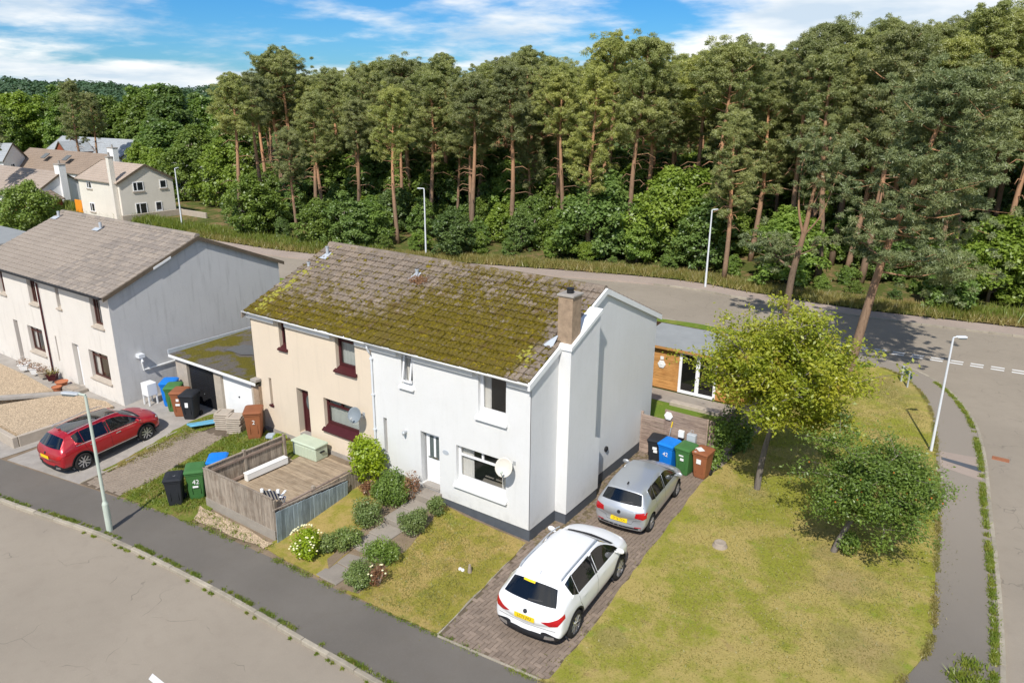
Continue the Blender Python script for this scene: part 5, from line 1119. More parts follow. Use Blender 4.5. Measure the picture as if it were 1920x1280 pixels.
def car(label, st, paint_, loc, rz, scl, plate, suv=True, rims='alloy', rx=0., sunroof=False, hub=(1.36, -1.33), wr=.355, emblem=True):
    t_ = thing('car', label, 'car', loc, rz, None, rx, scl)
    glass_side = [[5], [6], [8, 9]]
    me = loft(st, glass_side, [9], [3], [5, 6, 7, 8] if sunroof else None, suv)
    for m_ in (paint_, MAT['cglass'], MAT['black']): me.materials.append(m_)
    cut = MB()
    for y in hub:
        for s_ in (-1, 1):
            cut.lathe([(wr+.06, -.2), (wr+.06, .25)], 32, Matrix.Translation((s_*.84 if suv else s_*.76, y, wr)) @ Matrix.Rotation(R(90*s_), 4, 'Y'), 2)
    cm = cut.mesh('cut', [paint_, MAT['cglass'], MAT['black']]); co_ = bpy.data.objects.new('cut', cm); COL.objects.link(co_)
    def mods(o):
        s_ = o.modifiers.new('s', 'SUBSURF'); s_.levels = 2; s_.render_levels = 2
        b_ = o.modifiers.new('b', 'BOOLEAN'); b_.object = co_; b_.operation = 'DIFFERENCE'; b_.solver = 'EXACT'
    ev = evaluated(me, mods); bpy.data.objects.remove(co_)
    P = list(ev.polygons); body = submesh(ev, [p for p in P if p.material_index == 0], 'body', paint_)
    bo = link('body', body, t_, local=True)
    cl = [p for p in P if p.material_index == 2]
    if cl: link('lower_trim', submesh(ev, cl, 'lower_trim', MAT['black']), t_, local=True)
    for isl in islands(ev, [p for p in P if p.material_index == 1]):
        c = sum((p.center for p in isl), Vector())/len(isl); nrm = sum((p.normal for p in isl), Vector()).normalized()
        nm = 'sunroof' if nrm.z > .93 else ('windscreen' if nrm.y > .4 and abs(c.x) < .2 else ('rear_window' if nrm.y < -.4 and abs(c.x) < .2 else 'side_window'))
        link(nm, submesh(ev, isl, nm, MAT['cglass'], .004), t_, local=True)
    # dark cabin below the glass line
    L0, L1 = st[3][0]+.25, st[10][0]-.1; wi = st[7][2]*.82; zc = st[7][5]-.06
    b = MB(); b.box(-wi, wi, L0, L1, .35, zc-.05)
    for sx_ in (-.36, .36):
        for sy_ in (-.75, .25): b.bevbox(sx_-.24, sx_+.24, sy_-.1, sy_+.05, zc-.1, zc+.28, .05)
    b.build('cabin', MAT['dark'], t_, local=True)
    bvh = BVHTree.FromPolygons([v.co for v in ev.vertices], [tuple(p.vertices) for p in ev.polygons])
    def proj(poly, axis, sgn, off=.006, step=.05, depth=.03):
        """patch following the body: poly in the plane across the axis, cast inwards"""
        bm = bmesh.new(); bm.faces.new([bm.verts.new((p[0], p[1], 0)) for p in poly])
        for ax in (0, 1):
            lo, hi = min(p[ax] for p in poly), max(p[ax] for p in poly); kk = lo+step
            while kk < hi:
                c3 = [0, 0, 0]; n3 = [0, 0, 0]; c3[ax] = kk; n3[ax] = 1; bmesh.ops.bisect_plane(bm, geom=bm.verts[:]+bm.edges[:]+bm.faces[:], plane_co=c3, plane_no=n3); kk += step
        bmesh.ops.triangulate(bm, faces=[f for f in bm.faces if len(f.verts) > 4])
        last = None
        for v in bm.verts:
            o_ = Vector((v.co.x, sgn*4, v.co.y)) if axis == 'y' else (Vector((sgn*4, v.co.x, v.co.y)) if axis == 'x' else Vector((v.co.x, v.co.y, 4)))
            d_ = Vector((0, -sgn, 0)) if axis == 'y' else (Vector((-sgn, 0, 0)) if axis == 'x' else Vector((0, 0, -1)))
            h_, nn_, _, _ = bvh.ray_cast(o_, d_)
            if h_ is None: h_ = last if last else o_+d_*(4-st[0][2]); nn_ = -d_
            if nn_.dot(d_) > 0: nn_ = -nn_
            v.co = h_+nn_*off; last = h_
        mb = MB(); mb.bm(bm); return mb
    def seam(pts, axis='x', sgn=1, w=.010, name='panel_gap', mat=None, parent=bo, off=.003):
        for a, b_ in zip(pts[:-1], pts[1:]):
            pass
        poly = []; P_ = [Vector(p) for p in pts]; l_, r_ = [], []
        for i, p in enumerate(P_):
            d_ = (P_[min(i+1, len(P_)-1)]-P_[max(i-1, 0)]).normalized(); n_ = Vector((-d_.y, d_.x))*w/2; l_.append(tuple(p+n_)); r_.append(tuple(p-n_))
        mb = MB()
        for i in range(len(P_)-1):
            q = proj([l_[i], l_[i+1], r_[i+1], r_[i]], axis, sgn, off, .08); mb.add(q.v, q.f)
        mb.build(name, mat or MAT['black'], parent, local=True)
    hw = st[7][2]; zb_ = st[7][5]
    if suv:
        for s_ in (1, -1):
            seam([(1.28, .40), (1.30, .95)], 'x', s_); seam([(-.1, .38), (-.1, 1.0)], 'x', s_); seam([(-1.12, 1.02), (-1.1, .85), (-.95, .62), (-.88, .38)], 'x', s_); seam([(-.88, .38), (1.28, .40)], 'x', s_)
            for y in (.12, -.95): b = MB(); q = proj([(y, .90), (y+.2, .905), (y+.2, .94), (y, .935)], 'x', s_, .022, .06); b.add(q.v, q.f); b.build('door_handle', paint_ if plate != 'none' else MAT['chrome'], t_, local=True)
            tl = [(s_*.42, .80), (s_*.62, .845), (s_*.80, .93), (s_*.88, 1.0), (s_*.905, .90), (s_*.82, .76), (s_*.64, .72)]
            proj(tl, 'y', -1, .012, .05).build('tail_light', MAT['redlens'], t_, local=True, smooth=True)
            proj([(s_*.50, .34), (s_*.76, .37), (s_*.74, .44), (s_*.52, .43)], 'y', -1, .012, .06).build('exhaust_trim', MAT['chrome'], t_, local=True)
            proj([(s_*.62, .74), (s_*.84, .80), (s_*.80, .86), (s_*.60, .80)], 'y', 1, .01, .05).build('headlight', MAT['headlamp'], t_, local=True, smooth=True)
            r_ = MB(); r_.tube([(s_*.57, -1.5, 1.57), (s_*.58, -1.35, 1.61), (s_*.58, 0, 1.64), (s_*.565, .42, 1.615), (s_*.55, .55, 1.58)], .018, 6); r_.build('roof_rail', MAT['chrome'] if sunroof else MAT['galv'], t_, local=True)
        proj([(1.18*0-.7, .30), (.7, .30), (.72, .44), (-.72, .44)], 'y', -1, .006, .08).build('rear_diffuser', MAT['black'], t_, local=True)
        proj([(-.62, .45), (.62, .45), (.55, .70), (-.55, .70)], 'y', 1, .006, .08).build('grille', MAT['black'], t_, local=True)
        seam([(-.77, .60), (0, .57), (.77, .60)], 'y', -1)
        pz, py = .80, -2.24
        if sunroof:
            for s_ in (1, -1):
                seam([(-1.45, 1.075), (-.1, 1.03), (1.25, .99)], 'x', s_, .022, 'window_trim', MAT['chrome'], t_, .01); seam([(-.9, .42), (1.2, .42)], 'x', s_, .03, 'sill_trim', MAT['chrome'], t_, .012)
    else:
        for s_ in (1, -1):
            seam([(1.14, .34), (1.16, .86)], 'x', s_); seam([(-.1, .34), (-.1, .92)], 'x', s_); seam([(-.93, .93), (-.9, .8), (-.75, .56), (-.7, .34)], 'x', s_); seam([(-.7, .34), (1.14, .34)], 'x', s_)
            for y in (.1, -.8): b = MB(); q = proj([(y, .80), (y+.18, .805), (y+.18, .84), (y, .835)], 'x', s_, .022, .06); b.add(q.v, q.f); b.build('door_handle', paint_, t_, local=True)
            tl = [(s_*.50, .70), (s_*.52, .84), (s_*.74, .885), (s_*.81, .87), (s_*.82, .72), (s_*.74, .66)]
            proj(tl, 'y', -1, .012, .05).build('tail_light', MAT['redlens'], t_, local=True, smooth=True)
            proj([(s_*.52, .62), (s_*.74, .66), (s_*.72, .76), (s_*.55, .72)], 'y', 1, .01, .05).build('headlight', MAT['headlamp'], t_, local=True, smooth=True)
            proj([(s_*.50, .36), (s_*.70, .375), (s_*.70, .40), (s_*.5, .385)], 'y', -1, .008, .05).build('reflector', MAT['redlens'], t_, local=True)
        seam([(-.70, .62), (-.45, .56), (-.4, .45), (.4, .45), (.45, .56), (.70, .62)], 'y', -1); seam([(-.75, .33), (.75, .33)], 'y', -1, .05, 'bumper_strip', MAT['black'], t_)
        proj([(-.6, .38), (.6, .38), (.55, .54), (-.55, .54)], 'y', 1, .006, .08).build('grille', MAT['black'], t_, local=True)
        pz, py = .52, -1.99
    h_, n_, _, _ = bvh.ray_cast(Vector((0, -4, pz)), Vector((0, 1, 0)))
    tilt = math.atan2(n_.z, -n_.y) if h_ else 0
    h_ = h_ or Vector((0, py, pz))
    T = Matrix.Translation(h_+n_*.012) @ Matrix.Rotation(R(90)-tilt*1., 4, 'X')
    b = MB(); b.box(-.27, .27, -.06, .06, -.006, .008, T=T); po = b.build('number_plate', MAT['yplate'], t_, local=True)
    if plate != 'none': link('plate_lettering', text_mesh(plate, .095, MAT['black'], 'plate_lettering', .001), po, local=True, T=T @ Matrix.Translation((0, 0, .0095)) @ Matrix.Diagonal((.98, 1.05, 1, 1)))
    ez = pz+.14 if suv else .80
    h_, n_, _, _ = bvh.ray_cast(Vector((0, -4, ez)), Vector((0, 1, 0)))
    if h_:
        T = Matrix.Translation(h_) @ n_.to_track_quat('Z', 'Y').to_matrix().to_4x4(); b = MB(); b.lathe([(.055, -.01), (.055, .012), (.045, .016)], 18, T); b.build('badge', MAT['alloy_d'], t_, local=True)
    # wiper, mirrors, aerial
    zr_ = st[3][9]; b = MB(); q = proj([(-.02, zr_+.03), (.36, zr_+.08), (.36, zr_+.10), (-.02, zr_+.07)], 'y', -1, .012, .06); b.add(q.v, q.f); b.build('rear_wiper', MAT['black'], t_, local=True)
    for s_ in (-1, 1):
        y = st[10][0]-.34; b = MB(); bm = bmesh.new(); bmesh.ops.create_uvsphere(bm, u_segments=14, v_segments=8, radius=1)
        for v in bm.verts: v.co = Vector((v.co.x*.12, v.co.y*.075*(1 if v.co.y > 0 else .5), v.co.z*.08))
        b.bm(bm, 0, Matrix.Translation((s_*(hw+.09), y, zb_+.06))); b.tube([(s_*(hw-.06), y, zb_+.0), (s_*(hw+.05), y, zb_+.03)], .03, 8); b.build('door_mirror', paint_, t_, smooth=True, local=True)
    b = MB(); b.bevbox(-.02, .02, -.09, .03, 0, .06, .012, T=Matrix.Translation((0, st[5][0]+.02, st[5][9]))); b.build('aerial', MAT['black'] if not suv else paint_, t_, local=True)
    # front wipers and black cowl
    for s_ in (-1,): 
        b = MB(); yy = st[10][0]; q = proj([(-.66, yy-.10), (.66, yy-.10), (.68, yy-.0), (.0, yy+.06), (-.68, yy)], 'z', 1, .008, .08); b.add(q.v, q.f); b.build('cowl', MAT['black'], t_, local=True)
    # wheels
    for y in hub:
        for s_ in (-1, 1):
            T = Matrix.Translation((s_*(hw-.115), y, wr)) @ Matrix.Rotation(R(90)*s_, 4, 'Y') @ Matrix.Rotation(.3*y, 4, 'Z')
            w_ = MB(); w_.lathe([(.2, -.11), (wr-.05, -.11), (wr-.012, -.085), (wr, -.03), (wr, .03), (wr-.012, .085), (wr-.05, .11), (wr-.1, .112), (wr-.105, .06), (.2, .04)], 36, T)
            wo = w_.build('wheel', MAT['tyre'], t_, smooth=False, local=True)
            r_ = MB(); r_.lathe([(wr-.1, .06), (wr-.095, .1), (wr-.115, .104), (wr-.125, .05), (.06, .03), (.001, .03)], 30, T, 1, False); r_.lathe([(.001, .02), (.07, .05), (.065, .1), (.001, .105)], 14, T, 0)
            for k_ in range(5):
                TT = T @ Matrix.Rotation(2*math.pi*k_/5, 4, 'Z')
                for dx in ((-.045, .045) if rims == 'alloy' else (0,)):
                    r_.add([TT @ Vector(p) for p in ((dx-.02, .05, .07), (dx+.02, .05, .07), (dx*1.4+.022, wr-.11, .075), (dx*1.4-.022, wr-.11, .075), (dx-.02, .05, .102), (dx+.02, .05, .102), (dx*1.4+.022, wr-.11, .1), (dx*1.4-.022, wr-.11, .1))], [(4, 5, 6, 7), (0, 1, 5, 4), (1, 2, 6, 5), (3, 0, 4, 7)], 0)
            r_.lathe([(wr-.115, .09), (wr-.095, .108), (wr-.09, .1)], 30, T, 0, False)
            r_.build('rim', [MAT['alloy'], MAT['alloy_d']], wo, local=True)
            if suv:   # black arch lip
                a_ = MB(); n_a = 18; rr0, rr1 = wr+.055, wr+.10; vs = []
                for i in range(n_a+1):
                    an = math.pi*(-.12+1.24*i/n_a)
                    for rad in (rr0, rr1):
                        yy, zz = y+math.cos(an)*rad, wr+math.sin(an)*rad
                        hh_, nn_, _, _ = bvh.ray_cast(Vector((s_*4, y+math.cos(an)*(rr1+.01), wr+math.sin(an)*(rr1+.01))), Vector((-s_, 0, 0)))
                        xx = hh_.x if hh_ else s_*hw*.97
                        vs.append((xx+s_*.008, yy, zz))
                a_.add(vs, [(2*i, 2*i+1, 2*i+3, 2*i+2) for i in range(n_a)]); ao = a_.build('arch_trim', MAT['black'], t_, local=True)
    return t_, proj
cw, pj = car('white SUV with black glass parked on the block-paved driveway', SUV, MAT['car_white'], (2.3, -1.56, -.385), R(3.8), 1.05, 'LC73 JVU')
b = pj([(-.30, 1.44), (.02, 1.44), (.02, 1.478), (-.30, 1.478)], 'y', -1, .008, .06); b.build('yellow_strip', MAT['yplate'], cw, local=True)
car('silver hatchback parked beside the white gable in front of the bins', HATCH, MAT['car_silver'], (1.9, 3.98, -.385), R(4.5), 1.03, 'ST16 TCA', False, 'alloy', hub=(1.22, -1.25), wr=.30)
car('metallic red SUV with dark glass roof parked by the gravel beds', SUV, MAT['car_red'], (-16.85, -4.35, -.31), R(3), .94, 'none', True, 'alloy', R(4.0), True)
# ------------------------------------------------------------------ street furniture
def lamp(label, x, y, z, h, mat, arm, rz, base=True, slim=.055, group='street lamps'):
    t_ = thing('street_lamp', label, 'street lamp', (x, y, z), rz, group)
    b = MB()
    if base: b.tube([(0, 0, 0), (0, 0, .95), (0, 0, 1.05)], [.095, .095, slim], 14); b.tube([(0, 0, 1.0), (0, 0, h)], [slim, slim*.75], 12)
    else: b.tube([(0, 0, 0), (0, 0, h)], [slim*1.2, slim*.75], 12)
    c = b.build('column', mat, t_, local=True, smooth=False)
    if base: d = MB(); d.box(-.05, .05, -.1, -.088, .35, .75); d.build('access_door', mat, c, local=True)
    a = MB(); a.tube([(0, 0, h-.06), (0, 0, h+.02), (arm*.35, 0, h+.05)], slim*.6, 8); a.build('bracket', mat, t_, local=True)
    l = MB(); l.bevbox(arm*.25, arm, -.085, .085, h, h+.075, .025); ln = l.build('lantern', MAT['lampwhite'] if not base else MAT['galv'], t_, local=True)
    g = MB(); g.bevbox(arm*.4, arm*.95, -.08, .08, h-.035, h+.002, .012); g.build('lens', MAT['glass2'], ln, local=True)
    return t_
lamp('pale green street lamp column on the front pavement with side lantern', -11.19, -7.2, -.4, 4.6, MAT['lampgreen'], .78, R(205))
lamp('pale grey street lamp column beside the corner path and rowan', 9.4, 14.5, -.4, 4.7, MAT['lampwhite'], .5, R(35), False, .046)
lamp('grey street lamp at the wood edge right of the white gable', -7.9, 35.3, -.38, 5.6, MAT['lampwhite'], .6, R(70), False, .065)
lamp('grey street lamp at the wood edge rising above the mossy ridge', -31.5, 31.2, -.38, 5.8, MAT['lampwhite'], .6, R(200), False, .065)
lamp('grey street lamp beside the far beige house at the wood edge', -62, 27.5, -.38, 6.0, MAT['lampwhite'], .7, R(120), False, .07)
sg = thing('street_name_sign', 'low street name board on two posts at the path bend', 'sign', (7.35, 21.9, -.4), R(-62))
for x in (-.4, .4): b = MB(); b.bevbox(x-.035, x+.035, -.035, .035, 0, .85, .008); b.build('post', MAT['galv'], sg, local=True)
b = MB(); b.bevbox(-.62, .62, .04, .06, .48, .78, .006); b.build('board', mott('teal_paint', (.05, .13, .13), .6, .1, 4, 50, 0), sg, local=True)
for z in (.55, .71): b = MB(); b.box(-.62, .62, .0605, .066, z-.02, z+.02); b.build('rail', MAT['galv'], sg, local=True)
# stump and stones
b = MB(); b.lathe([(.24, 0), (.2, .08), (.18, .14), (.15, .15), (.001, .13)], 14, Matrix.Translation((4.95, 3.2, -.37))); tag(b.build('tree_stump', MAT['deadwood']), 'cut tree stump low in the corner lawn', 'stump')
og = thing('garden_ornament', 'small grey stone ornament on the front lawn', 'ornament', (-.55, -2.35, -.37))
b = MB(); b.tube([(-.5, -2.35, -.4), (-.5, -2.35, -.2), (-.5, -2.35, -.1)], [.07, .05, .03], 8); b.build('figure', MAT['deadwood'], og)
for dx in (-.2, -.3): b = MB(); bm = bmesh.new(); bmesh.ops.create_icosphere(bm, subdivisions=2, radius=.055); b.bm(bm, 0, Matrix.Translation((-.5+dx, -2.42, -.33))); b.build('stone', MAT['paper'], og, smooth=True)

# ------------------------------------------------------------------ slatted gate, fences, garden room
gt = thing('slatted_fence', 'pinkish brown horizontal slat fence beside the white gable', 'fence', (1.2, 7.8, -.4))
rr_ = random.Random(8)
for i in range(8):
    b = MB(); z = -.36+i*.2; b.box(.06, 1.0, 7.72, 7.745, z, z+.185); b.build('slat', MAT['fence_h'], gt)
for i in range(10):
    b = MB(); z = -.36+i*.2; T = Matrix.Rotation(rr_.uniform(-.006, .006), 4, 'Y'); b.box(.98, 2.62, 7.75, 7.775, z, z+.19); b.build('slat', MAT['fence_h'], gt)
for x, z in ((.04, 1.3), (1.0, 1.6), (2.62, 1.6)): b = MB(); b.bevbox(x-.045, x+.045, 7.78, 7.87, -.4, z, .01); b.build('post', MAT['fence_h'], gt)
fl = thing('board_fence', 'weathered brown board fence running back behind the hedge', 'fence', (3.2, 12, -.4))
P0, P1 = Vector((2.75, 8.0)), Vector((3.35, 12.4))
for i in range(8):
    z = -.3+i*.22; a, b_ = P0, P1; rail(fl, 'slat', MAT['fence_h'], (a.x, a.y, z+.1), (b_.x, b_.y, z+.1), .025, .205)
for t in (0, .5, 1): p = P0.lerp(P1, t); b = MB(); b.bevbox(p.x-.1, p.x-.02, p.y-.05, p.y+.05, -.4, 1.5, .01); b.build('post', MAT['fence_h'], fl)
fd = thing('board_fence', 'dark brown board fence behind the yellow-green tree', 'fence', (3.6, 16, -.4))
boards(fd, 'fence_board', MAT['dkwood'], (3.36, 12.5), (3.6, 16.5), -.4, 1.1, .14, seed=6)
boards(fd, 'fence_board', MAT['dkwood'], (3.6, 16.5), (3.75, 21.3), -.4, 1.1, .16, seed=7)
boards(fd, 'fence_board', MAT['dkwood'], (3.7, 21.35), (-9, 21.2), -.4, .75, .2, seed=8)
# cabin
cb_ = thing('garden_room', 'orange timber garden room with white french doors and grey flat roof', 'garden room', (.1, 15.6, -.4))
CX0, CX1, CY, CZ0, CZ1 = -3.2, 1.9, 14.35, -.3, 1.72
rr_ = random.Random(9)
for a, b_ in ((CX0, -1.18), (.62, CX1)):
    for i in range(14):
        z = CZ0+i*(CZ1-CZ0)/14; b = MB(); b.bevbox(a, b_, CY-.02, CY+.01, z+.004, z+(CZ1-CZ0)/14-.004, .006); b.build('cladding_board', MAT['cabin'], cb_)
b = MB(); b.box(CX0, CX1, CY+.012, CY+2.6, CZ0-.05, CZ1-.01); b.build('wall', MAT['dkwood'], cb_)
for i in range(14):
    z = CZ0+i*(CZ1-CZ0)/14; b = MB(); b.bevbox(CX1-.0, CX1+.03, CY, CY+2.6, z+.004, z+(CZ1-CZ0)/14-.004, .006); b.build('cladding_board', MAT['cabin'], cb_)
fd_ = MB(); 
for a, b_ in ((-1.18, -1.05), (-.36, -.18), (.5, .62)): fd_.box(a, b_, CY-.05, CY+.03, CZ0, CZ1)
fd_.box(-1.05, -.36, CY-.05, CY+.03, CZ1-.13, CZ1); fd_.box(-.18, .5, CY-.05, CY+.03, CZ1-.13, CZ1); fd_.box(-1.05, -.36, CY-.05, CY+.03, CZ0, CZ0+.14); fd_.box(-.18, .5, CY-.05, CY+.03, CZ0, CZ0+.14)
fo = fd_.build('french_door', MAT['upvc'], cb_)
for a, b_ in ((-1.05, -.36), (-.18, .5)): g = MB(); g.box(a, b_, CY-.02, CY-.01, CZ0+.14, CZ1-.13); g.build('pane', glassmat('cabin_glass', (.01, .01, .01), .9) if a < -1 else bpy.data.materials['cabin_glass'], fo)
r_ = MB(); r_.add([(CX0-.2, CY-.25, CZ1+.12), (CX1+.2, CY-.25, CZ1+.12), (CX1+.2, CY+2.8, CZ1+.3), (CX0-.2, CY+2.8, CZ1+.3), (CX0-.2, CY-.25, CZ1+.02), (CX1+.2, CY-.25, CZ1+.02), (CX1+.2, CY+2.8, CZ1+.2), (CX0-.2, CY+2.8, CZ1+.2)], [(0, 1, 2, 3), (7, 6, 5, 4), (0, 4, 5, 1), (1, 5, 6, 2), (2, 6, 7, 3), (3, 7, 4, 0)]); ro_ = r_.build('roof', MAT['felt'], cb_)
r_ = MB(); r_.box(CX0-.22, CX1+.22, CY-.28, CY-.252, CZ1+.0, CZ1+.115); r_.build('fascia', MAT['cabin'], ro_)
hx = MB(); hx.lathe([(.2, 0), (.2, .04), (.14, .05), (.001, .05)], 6, Matrix.Translation((-2.05, CY-.03, .9)) @ Matrix.Rotation(R(90), 4, 'X')); hx.lathe([(.06, .05), (.05, .07)], 6, Matrix.Translation((-2.05, CY-.03, .9)) @ Matrix.Rotation(R(90), 4, 'X')); hx.box(-2.13, -1.97, CY-.06, CY-.02, 1.13, 1.28); tag(hx.build('bird_feeder', MAT['paper']), 'white hexagonal plaque hanging on the orange garden room', 'wall plaque')
hx = MB(); hx.lathe([(.17, 0), (.17, .05), (.11, .06), (.001, .06)], 6, Matrix.Translation((1.15, 7.72, 1.42)) @ Matrix.Rotation(R(90), 4, 'X')); tag(hx.build('bird_feeder', MAT['paper']), 'white hexagonal plaque hanging on the slat fence', 'wall plaque')
br = thing('broom', 'yellow-ended broom handle leaning on the slat fence behind the bins', 'broom', (1.2, 7.4, -.38)); b = MB(); b.tube([(1.18, 7.45, -.3), (1.3, 7.68, 1.0)], .014, 6); b.build('shaft', MAT['galv'], br); b = MB(); b.tube([(1.3, 7.68, 1.0), (1.32, 7.71, 1.22)], .022, 8); b.build('grip', MAT['yplate'], br)
b = MB(); b.tube([(2.1, 7.6, .95), (2.1, 7.62, 1.12), (2.2, 7.62, 1.12), (2.2, 7.6, .95)], .01, 6); b.bevbox(1.98, 2.32, 7.52, 7.72, .62, .98, .02); tag(b.build('tub_planter', MAT['lead']), 'small grey tub hooked on the slat fence above the green bin', 'tub')
b = MB(); b.bevbox(1.62, 1.84, 7.58, 7.7, .72, 1.0, .015); tag(b.build('white_box', MAT['paper']), 'small white box hanging on the slat fence above the blue bin', 'box')
sheet('patio', [(-3.2, 13.0), (2.5, 12.9), (2.5, 14.3), (-3.2, 14.3)], .045, MAT['slabs'], 0, flat(-.4))
b = MB(); b.bevbox(-.9, 1.4, 12.75, 13.1, -.4, -.2, .02); tag(b.build('step', MAT['stonesill']), 'pale stone step on the patio in front of the garden room', 'step')

# ------------------------------------------------------------------ terrace front gardens
def bed(poly, z, name, mat, lab=None):
    b = MB(); b.prism(poly, z-.5, z); o = b.build(name, mat); o['kind'] = 'structure'; return o
bed([(-31, -5.9), (-25.4, -5.35), (-23.9, -2.95), (-27, -2.75), (-31, -2.75)], .02, 'gravel_bed', MAT['gravel'])
bed([(-24.6, -6.1), (-20.1, -5.95), (-20.0, -2.3), (-20.8, -2.2), (-22.9, -2.7), (-23.2, -3.1)], .0, 'gravel_bed', MAT['gravel'])
rw = thing('retaining_wall', 'low pale rendered wall edging the gravel bed by the red car', 'wall', (-20, -5.9, -.4))
b = MB(); b.bevbox(-26, -19.92, -6.32, -6.12, -.5, .04, .015); b.build('front_run', MAT['stonesill'], rw); b = MB(); b.bevbox(-20.06, -19.9, -6.1, -2.6, -.5, .035, .015); b.build('side_run', MAT['stonesill'], rw)
st_ = thing('slate_edging', 'grey stone kerb strip between the two gravel beds', 'edging', (-24, -4.5, -.3))
for i in range(7): p, q = Vector((-26.0, -6.0)).lerp(Vector((-22.9, -2.6)), i/7), Vector((-26.0, -6.0)).lerp(Vector((-22.9, -2.6)), (i+1)/7); rail(st_, 'stone', MAT['concrete'], (p.x, p.y, .02), (q.x, q.y, .02), .34, .12)
b = MB(); b.bevbox(-24.0, -22.8, -2.6, -1.95, -.3, .06, .02); tag(b.build('door_step', MAT['slabs']), 'grey slab step with mat at the white terrace door', 'step')
b = MB(); b.box(-23.7, -23.1, -2.5, -2.15, .06, .075); tag(b.build('door_mat', MAT['deadwood']), 'brown mat on the terrace door step', 'mat')
def pot(x, y, z, r, h, mat, label, plant=None, square=False):
    t_ = thing('plant_pot', label, 'plant pot', (x, y, z), group='pots along the terrace')
    b = MB(); b.lathe([(r*.7, 0), (r, h), (r*1.08, h), (r*1.08, h*.88), (r*.95, h*.9), (.001, h*.85)], 4 if square else 14); b.build('pot', mat, t_, local=True)
    if plant:
        v, f = blob_leaves(np.random.default_rng(int(abs(x*10))), 140, (0, 0, h+.1), (r*1.1, r*1.1, .16), .07); link('plant', npmesh('plant', v, f, plant), t_, local=True)

# ------------------------------------------------------------------ vegetation
def tri_leaves(r, c, nrm, size, asp=.5, jit=.9):
    """one bent leaf (two triangles) at each centre"""
    n = len(c); d = nrm+r.normal(0, jit, (n, 3)); d /= np.linalg.norm(d, axis=1)[:, None]+1e-9
    a = r.normal(0, 1, (n, 3)); a -= d*(a*d).sum(1)[:, None]; a /= np.linalg.norm(a, axis=1)[:, None]+1e-9; b = np.cross(d, a)
    s = size*r.uniform(.6, 1.3, (n, 1)); tip = c+a*s; l = c+b*s*asp*.5+a*s*.45; rr = c-b*s*asp*.5+a*s*.45
    v = np.stack([c, l, tip, rr], 1).reshape(-1, 3); i = np.arange(n)[:, None]*4
    f = np.concatenate([i+np.array([[0, 1, 2]]), i+np.array([[0, 2, 3]])], 0); return v, f
def blob_leaves(r, n, cen, rad, size, asp=.6, shell=.45, jit=.6):
    d = r.normal(0, 1, (n, 3)); d /= np.linalg.norm(d, axis=1)[:, None]; k = shell+(1-shell)*r.random((n, 1))**.6
    c = np.array(cen)+d*k*np.array(rad); return tri_leaves(r, c, d+np.array([0, 0, .4]), size, asp, jit)
def cat(parts):
    V, F, o = [], [], 0
    for v, f in parts: V.append(v); F.append(f+o); o += len(v)
    return np.concatenate(V), np.concatenate(F)
def needles(r, c, n, rad, ln, wd, upb=.55):
    """tufts of thin needle blades round each centre"""
    m = len(c); C = np.repeat(c, n, 0); d = r.normal(0, 1, (m*n, 3)); d[:, 2] += upb; d /= np.linalg.norm(d, axis=1)[:, None]
    R_ = np.repeat(rad, n, 0) if np.ndim(rad) else rad
    base = C+d*(R_*(.35+.65*r.random((m*n, 1))))*np.array([1, 1, .6]); nm = d+np.array([0, 0, .5])+r.normal(0, .38, d.shape); nm /= np.linalg.norm(nm, axis=1)[:, None]
    d2 = r.normal(0, 1, d.shape)+d*.5; d2 -= nm*(d2*nm).sum(1)[:, None]; d2 /= np.linalg.norm(d2, axis=1)[:, None]+1e-9
    a = np.cross(d2, nm); L_ = ln*r.uniform(.6, 1.3, (m*n, 1)); d2 = d2+nm*.25
    v = np.stack([base-a*wd/2, base+a*wd/2, base+d2*L_], 1).reshape(-1, 3); return v, np.arange(m*n*3).reshape(-1, 3)
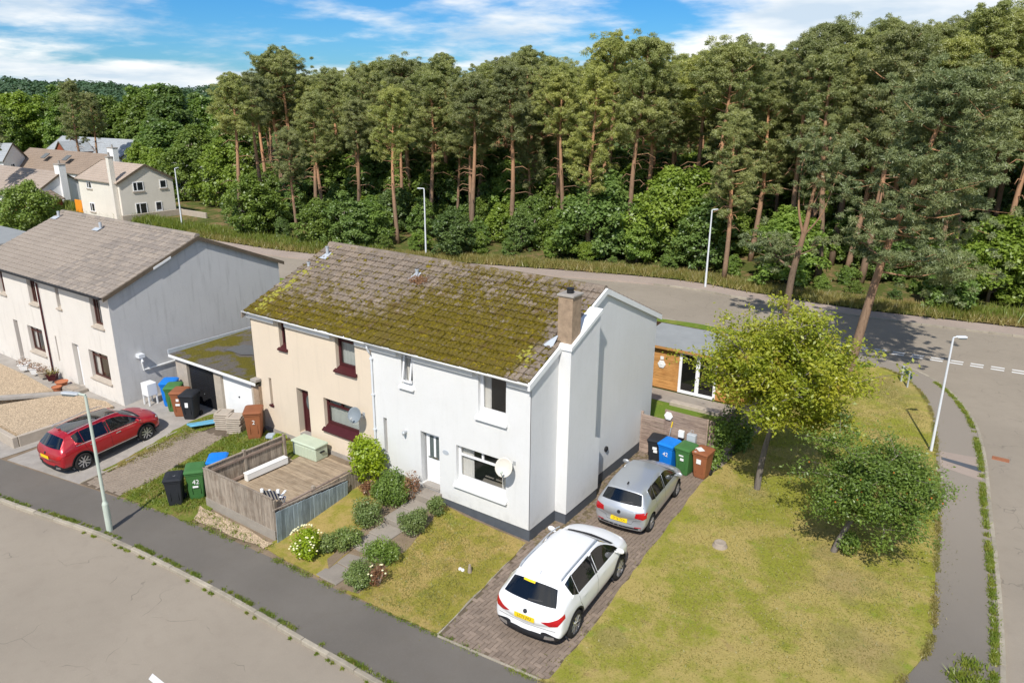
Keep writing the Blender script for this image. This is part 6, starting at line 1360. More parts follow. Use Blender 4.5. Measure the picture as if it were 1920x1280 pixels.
def pine_variant(seed, H, cs, cr_, flat_=.5, ncl=150, per=110, ln=.2, wd=.055, dead=True, mat='pine', lean=0., bare=0., bodyr=.0):
    r = np.random.default_rng(seed); rs = random.Random(seed)
    tr = MB(); n = 11; bx, by = rs.uniform(-.5, .5)+lean, rs.uniform(-.5, .5); ph = rs.uniform(0, 6)
    def ax(t): return Vector((bx*t*t*1.+.18*math.sin(ph+t*5), by*t*t+.18*math.cos(ph+t*4), H*t*.95))
    r0 = .0125*H+.05; tr.tube([ax(i/(n-1)) for i in range(n)], [r0*(1-.78*i/(n-1)) for i in range(n)], 8)
    cl, rad = [], []; nb = int(ncl/7)+6
    for k in range(nb):
        t = cs+(1-cs)*(k+rs.random())/nb; az = k*2.4+rs.uniform(-.5, .5); p = ax(t*.98)
        prof = math.sin(math.pi*min(1, (t-cs)/(1-cs)*.72+.25))**.7
        L_ = cr_*prof*rs.uniform(.6, 1.08); rise = rs.uniform(.0, .5)*L_+flat_*.6; q = p+Vector((math.cos(az)*L_, math.sin(az)*L_, rise)); md = p.lerp(q, .5)+Vector((0, 0, -.15*L_+.1))
        tr.tube([p, md, q], [r0*.26*(1-.5*t), r0*.16, .012], 4, cap=False)
        for m in range(13):
            s_ = .42+.62*rs.random()**.8; base = (p.lerp(md, s_*2) if s_ < .5 else md.lerp(q, min(1, s_*2-1))); sp = .35+.4*s_
            cl.append((base.x+rs.gauss(0, .45*sp), base.y+rs.gauss(0, .45*sp), base.z+rs.gauss(.12, .26))); rad.append(rs.choice([.16, .24, .32, .42])*rs.uniform(.8, 1.15))
    tp = ax(1); 
    for m in range(int(ncl*.25)): cl.append((tp.x+rs.gauss(0, cr_*.3), tp.y+rs.gauss(0, cr_*.3), tp.z-abs(rs.gauss(0, .5))-.05)); rad.append(rs.uniform(.2, .42))
    if dead:
        for k in range(11):
            t = rs.uniform(.28, cs+.08); p = ax(t); az = rs.uniform(0, 6.28); L_ = rs.uniform(.6, 1.9); tr.tube([p, p+Vector((math.cos(az)*L_*.6, math.sin(az)*L_*.6, .15)), p+Vector((math.cos(az)*L_, math.sin(az)*L_, -.15))], [.045, .03, .008], 4, cap=False)
    c = np.array(cl); rd = np.array(rad)[:, None]
    v, f = needles(r, c, per, rd, ln, wd)
    return tr.mesh('trunk', MAT['pinebark'], True), npmesh('crown', v, f, MAT[mat])
def broad_variant(seed, H, cr_, ncl, per, size, mat, low=.12, stem=True, asp=.65, bark='greybark', clr=None):
    r = np.random.default_rng(seed); rs = random.Random(seed); tr = MB(); r0 = .02*H+.03
    tr.tube([(0, 0, -.1), (rs.uniform(-.1, .1), rs.uniform(-.1, .1), H*.35), (rs.uniform(-.2, .2), rs.uniform(-.2, .2), H*.8)], [r0, r0*.7, r0*.2], 7)
    parts = []
    for k in range(ncl):
        u = rs.random()**.75; zz = low+(1-low)*u; prof = (math.sin(math.pi*min(1, (zz-low)/(1-low)*.8+.16)))**.6
        az = rs.uniform(0, 6.28); rr = cr_*prof*(rs.random()**.42); cx, cy, cz = math.cos(az)*rr, math.sin(az)*rr, H*zz*.95
        if k % 9 == 0: tr.tube([(0, 0, cz*.55), (cx*.5, cy*.5, cz*.8), (cx, cy, cz)], [r0*.35, r0*.2, .008], 4, cap=False)
        lob = 1+.28*math.sin(2*az+seed)+.2*math.sin(5*az+seed*1.7+3*zz); cx *= lob; cy *= lob; cz *= 1+.12*math.sin(3*az+seed*.7)
        cr2 = (clr or cr_*.26)*rs.uniform(.7, 1.35); out = np.array([cx, cy, (zz-.45)*H*.5]); out = out/(np.linalg.norm(out)+.01)
        d = r.normal(0, 1, (per, 3))+out*.9; d /= np.linalg.norm(d, axis=1)[:, None]; c = np.array([cx, cy, cz])+d*cr2*(.5+.5*r.random((per, 1)))*np.array([1, 1, .75])
        parts.append(tri_leaves(r, c, d*.6+np.array([0, 0, .75]), size, asp, .55))
    v, f = cat(parts); return tr.mesh('trunk', MAT[bark], True), npmesh('crown', v, f, MAT[mat])
def place(name, var, label, cat_, loc, rz, s, group, sz=None, rx=0, ry=0):
    t_ = bpy.data.objects.new(name, None); COL.objects.link(t_)
    t_.matrix_basis = Matrix.Translation(loc) @ Euler((rx, ry, rz)).to_matrix().to_4x4() @ Matrix.Diagonal((s, s, sz or s, 1)); tag(t_, label, cat_, group)
    for nm, me in (('trunk', var[0]), ('crown', var[1])):
        o = bpy.data.objects.new(nm, me); COL.objects.link(o); o.parent = t_
    return t_
PV = [pine_variant(s, 15, cs, cr, ncl=int(nc*1.2), per=165, ln=.14, wd=.046) for s, cs, cr, nc in ((11, .56, 2.3, 150), (12, .66, 1.9, 125), (13, .5, 2.5, 170), (14, .7, 2.1, 115), (15, .6, 1.7, 115), (16, .38, 2.1, 160), (17, .74, 2.5, 125), (18, .66, 1.6, 100), (19, .6, 2.0, 130))]
BV = [broad_variant(31, 6, 2.5, 130, 90, .30, 'broad'), broad_variant(32, 6, 2.2, 120, 90, .27, 'broad'), broad_variant(33, 6, 2.6, 130, 90, .32, 'broad_l'), broad_variant(34, 6, 2.0, 110, 90, .26, 'broad'), broad_variant(35, 6, 2.4, 120, 90, .28, 'broad_l')]
rs = random.Random(21)
# forest front edge: every trunk the road side shows (x, y, height, variant)
def wood_in(x, y):
    e = float(np.interp(x, [-95, -60, -41, -26, -11.6, 3, 12, 30, 60], [27, 26, 27, 32.5, 36.8, 36.8, 38, 40.5, 45])); return y > e
spots = []
def ok(x, y, d): return all((x-a)**2+(y-b)**2 > d*d for a, b in spots)
FRONT = [(-53.5, 29.0, 15.5, 1), (-56.0, 33.0, 15.8, 3), (-57.5, 38.5, 18.2, 6), (-47.0, 30.0, 10.6, 0), (-50.0, 36.0, 14.0, 2), (-46.0, 37.5, 13.5, 4), (-37.5, 34.0, 14.5, 0), (-42.5, 40, 14.5, 1), (-34, 41, 15.5, 2), (-31.5, 38, 15.5, 3), (-29.0, 40.5, 16.5, 4), (-27, 45, 16.5, 6), (-24.5, 42, 16.0, 1), (-19.5, 38.5, 16.0, 5), (-16.5, 43, 16.5, 0), (-13.5, 47, 17, 3), (-9.8, 42, 17.5, 6), (-7.6, 38.0, 13.0, 5), (-4.6, 45, 18, 3), (-1.5, 46.5, 18, 1), (1.8, 48, 18, 4), (5, 46, 17.5, 0)]
LAB = {0: 'tall Scots pine with bare reddish trunk at the left end of the wood', 2: 'tallest pine at the left end of the wood, round crown above the rest', 3: 'short bushy pine at the wood edge above the grey gable roof', 6: 'pine with a broken dead branch low on its trunk above the mossy ridge', 17: 'short bushy pine behind the street lamp right of the white gable'}
ORD = 'first second third fourth fifth sixth seventh eighth ninth tenth eleventh twelfth thirteenth fourteenth fifteenth sixteenth seventeenth eighteenth nineteenth twentieth twenty-first twenty-second'.split()
RANK = {i: k for k, i in enumerate(sorted(range(len(FRONT)), key=lambda i: math.atan2(FRONT[i][0]-11, FRONT[i][1]+17)))}
for i, (x, y, h, v) in enumerate(FRONT):
    spots.append((x, y)); s_ = h/15
    place('pine_tree', PV[v], LAB.get(i, 'slim reddish-trunked pine, %s from the left along the front of the wood' % ORD[RANK[i]]), 'pine tree', (x, y, hill(x, y)-.1), rs.uniform(0, 6.28), s_*rs.uniform(.95, 1.1), 'pines along the front of the wood', s_)
np_ = 0; tries = 0
while np_ < 274 and tries < 20000:
    tries += 1; y = 39+58*rs.random()**1.3; x = rs.uniform(-80, 52)
    if not wood_in(x, y-3.5): continue
    if x < -57-(y-30)*.95: continue
    if x > 14+(y-36)*.75: continue
    if not ok(x, y, 2.05): continue
    spots.append((x, y)); np_ += 1; h = rs.uniform(14.5, 18.5)+(1.2 if x > -5 else 0); v = rs.randrange(len(PV)) if rs.random() < (.75 if y < 48 else .4) else rs.choice([5, 2, 5, 0]); s_ = h/15
    if rs.random() < .12: s_ *= .7
    place('pine_tree', PV[v], 'Scots pine standing among others inside the wood', 'pine tree', (x, y, hill(x, y)-.1), rs.uniform(0, 6.28), s_*rs.uniform(.9, 1.15), 'pines inside the wood', s_, rs.gauss(0, .025), rs.gauss(0, .025))
# broadleaf trees and bushes under the pines
und = []; nb_ = 0; tries = 0
while nb_ < 200 and tries < 9000:
    tries += 1; near = rs.random() < .55
    x = rs.uniform(-66, 34); e = float(np.interp(x, [-95, -60, -41, -26, -11.6, 3, 12, 30, 60], [28, 27.5, 29, 34.5, 38.6, 38.8, 40, 42.5, 47])); y = e+rs.uniform(0, 3.5) if near else e+3.5+30*rs.random()**1.1
    if x < -57-(y-30)*.9 or x > 13+(y-36)*.75: continue
    if -56 < x < -40 and near and rs.random() < .6: continue
    if any((x-a)**2+(y-b)**2 < (2.2 if near else 3.0)**2 for a, b in und): continue
    und.append((x, y)); nb_ += 1; h = (rs.uniform(.8, 2.2) if rs.random() < .72 else rs.uniform(3.5, 5.5)) if near else (rs.uniform(2.2, 4.6) if y-e < 12 else rs.uniform(5., 8.)); v = rs.choice([0, 0, 1, 1, 3, 3, 2, 4]) if near else rs.choice([0, 1, 3, 2, 4])
    place('understorey_tree', BV[v], 'leafy broadleaf bush at the edge of the wood' if near else 'dark broadleaf tree filling the wood beneath the pines', 'bush' if near else 'broadleaf tree', (x, y, hill(x, y)-.15), rs.uniform(0, 6.28), h/6*rs.uniform(.95, 1.25), 'bushes along the wood edge' if near else 'broadleaf trees under the pines', h/6)
BS = broad_variant(41, 7.5, 3.4, 240, 110, .34, 'broad_l'); place('sycamore_tree', BS, 'broad light green sycamore at the front of the wood', 'broadleaf tree', (-13.2, 41.5, hill(-13, 41)-.1), 1.2, .95, None)
BS2 = broad_variant(42, 6.5, 3.0, 200, 110, .32, 'broad'); place('sycamore_tree', BS2, 'dark green rounded sycamore beside the light green one', 'broadleaf tree', (-18.8, 39.8, hill(-18, 40)-.1), 2.2, 1., None)
place('elder_bush', BV[2], 'pale flowering elder bush across the road behind the right street lamp', 'bush', (9.5, 41.8, -.2), .5, .9, None)
place('elder_bush', BV[4], 'green elder bush at the right end of the wood', 'bush', (15.5, 42.5, 0), .9, 1.1, None)

# two pines on the near side of the road
def big_pine(name, label, base, axis_pts, r0, limbs, clusters, mat, seed, per=150, ln=.2, wd=.05):
    r = np.random.default_rng(seed); rs = random.Random(seed); t_ = thing(name, label, 'pine tree', base)
    tr = MB(); pts = smooth(axis_pts, 5); n = len(pts); tr.tube(pts, [r0*(1-.8*i/(n-1)) for i in range(n)], 10)
    cl, rd = [], []
    for (a, b, rad, m) in limbs:
        a, b = Vector(a), Vector(b); md = a.lerp(b, .5)+Vector((rs.uniform(-.2, .2), rs.uniform(-.2, .2), -.12*(b-a).length)); tr.tube(smooth([a, md, b], 4), [rad*(1-.85*i/8) for i in range(9)], 6, cap=False)
        for k in range(m):
            s_ = .35+.7*rs.random(); p = a.lerp(b, s_); sp = .25+.45*s_; q = p+Vector((rs.gauss(0, sp), rs.gauss(0, sp), rs.gauss(.12, sp*.5))); cl.append(tuple(q)); rd.append(rs.uniform(.14, .34)); q2 = q+Vector((rs.gauss(0, .3), rs.gauss(0, .3), rs.gauss(0, .18))); cl.append(tuple(q2)); rd.append(rs.uniform(.12, .3))
            if k % 3 == 0: tr.tube([a.lerp(b, s_*.85), q], [rad*.3, .008], 4, cap=False)
    for c, sp, m in clusters:
        for k in range(m): cl.append((c[0]+rs.gauss(0, sp), c[1]+rs.gauss(0, sp), c[2]+rs.gauss(0, sp*.6))); rd.append(rs.uniform(.16, .36))
    tr.build('trunk', MAT['pinebark'], t_, smooth=True, local=True)
    v, f = needles(r, np.array(cl), per, np.array(rd)[:, None], ln, wd); link('crown', npmesh('crown', v, f, MAT[mat]), t_, local=True); return t_
def limbset(axis, cs, n, lr, seed, per, z0=0., bias=(0, 0), up=.25, rad=.07):
    rs = random.Random(seed); out = []; pts = smooth(axis, 8)
    for k in range(n):
        t = cs+(1-cs)*(k+rs.random()*.8)/n; p = Vector(pts[min(len(pts)-1, int(t*(len(pts)-1)))]); az = k*2.39+rs.uniform(-.4, .4); L_ = lr(t)*rs.uniform(.7, 1.1)
        q = p+Vector((math.cos(az)*L_+bias[0]*L_, math.sin(az)*L_+bias[1]*L_, up*L_+rs.uniform(-.2, .4))); out.append((p, q, rad*(1-.6*t), per))
    return out
axB = [(0, 0, -.2), (.35, .1, 3.0), (.75, .2, 6), (1.35, .3, 9), (2.1, .5, 12.2), (2.5, .6, 14.0)]
lB = limbset(axB, .36, 44, lambda t: 2.8*(1-abs(t-.5)*1.1)+.25, 5, 13, bias=(.4, .1), up=.15)
big_pine('roadside_pine', 'big dense pine by the junction, leaning right over the road', (4.7, 22.4, -.4), axB, .25, lB, [((2.3, .6, 13.2), .8, 80), ((3.2, .6, 10.8), 1.1, 90), ((3.4, .4, 5.4), .9, 60)], 'pine_near', 3, 105, .15, .045)
axA = [(0, 0, -.2), (.12, 0, 3.2), (.5, .1, 6), (.7, .2, 8.2), (1.2, .3, 11.2)]
lA = [((.2, 0, 3.6), (-1.6, -.3, 5.6), .09, 10), ((.15, 0, 4.4), (1.7, .4, 5.6), .05, 5), ((.25, 0, 5.0), (-2.2, .3, 5.2), .05, 14), ((.45, .1, 5.6), (-.15, .2, 10.2), .1, 10), ((.45, .1, 5.6), (1.9, .2, 9.6), .07, 16), ((.6, .2, 7), (1.6, -.4, 10.8), .05, 20), ((.7, .2, 8), (.2, .8, 11.2), .05, 18), ((.3, 0, 4.6), (-2.6, -.6, 4.6), .05, 22), ((.2, 0, 4.2), (-1.6, .9, 3.8), .04, 14)]
big_pine('roadside_pine', 'slender forked pine by the road with sparse blue-green crown', (-.26, 28.4, -.4), axA, .24, lA, [((1.0, .3, 11.0), .7, 26), ((1.7, .2, 10), .5, 16)], 'pine_near', 4, 90, .15, .045)

# near garden trees
def garden_tree(name, label, base, trunk, limbs, r0, nleaf, mat, seed, size, spread, asp=.42, bark='greybark', per=46, berries=0, clump=.2):
    r = np.random.default_rng(seed); rs = random.Random(seed); t_ = thing(name, label, 'tree', base); tr = MB()
    tp = smooth(trunk, 5); n = len(tp); tr.tube(tp, [r0*(1-.45*i/(n-1)) for i in range(n)], 10); parts = []; ends = []
    for (a, b, rad) in limbs:
        a, b = Vector(a), Vector(b); md = a.lerp(b, .5)+Vector((rs.uniform(-.15, .15), rs.uniform(-.15, .15), .18)); tr.tube(smooth([a, md, b], 4), [rad*(1-.8*i/8) for i in range(9)], 6, cap=False)
        for k in range(10):
            s_ = .3+.7*rs.random(); p = (a.lerp(md, s_*2) if s_ < .5 else md.lerp(b, s_*2-1)); q = p+Vector((rs.gauss(0, spread), rs.gauss(0, spread), rs.gauss(.05, spread*.6))); tr.tube([p, p.lerp(q, .5)+Vector((0, 0, .08)), q], [rad*.35, rad*.2, .006], 4, cap=False); ends += [p.lerp(q, .5), q]
        ends.append(b)
    for e in ends:
        m = int(nleaf/len(ends)*rs.uniform(.6, 1.4)); c = np.array(e)+r.normal(0, clump, (m, 3))*np.array([1, 1, .7]); parts.append(tri_leaves(r, c, np.array([[0, 0, 1.]])+r.normal(0, .2, (m, 3)), size, asp, .55))
    tr.build('trunk', MAT[bark], t_, smooth=True, local=True); v, f = cat(parts); v = v.copy(); link('crown', npmesh('crown', v, f, MAT[mat]), t_, local=True)
    if berries:
        b = MB()
        for k in range(berries):
            e = rs.choice(ends); bm = bmesh.new(); bmesh.ops.create_icosphere(bm, subdivisions=1, radius=.028); b.bm(bm, 0, Matrix.Translation(Vector(e)+Vector((rs.gauss(0, .2), rs.gauss(0, .2), rs.gauss(.1, .1)))))
        tag(b.build('berries', MAT['berry'], t_, local=True), kind='stuff')
    return t_
rs = random.Random(77); lim = []
top = (.28, .1, 2.5)
for k in range(40):
    az = k*2.4+rs.uniform(-.3, .3); el = rs.uniform(.1, 1.35); L_ = (2.65 if el < .8 else 2.95)*rs.uniform(.75, 1.06); a = (.05+.25*rs.random(), .1*rs.random(), 2.7+1.5*rs.random())
    lim.append((a, (a[0]+math.cos(az)*math.cos(el)*L_+.35, a[1]+math.sin(az)*math.cos(el)*L_, a[2]+math.sin(el)*L_*.92), .06))
garden_tree('ornamental_tree', 'yellow-green tree with pale trunk in the corner lawn', (4.75, 7.45, -.4), [(0, 0, -.1), (.06, 0, 1.2), (.2, .05, 2.3), (.5, .1, 3.8)], lim, .12, 64000, 'rowan_y', 5, .135, .6, .5, clump=.18)
lim = []
for k in range(24):
    az = k*2.4+rs.uniform(-.3, .3); el = rs.uniform(-.25, 1.3); L_ = 1.45*rs.uniform(.55, 1.18); a = (.35+.5*rs.random(), .3+.3*rs.random(), 1.35+1.35*rs.random())
    lim.append((a, (a[0]+math.cos(az)*math.cos(el)*L_+.3, a[1]+math.sin(az)*math.cos(el)*L_+.1, max(.45, a[2]+math.sin(el)*L_*.95)), .04))
garden_tree('rowan_tree', 'low leaning dark green rowan with orange berries beside the path', (7.86, 4.95, -.4), [(0, 0, -.1), (.2, .1, .7), (.5, .3, 1.6), (.8, .5, 2.6)], lim, .1, 52000, 'rowan_g', 6, .1, .46, .5, berries=60, clump=.17)

# basal shoots of the rowan, hanging seed heads
shoot = np.random.default_rng(3); v, f = blob_leaves(shoot, 700, (.42, .05, .45), (.34, .34, .42), .1, .5, .3); link('basal_shoots', npmesh('basal_shoots', v, f, MAT['rowan_g']), bpy.data.objects['rowan_tree'], local=True)
# dead weeds caught on the mossy roof below the middle vent
v, f = blob_leaves(shoot, 900, (-6.95, 3.05, zsl(3.05)+.2), (.5, .36, .14), .09, .25, .2, .9); tag(link('dead_weeds', npmesh('dead_weeds', v, f, MAT['brownleaf']), rfc), kind='stuff')
# shrubs in the front gardens
def shrub(label, x, y, rad, mat, n, size, seed, h=None, flower=0, fm='flower', asp=.6, stem=True, name='shrub'):
    r = np.random.default_rng(seed); rs = random.Random(seed); z = gz(x, y); t_ = thing(name, label, 'shrub', (x, y, z)); h = h or rad*1.7; parts = []
    for k in range(26):
        d = Vector((rs.gauss(0, 1), rs.gauss(0, 1), rs.gauss(.2, .9))).normalized()*rs.uniform(.75, 1.2); c = (d.x*rad*.58, d.y*rad*.58, h*.5+d.z*h*.33); parts.append(blob_leaves(r, n//26, c, (rad*.42*rs.uniform(.7, 1.25), rad*.42*rs.uniform(.7, 1.25), h*.24*rs.uniform(.8, 1.3)), size, asp, .5, .6))
    s_ = MB()
    for k in range(9): a = k*.7; s_.tube([(0, 0, -.05), (math.cos(a)*rad*.5, math.sin(a)*rad*.5, h*.6)], [.025, .008], 4, cap=False)
    core = MB(); s_.build('stems', MAT['deadwood'], t_, local=True)
    v, f = cat(parts); link('foliage', npmesh('foliage', v, f, MAT[mat]), t_, local=True)
    if flower:
        b = MB()
        for k in range(flower):
            d = Vector((rs.gauss(0, 1), rs.gauss(0, 1), rs.gauss(.5, .7))).normalized(); T = Matrix.Translation((d.x*rad*1.02, d.y*rad*1.02, h*.52+d.z*h*.56)); b.lathe([(.001, 0), (.035, .01), (.02, .03)], 6, T)
        tag(b.build('flowers', MAT[fm], t_, local=True), kind='stuff')
    return t_
shrub('bright yellow-green bush against the downpipe between the houses', -6.25, -.75, .68, 'bush_y', 5200, .1, 1, 1.75)
shrub('rounded dark green bush with brown patch left of the white door', -4.8, -1.05, .74, 'bush_g', 7000, .07, 2, 1.12)
shrub('grey-green mound bush on the left of the path, upper one', -4.6, -2.35, .6, 'hebe', 5200, .055, 3, .85)
shrub('grey-green mound bush on the right of the path, upper one', -3.15, -1.85, .58, 'hebe', 5200, .055, 4, .8)
shrub('small mound bush beside the white door step', -3.2, -.65, .36, 'hebe', 2200, .06, 5, .62)
shrub('grey-green mound bush on the left of the path, lower one', -4.3, -3.55, .5, 'hebe', 3600, .06, 6, .62)
shrub('grey-green low bush behind the flowering shrub', -4.6, -4.05, .34, 'hebe', 2000, .06, 16, .6)
shrub('flattish bright green mound bush right of the path', -2.9, -3.5, .6, 'bush_g', 5000, .055, 7, .72)
shrub('cream-flowered yellow-green shrub at the pavement end of the small lawn', -4.95, -4.55, .5, 'bush_y', 3000, .08, 8, .95, 55)
shrub('lavender-grey bush at the foot of the path by the pavement', -2.75, -4.55, .56, 'hebe', 4200, .055, 9, .62)
shrub('brown withered rose bush beside the lavender', -2.25, -4.3, .3, 'brownleaf', 700, .06, 10, .62, 10)
shrub('reddish brown twigs on the dark green bush by the white door', -4.35, -.55, .32, 'brownleaf', 900, .06, 21, 1.15)
shrub('brown twiggy plant at the foot of the bright bush', -5.7, -1.2, .36, 'brownleaf', 900, .07, 11, .5)
hd = thing('hedge', 'glossy green climbing hedge over the fence beside the brown bin', 'hedge', (3.0, 8.6, -.4)); r = np.random.default_rng(12); parts = []
for k in range(70): t = rs.random(); c = (2.85+.35*t*1+rs.gauss(0, .14), 7.95+3.0*t, -.3+rs.random()*(1.75 if t < .75 else 1.0)); parts.append(blob_leaves(r, 85, c, (.3, .36, .3), .11, .65, .4))
v, f = cat(parts); link('foliage', npmesh('foliage', v, f, MAT['bush_g']), hd)
shrub('round flower clump by the cream wall', -11.2, -.5, .25, 'bush_y', 500, .08, 15, .35)
pot(-24.35, -2.35, -.12, .26, .3, MAT['terracotta'], 'wide terracotta bowl nearest the terrace door', None); pot(-24.0, -2.75, -.12, .2, .24, MAT['terracotta'], 'small terracotta bowl before the wide one')
pot(-25.3, -2.3, 0, .3, .34, MAT['maroon'], 'dark square planter with dry grasses below the drainpipe', MAT['drygrass'], True)
pot(-26.1, -2.35, 0, .26, .3, MAT['stonesill'], 'stone pot with pink flowers beside the dark planter', MAT['brownleaf']); pot(-26.9, -2.35, 0, .28, .3, MAT['farwhite'], 'white trough with red flowers along the terrace wall', MAT['brownleaf'], True); pot(-27.9, -2.4, 0, .3, .3, MAT['farwhite'], 'white trough of red blooms by the left terrace window', MAT['brownleaf'], True)

# grass: tufts along kerbs and edges, rough verge by the wood (uncountable)
def blades(pts, n, h, w, spread, seed, mat, name, zf, lean=.5):
    r = np.random.default_rng(seed); P = np.array(pts); i = r.integers(0, len(P), n); c = P[i]+r.normal(0, spread, (n, 2)); z = np.array([zf(a, b) for a, b in c])
    hh = h*r.uniform(.4, 1.3, n)*(P.shape[1] > 0); an = r.uniform(0, 6.28, n); dx, dy = np.cos(an)*w/2, np.sin(an)*w/2; lx, ly = r.normal(0, lean, n)*hh, r.normal(0, lean, n)*hh
    v = np.stack([np.c_[c[:, 0]-dx, c[:, 1]-dy, z], np.c_[c[:, 0]+dx, c[:, 1]+dy, z], np.c_[c[:, 0]+lx, c[:, 1]+ly, z+hh]], 1).reshape(-1, 3)
    return tag(link(name, npmesh(name, v, np.arange(3*n).reshape(-1, 3), MAT[mat])), kind='stuff')
def along(line, a, b, step=.05, keep=1., seed=1, clump=True):
    rr = random.Random(seed); pts, tot = resample(line, int(resample(line, 50)[1]/step)); i, j = nearest(pts, a), nearest(pts, b); out = []; on = True
    for k, p in enumerate(pts[min(i, j):max(i, j)]):
        on = .5+.5*math.sin(k*.11+seed)*math.sin(k*.037+2*seed)+rr.uniform(-.3, .3)
        if rr.random() < keep*max(.06, on): out.append(p)
    return out
kin = inset(resample(KERB, 700)[0], .13); kou = inset(resample(KERB, 700)[0], -.09)
tag(blades(along(kin, (-22, -9), (2, -6.8), keep=.75), 9000, .055, .025, .04, 1, 'grass', 'kerb_grass', flat(-.4)), 'short grass growing along the front kerb', None)
blades(along(kou, (-12, -7.6), (2, -7), keep=.16, seed=3), 1600, .06, .03, .03, 2, 'grass', 'gutter_grass', flat(-.5))
blades(along(inset(resample(KERB, 700)[0], .17), (12.4, 0), (8.6, 23.3), keep=.97, seed=4), 12000, .08, .03, .055, 3, 'grass', 'kerb_grass', flat(-.4))
blades([(11.6, 1.2), (11.9, .6), (11.8, 1.8), (12.0, 1.2)], 900, .14, .04, .16, 33, 'grass', 'kerb_weeds', flat(-.4))
blades(along(BACK, (3.5, -4.7), (6, 23.8), keep=.9, seed=5), 16000, .06, .03, .05, 4, 'drygrass', 'lawn_edge_grass', flat(-.38))
blades(along(BACK, (-13, -5.9), (3.4, -4.8), keep=.55, seed=6), 3500, .05, .025, .06, 5, 'grass', 'lawn_edge_grass', lambda x, y: gz(x, y)-.0)
def fill(poly, n, seed):
    r = random.Random(seed); xs = [p[0] for p in poly]; ys = [p[1] for p in poly]; out = []
    while len(out) < n:
        p = (r.uniform(min(xs), max(xs)), r.uniform(min(ys), max(ys)))
        if inside(p, poly): out.append(p)
    return out
blades(fill([(-12.9, -5.7), (-10.1, -5.3), (-10.1, -.5), (-12.9, -.4), (-13.3, -1.45)], 900, 7), 15000, .09, .035, .12, 6, 'grass', 'rough_grass', lambda x, y: gz(x, y)+.02)
blades(fill([(-15.3, -5.2), (-15.05, -5.2), (-14.5, -.6), (-15.6, -.5)], 200, 8), 2500, .07, .03, .08, 7, 'drygrass', 'drive_weeds', lambda x, y: gz(x, y)+.01)
blades(fill([(-10.3, -4.75), (-6.2, -4.8), (-6.2, -5.1), (-9.4, -5.4)], 80, 9), 350, .1, .035, .06, 8, 'grass', 'gravel_weeds', lambda x, y: gz(x, y)+.04)
blades(fill([(3.6, -4.3), (10, 0), (10.6, 3), (10, 11), (8.8, 18), (6.5, 22.8), (3.8, 21), (3.4, 9), (3.2, 6), (3.7, -2)], 4000, 10), 60000, .035, .03, .3, 9, 'drygrass', 'lawn_blades', flat(-.365))
blades(fill([(-2.6, -4.9), (.3, -4.7), (-.1, -.3), (-3.1, -.3), (-2.9, -3.2)], 900, 11), 12000, .035, .025, .15, 10, 'drygrass', 'lawn_blades', lambda x, y: gz(x, y)+.03)
fe, _ = resample(FARE, 900)
vg = [(p[0]+0, p[1]+rs.uniform(.15, 2.6)) for p in fe for _ in range(5) if -58 < p[0] < 40]
blades(vg, 60000, .42, .07, .25, 11, 'drygrass', 'verge_grass', hill, .4)
vg2 = [(p[0], p[1]+rs.uniform(.8, 3.2)) for p in fe for _ in range(6) if p[0] > 7 or p[0] < -36]
blades(vg2, 26000, .7, .09, .3, 12, 'grass', 'tall_verge_grass', hill, .35)
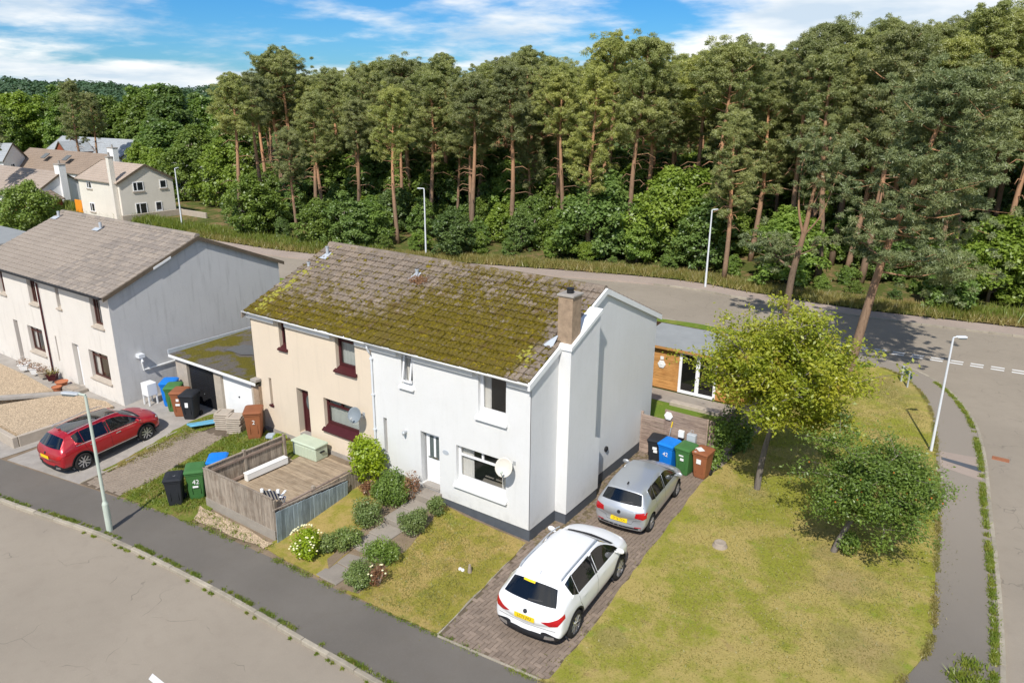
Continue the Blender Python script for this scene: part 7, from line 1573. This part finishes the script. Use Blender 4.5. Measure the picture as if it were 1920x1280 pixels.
# ------------------------------------------------------------------ far houses on the left
def gable_house(label, O, rz, w, d, ez, rzh, wallm, roofm, wins=(), chim=None, name='house', z0=-.6, endwins=(), over=.3, rows=10, gm_=None):
    """w along local x (eaves side faces -y), gables at both ends"""
    t_ = thing(name, label, 'house', O, rz, 'houses beyond the terrace')
    b = MB(); b.box(0, w, 0, d, z0, ez); b.add([(0, 0, ez), (0, d, ez), (0, d/2, rzh)], [(2, 1, 0)]); b.add([(w, 0, ez), (w, d, ez), (w, d/2, rzh)], [(0, 1, 2)]); b.build('wall', MAT[wallm], t_, local=True)
    r_ = MB(); k = (rzh-ez)/(d/2)
    for s_ in (0, 1):
        for i in range(rows):   # courses lap like tiles
            t0, t1 = i/rows, (i+1)/rows; y0, y1 = -over+(d/2+over)*t0, -over+(d/2+over)*t1; za, zb = ez-over*k+k*(d/2+over)*t0+.1, ez-over*k+k*(d/2+over)*t1+.06
            if s_: y0, y1 = d-y0, d-y1
            r_.add([(-over*.5, y0, za), (w+over*.5, y0, za), (w+over*.5, y1, zb), (-over*.5, y1, zb), (-over*.5, y0, za-.1), (w+over*.5, y0, za-.1)], [(0, 1, 2, 3), (4, 5, 1, 0)])
    ro = r_.build('roof', MAT[roofm], t_, local=True)
    v = MB()
    for x in (-over*.5-.06, w+over*.5): 
        for s_ in (0, 1):
            ya, yb = (-over, d/2) if not s_ else (d+over, d/2); v.add([(x, ya, ez-over*k-.1), (x+.06, ya, ez-over*k-.1), (x+.06, yb, rzh-.1), (x, yb, rzh-.1), (x, ya, ez-over*k+.13), (x+.06, ya, ez-over*k+.13), (x+.06, yb, rzh+.13), (x, yb, rzh+.13)], [(0, 3, 7, 4), (1, 5, 6, 2), (4, 7, 6, 5), (0, 4, 5, 1), (0, 1, 2, 3)])
    v.build('verge_board', MAT['joint'], t_, local=True)
    def win(face, a, z, ww, hh, door_=False):
        u, n, o = {'f': ((1, 0, 0), (0, -1, 0), (0, 0, 0)), 'r': ((0, 1, 0), (1, 0, 0), (w, 0, 0)), 'l': ((0, -1, 0), (-1, 0, 0), (0, d, 0))}[face]
        f_ = MB(); t = .08
        for q in ((a, a+t, z, z+hh), (a+ww-t, a+ww, z, z+hh), (a+t, a+ww-t, z, z+t), (a+t, a+ww-t, z+hh-t, z+hh)): obox(f_, o, u, n, q[0], q[1], 0, .05, q[2], q[3])
        if ww > 1: obox(f_, o, u, n, a+ww*.36, a+ww*.36+t, 0, .05, z+t, z+hh-t)
        wo = f_.build('door' if door_ else 'window', MAT['upvc'], t_, local=True); p = MB(); obox(p, o, u, n, a+t, a+ww-t, .005, .02, z+(t if not door_ else .9), z+hh-t); p.build('pane', MAT['glass3'], wo, local=True)
        if door_: p = MB(); obox(p, o, u, n, a+t, a+ww-t, .005, .03, z, z+.9); p.build('panel', MAT['upvc'], wo, local=True)
        else: p = MB(); obox(p, o, u, n, a-.08, a+ww+.08, 0, .1, z-.14, z-.005); p.build('sill', MAT['stonesill'], wo, local=True)
    for q in wins: win(*q)
    if chim:
        for (x, y, zt, sx_, sy_, zb, m) in chim:
            c = MB(); c.bevbox(x-sx_/2, x+sx_/2, y-sy_/2, y+sy_/2, zb, zt, .01); co = c.build('chimney', MAT[m], t_, local=True); c = MB(); c.bevbox(x-sx_/2-.05, x+sx_/2+.05, y-sy_/2-.05, y+sy_/2+.05, zt, zt+.12, .01); c.lathe([(.13, zt+.12), (.11, zt+.5), (.13, zt+.52)], 10, Matrix.Translation((x, y, 0))); c.build('chimney_cap', MAT['concrete'], co, local=True)
    return t_
MAT['glass3'] = mott('far_window_glass', (.02, .023, .025), .08, .3, 1.2, 10, 0, coat=.5)
gable_house('beige two-storey house with tall chimney beyond the terrace roof', (-79.5, 26.1, -.5), R(-1), 9, 6.2, 4.3, 5.95, 'beige', 'tile_far',
    [('f', 1.9, 3.2, 1.1, .8), ('f', 1.9, .6, 1.1, 1.0), ('r', 1.5, 3.2, 1.2, 1.0), ('r', 4.6, 3.3, .8, .9), ('r', 1.5, .6, 1.3, 1.3), ('r', 3.8, .05, .75, 1.8, True)], [(8.35, -.28, 6.9, .55, .5, -.3, 'beige')])
p = MB(); p.box(-70.45, -70.39, 27.6, 28.9, 1.75, 2.6); 
gable_house('long bungalow with pale orange tiled roof and white chimney at left edge', (-109, 23.5, -1.6), R(1), 21.5, 8.5, 2.6, 5.3, 'farwhite', 'tile_far', [('f', 16, .6, 1.4, 1.3), ('r', 6.6, .6, .7, 1.6)], [(21.3, 4.25, 6.2, 1.2, .8, 2, 'farwhite')], rows=12)
bh = gable_house('brown-roofed house with skylights behind the pale bungalow', (-131, 40, -1.4), R(1), 26, 7.5, 2.9, 5.5, 'farwhite', 'tile_brown', [('f', 20, .8, 1.4, 1.2)], [(25.6, 3.75, 6.5, 1.6, .8, 3, 'farwhite')], rows=12)
for x in (-121.5, -114.5):
    p = MB(); T = Matrix.Translation((x, 41.6, 3.35)) @ Matrix.Rotation(R(35), 4, 'X'); p.box(-.7, .7, -.6, .6, 0, .08, T=T); p.build('skylight', MAT['glass3'], bh)
gable_house('grey slate roofed house behind the brown-roofed one', (-157, 57, -1.6), R(4), 26, 9, 3.2, 6.2, 'farwhite', 'slate', [], None)
gable_house('small red-gabled porch in front of the grey slate roof', (-141, 54.0, -1.), R(90), 5, 4.0, 3.6, 5.3, 'redbrown', 'slate', [], None)
gable_house('white house half hidden behind the left pines', (-95, 47, -.6), R(-8), 10, 7, 4.6, 6.6, 'farwhite', 'tile_brown', [('f', 2, 3, 1.2, 1.1), ('f', 6, 3, 1.2, 1.1), ('f', 2, .6, 1.4, 1.2)], [(9.6, 3.5, 7.6, .8, .7, 4, 'farwhite')])
gable_house('white gabled house at the far left edge behind a pine', (-132, 30, -2), R(40), 10, 7, 4.8, 7.2, 'farwhite', 'slate', [('r', 2, 3, 1.2, 1.1)], None)
sh = gable_house('brown timber shed between the bungalow and the beige house', (-88.6, 25.5, -1.0), R(-70), 5.0, 3.4, 1.9, 2.7, 'redbrown', 'tile_brown', [], None, 'shed', rows=4); sh['category'] = 'shed'
p = MB(); p.bevbox(-81.6, -80.0, 26.3, 26.4, -.6, 1.1, .02); tag(p.build('garden_gate', MAT['orange']), 'bright orange boarded gate beside the beige house', 'gate')
gw = thing('garden_wall', 'low beige wall round the drive of the beige house', 'wall', (-69, 27.5, -.4))
p = MB(); p.bevbox(-69.9, -69.65, 25.4, 32.5, -.6, .35, .02); p.build('front_run', MAT['stonesill'], gw); p = MB(); p.bevbox(-69.64, -65.0, 32.3, 32.5, -.6, .3, .02); p.build('return_run', MAT['stonesill'], gw)
fg = thing('garage', 'low grey flat-roofed garage at the left edge beyond the terrace', 'garage', (-58, 7, -.4)); p = MB(); p.box(-66, -50.6, 3.4, 9.4, -.6, 2.2); p.build('wall', MAT['grey'], fg); p = MB(); p.bevbox(-66.2, -50.4, 3.2, 9.6, 2.2, 2.38, .02); p.build('roof', MAT['felt'], fg)
sheet('neighbour_lawn', [(-120, 12), (-72, 14.5), (-72, 24), (-120, 22)], -.02, MAT['lawng'], 0, flat(-.4))
sheet('neighbour_drive', [(-70, 24.5), (-60, 25.3), (-60, 33), (-70, 33)], .03, MAT['farpave'], 0, flat(-.38))
BF = [broad_variant(51, 10, 4.0, 190, 100, .5, 'broad'), broad_variant(52, 10, 3.6, 190, 100, .46, 'broad_l'), broad_variant(53, 12, 3.2, 190, 100, .46, 'broad')]
SB = broad_variant(54, 4.4, 2.7, 150, 110, .26, 'broad_l', low=.05); place('round_shrub', SB, 'large round clipped shrub beside the terrace roof', 'shrub', (-72.3, 17.4, -.45), 0, 1.0, None)
rs = random.Random(5)
def polar(az, d): return (11.06+math.sin(R(az))*d, -16.94+math.cos(R(az))*d)
n_ = 0; used = []
while n_ < 62:
    az = rs.uniform(-72, -53.5); d = rs.uniform(205, 270) if az < -61 else rs.uniform(135, 225); x, y = polar(az, d)
    if any((x-a)**2+(y-b)**2 < 25 for a, b in used): continue
    used.append((x, y)); n_ += 1; h = rs.uniform(8.5, 13.5)*(1 if d > 150 else .72); v = rs.choice(BF)
    place('broadleaf_tree', v, 'leafy tree in the belt beyond the far houses', 'broadleaf tree', (x, y, -1), rs.uniform(0, 6), h/10.5*rs.uniform(.9, 1.2), 'trees beyond the far houses', h/10.5)
for az, d, h, v, lab in ((-69.3, 112, 14.8, 2, 'dark pine at the left edge of the picture behind the bungalow'), (-64.2, 152, 16.5, 5, 'tall conifer rising above the left tree belt'), (-63.2, 158, 14.5, 2, 'shorter conifer beside the tall one in the left tree belt')):
    x, y = polar(az, d); place('pine_tree', PV[v], lab, 'pine tree', (x, y, -1), 1., h/15, None)
for az, d, h in ((-58.2, 108, 7), (-57, 118, 9), (-59.6, 120, 6), (-55.6, 100, 8), (-54.6, 112, 10), (-60.8, 125, 6.5)):
    x, y = polar(az, d); place('bright_bush', BV[4], 'bright green bushy tree behind the beige house', 'bush', (x, y, -1), rs.uniform(0, 6), h/6, 'bright bushes behind the beige house')
# distant wooded hill
hm = MB(); cols, rows_ = 40, 8
for i in range(cols+1):
    az = -84+i*48/cols
    for j in range(rows_+1):
        d = 330+j*45; x, y = polar(az, d); t = j/rows_; z = -1.2+ (13.5+2.5*math.sin(az*.35)+1.2*math.sin(az*.9+1))*(math.sin(min(1, t*1.15)*math.pi/2)**1.4); hm.v.append((x, y, z))
hm.f = [(i*(rows_+1)+j, (i+1)*(rows_+1)+j, (i+1)*(rows_+1)+j+1, i*(rows_+1)+j+1) for i in range(cols) for j in range(rows_)]; hm.m = [0]*len(hm.f)
tag(hm.build('hill', MAT['farground'], smooth=True), kind='structure')
r = np.random.default_rng(9); m = 1900; az = np.radians(r.uniform(-84, -37, m)); d = 335+350*r.random(m)**.8; t = (d-330)/360
zz = -1.2+(13.5+2.5*np.sin(np.degrees(az)*.35)+1.2*np.sin(np.degrees(az)*.9+1))*np.sin(np.minimum(1, t*1.15)*np.pi/2)**1.4
cc = np.c_[11.06+np.sin(az)*d, -16.94+np.cos(az)*d, zz+4.5]; per = 95; C = np.repeat(cc, per, 0); dd = r.normal(0, 1, (m*per, 3)); dd /= np.linalg.norm(dd, axis=1)[:, None]; sz_ = np.repeat(r.uniform(.7, 1.25, (m, 1)), per, 0)
v, f = tri_leaves(r, C+dd*sz_*np.array([2.8, 2.8, 4.0]), dd+np.array([0, 0, .5]), 1.5, .9, .4)
tag(link('distant_wood', npmesh('distant_wood', v, f, MAT['distant'])), 'dark wood covering the distant hill', None, None, 'stuff')
for az, d in ((-67.8, 318), (-67.0, 322), (-66.3, 316)):
    x, y = polar(az, d); gable_house('small white house far off below the wooded hill', (x, y, 4.5), R(-60), 9, 7, 4, 6, 'farwhite', 'slate', [], None, rows=3)
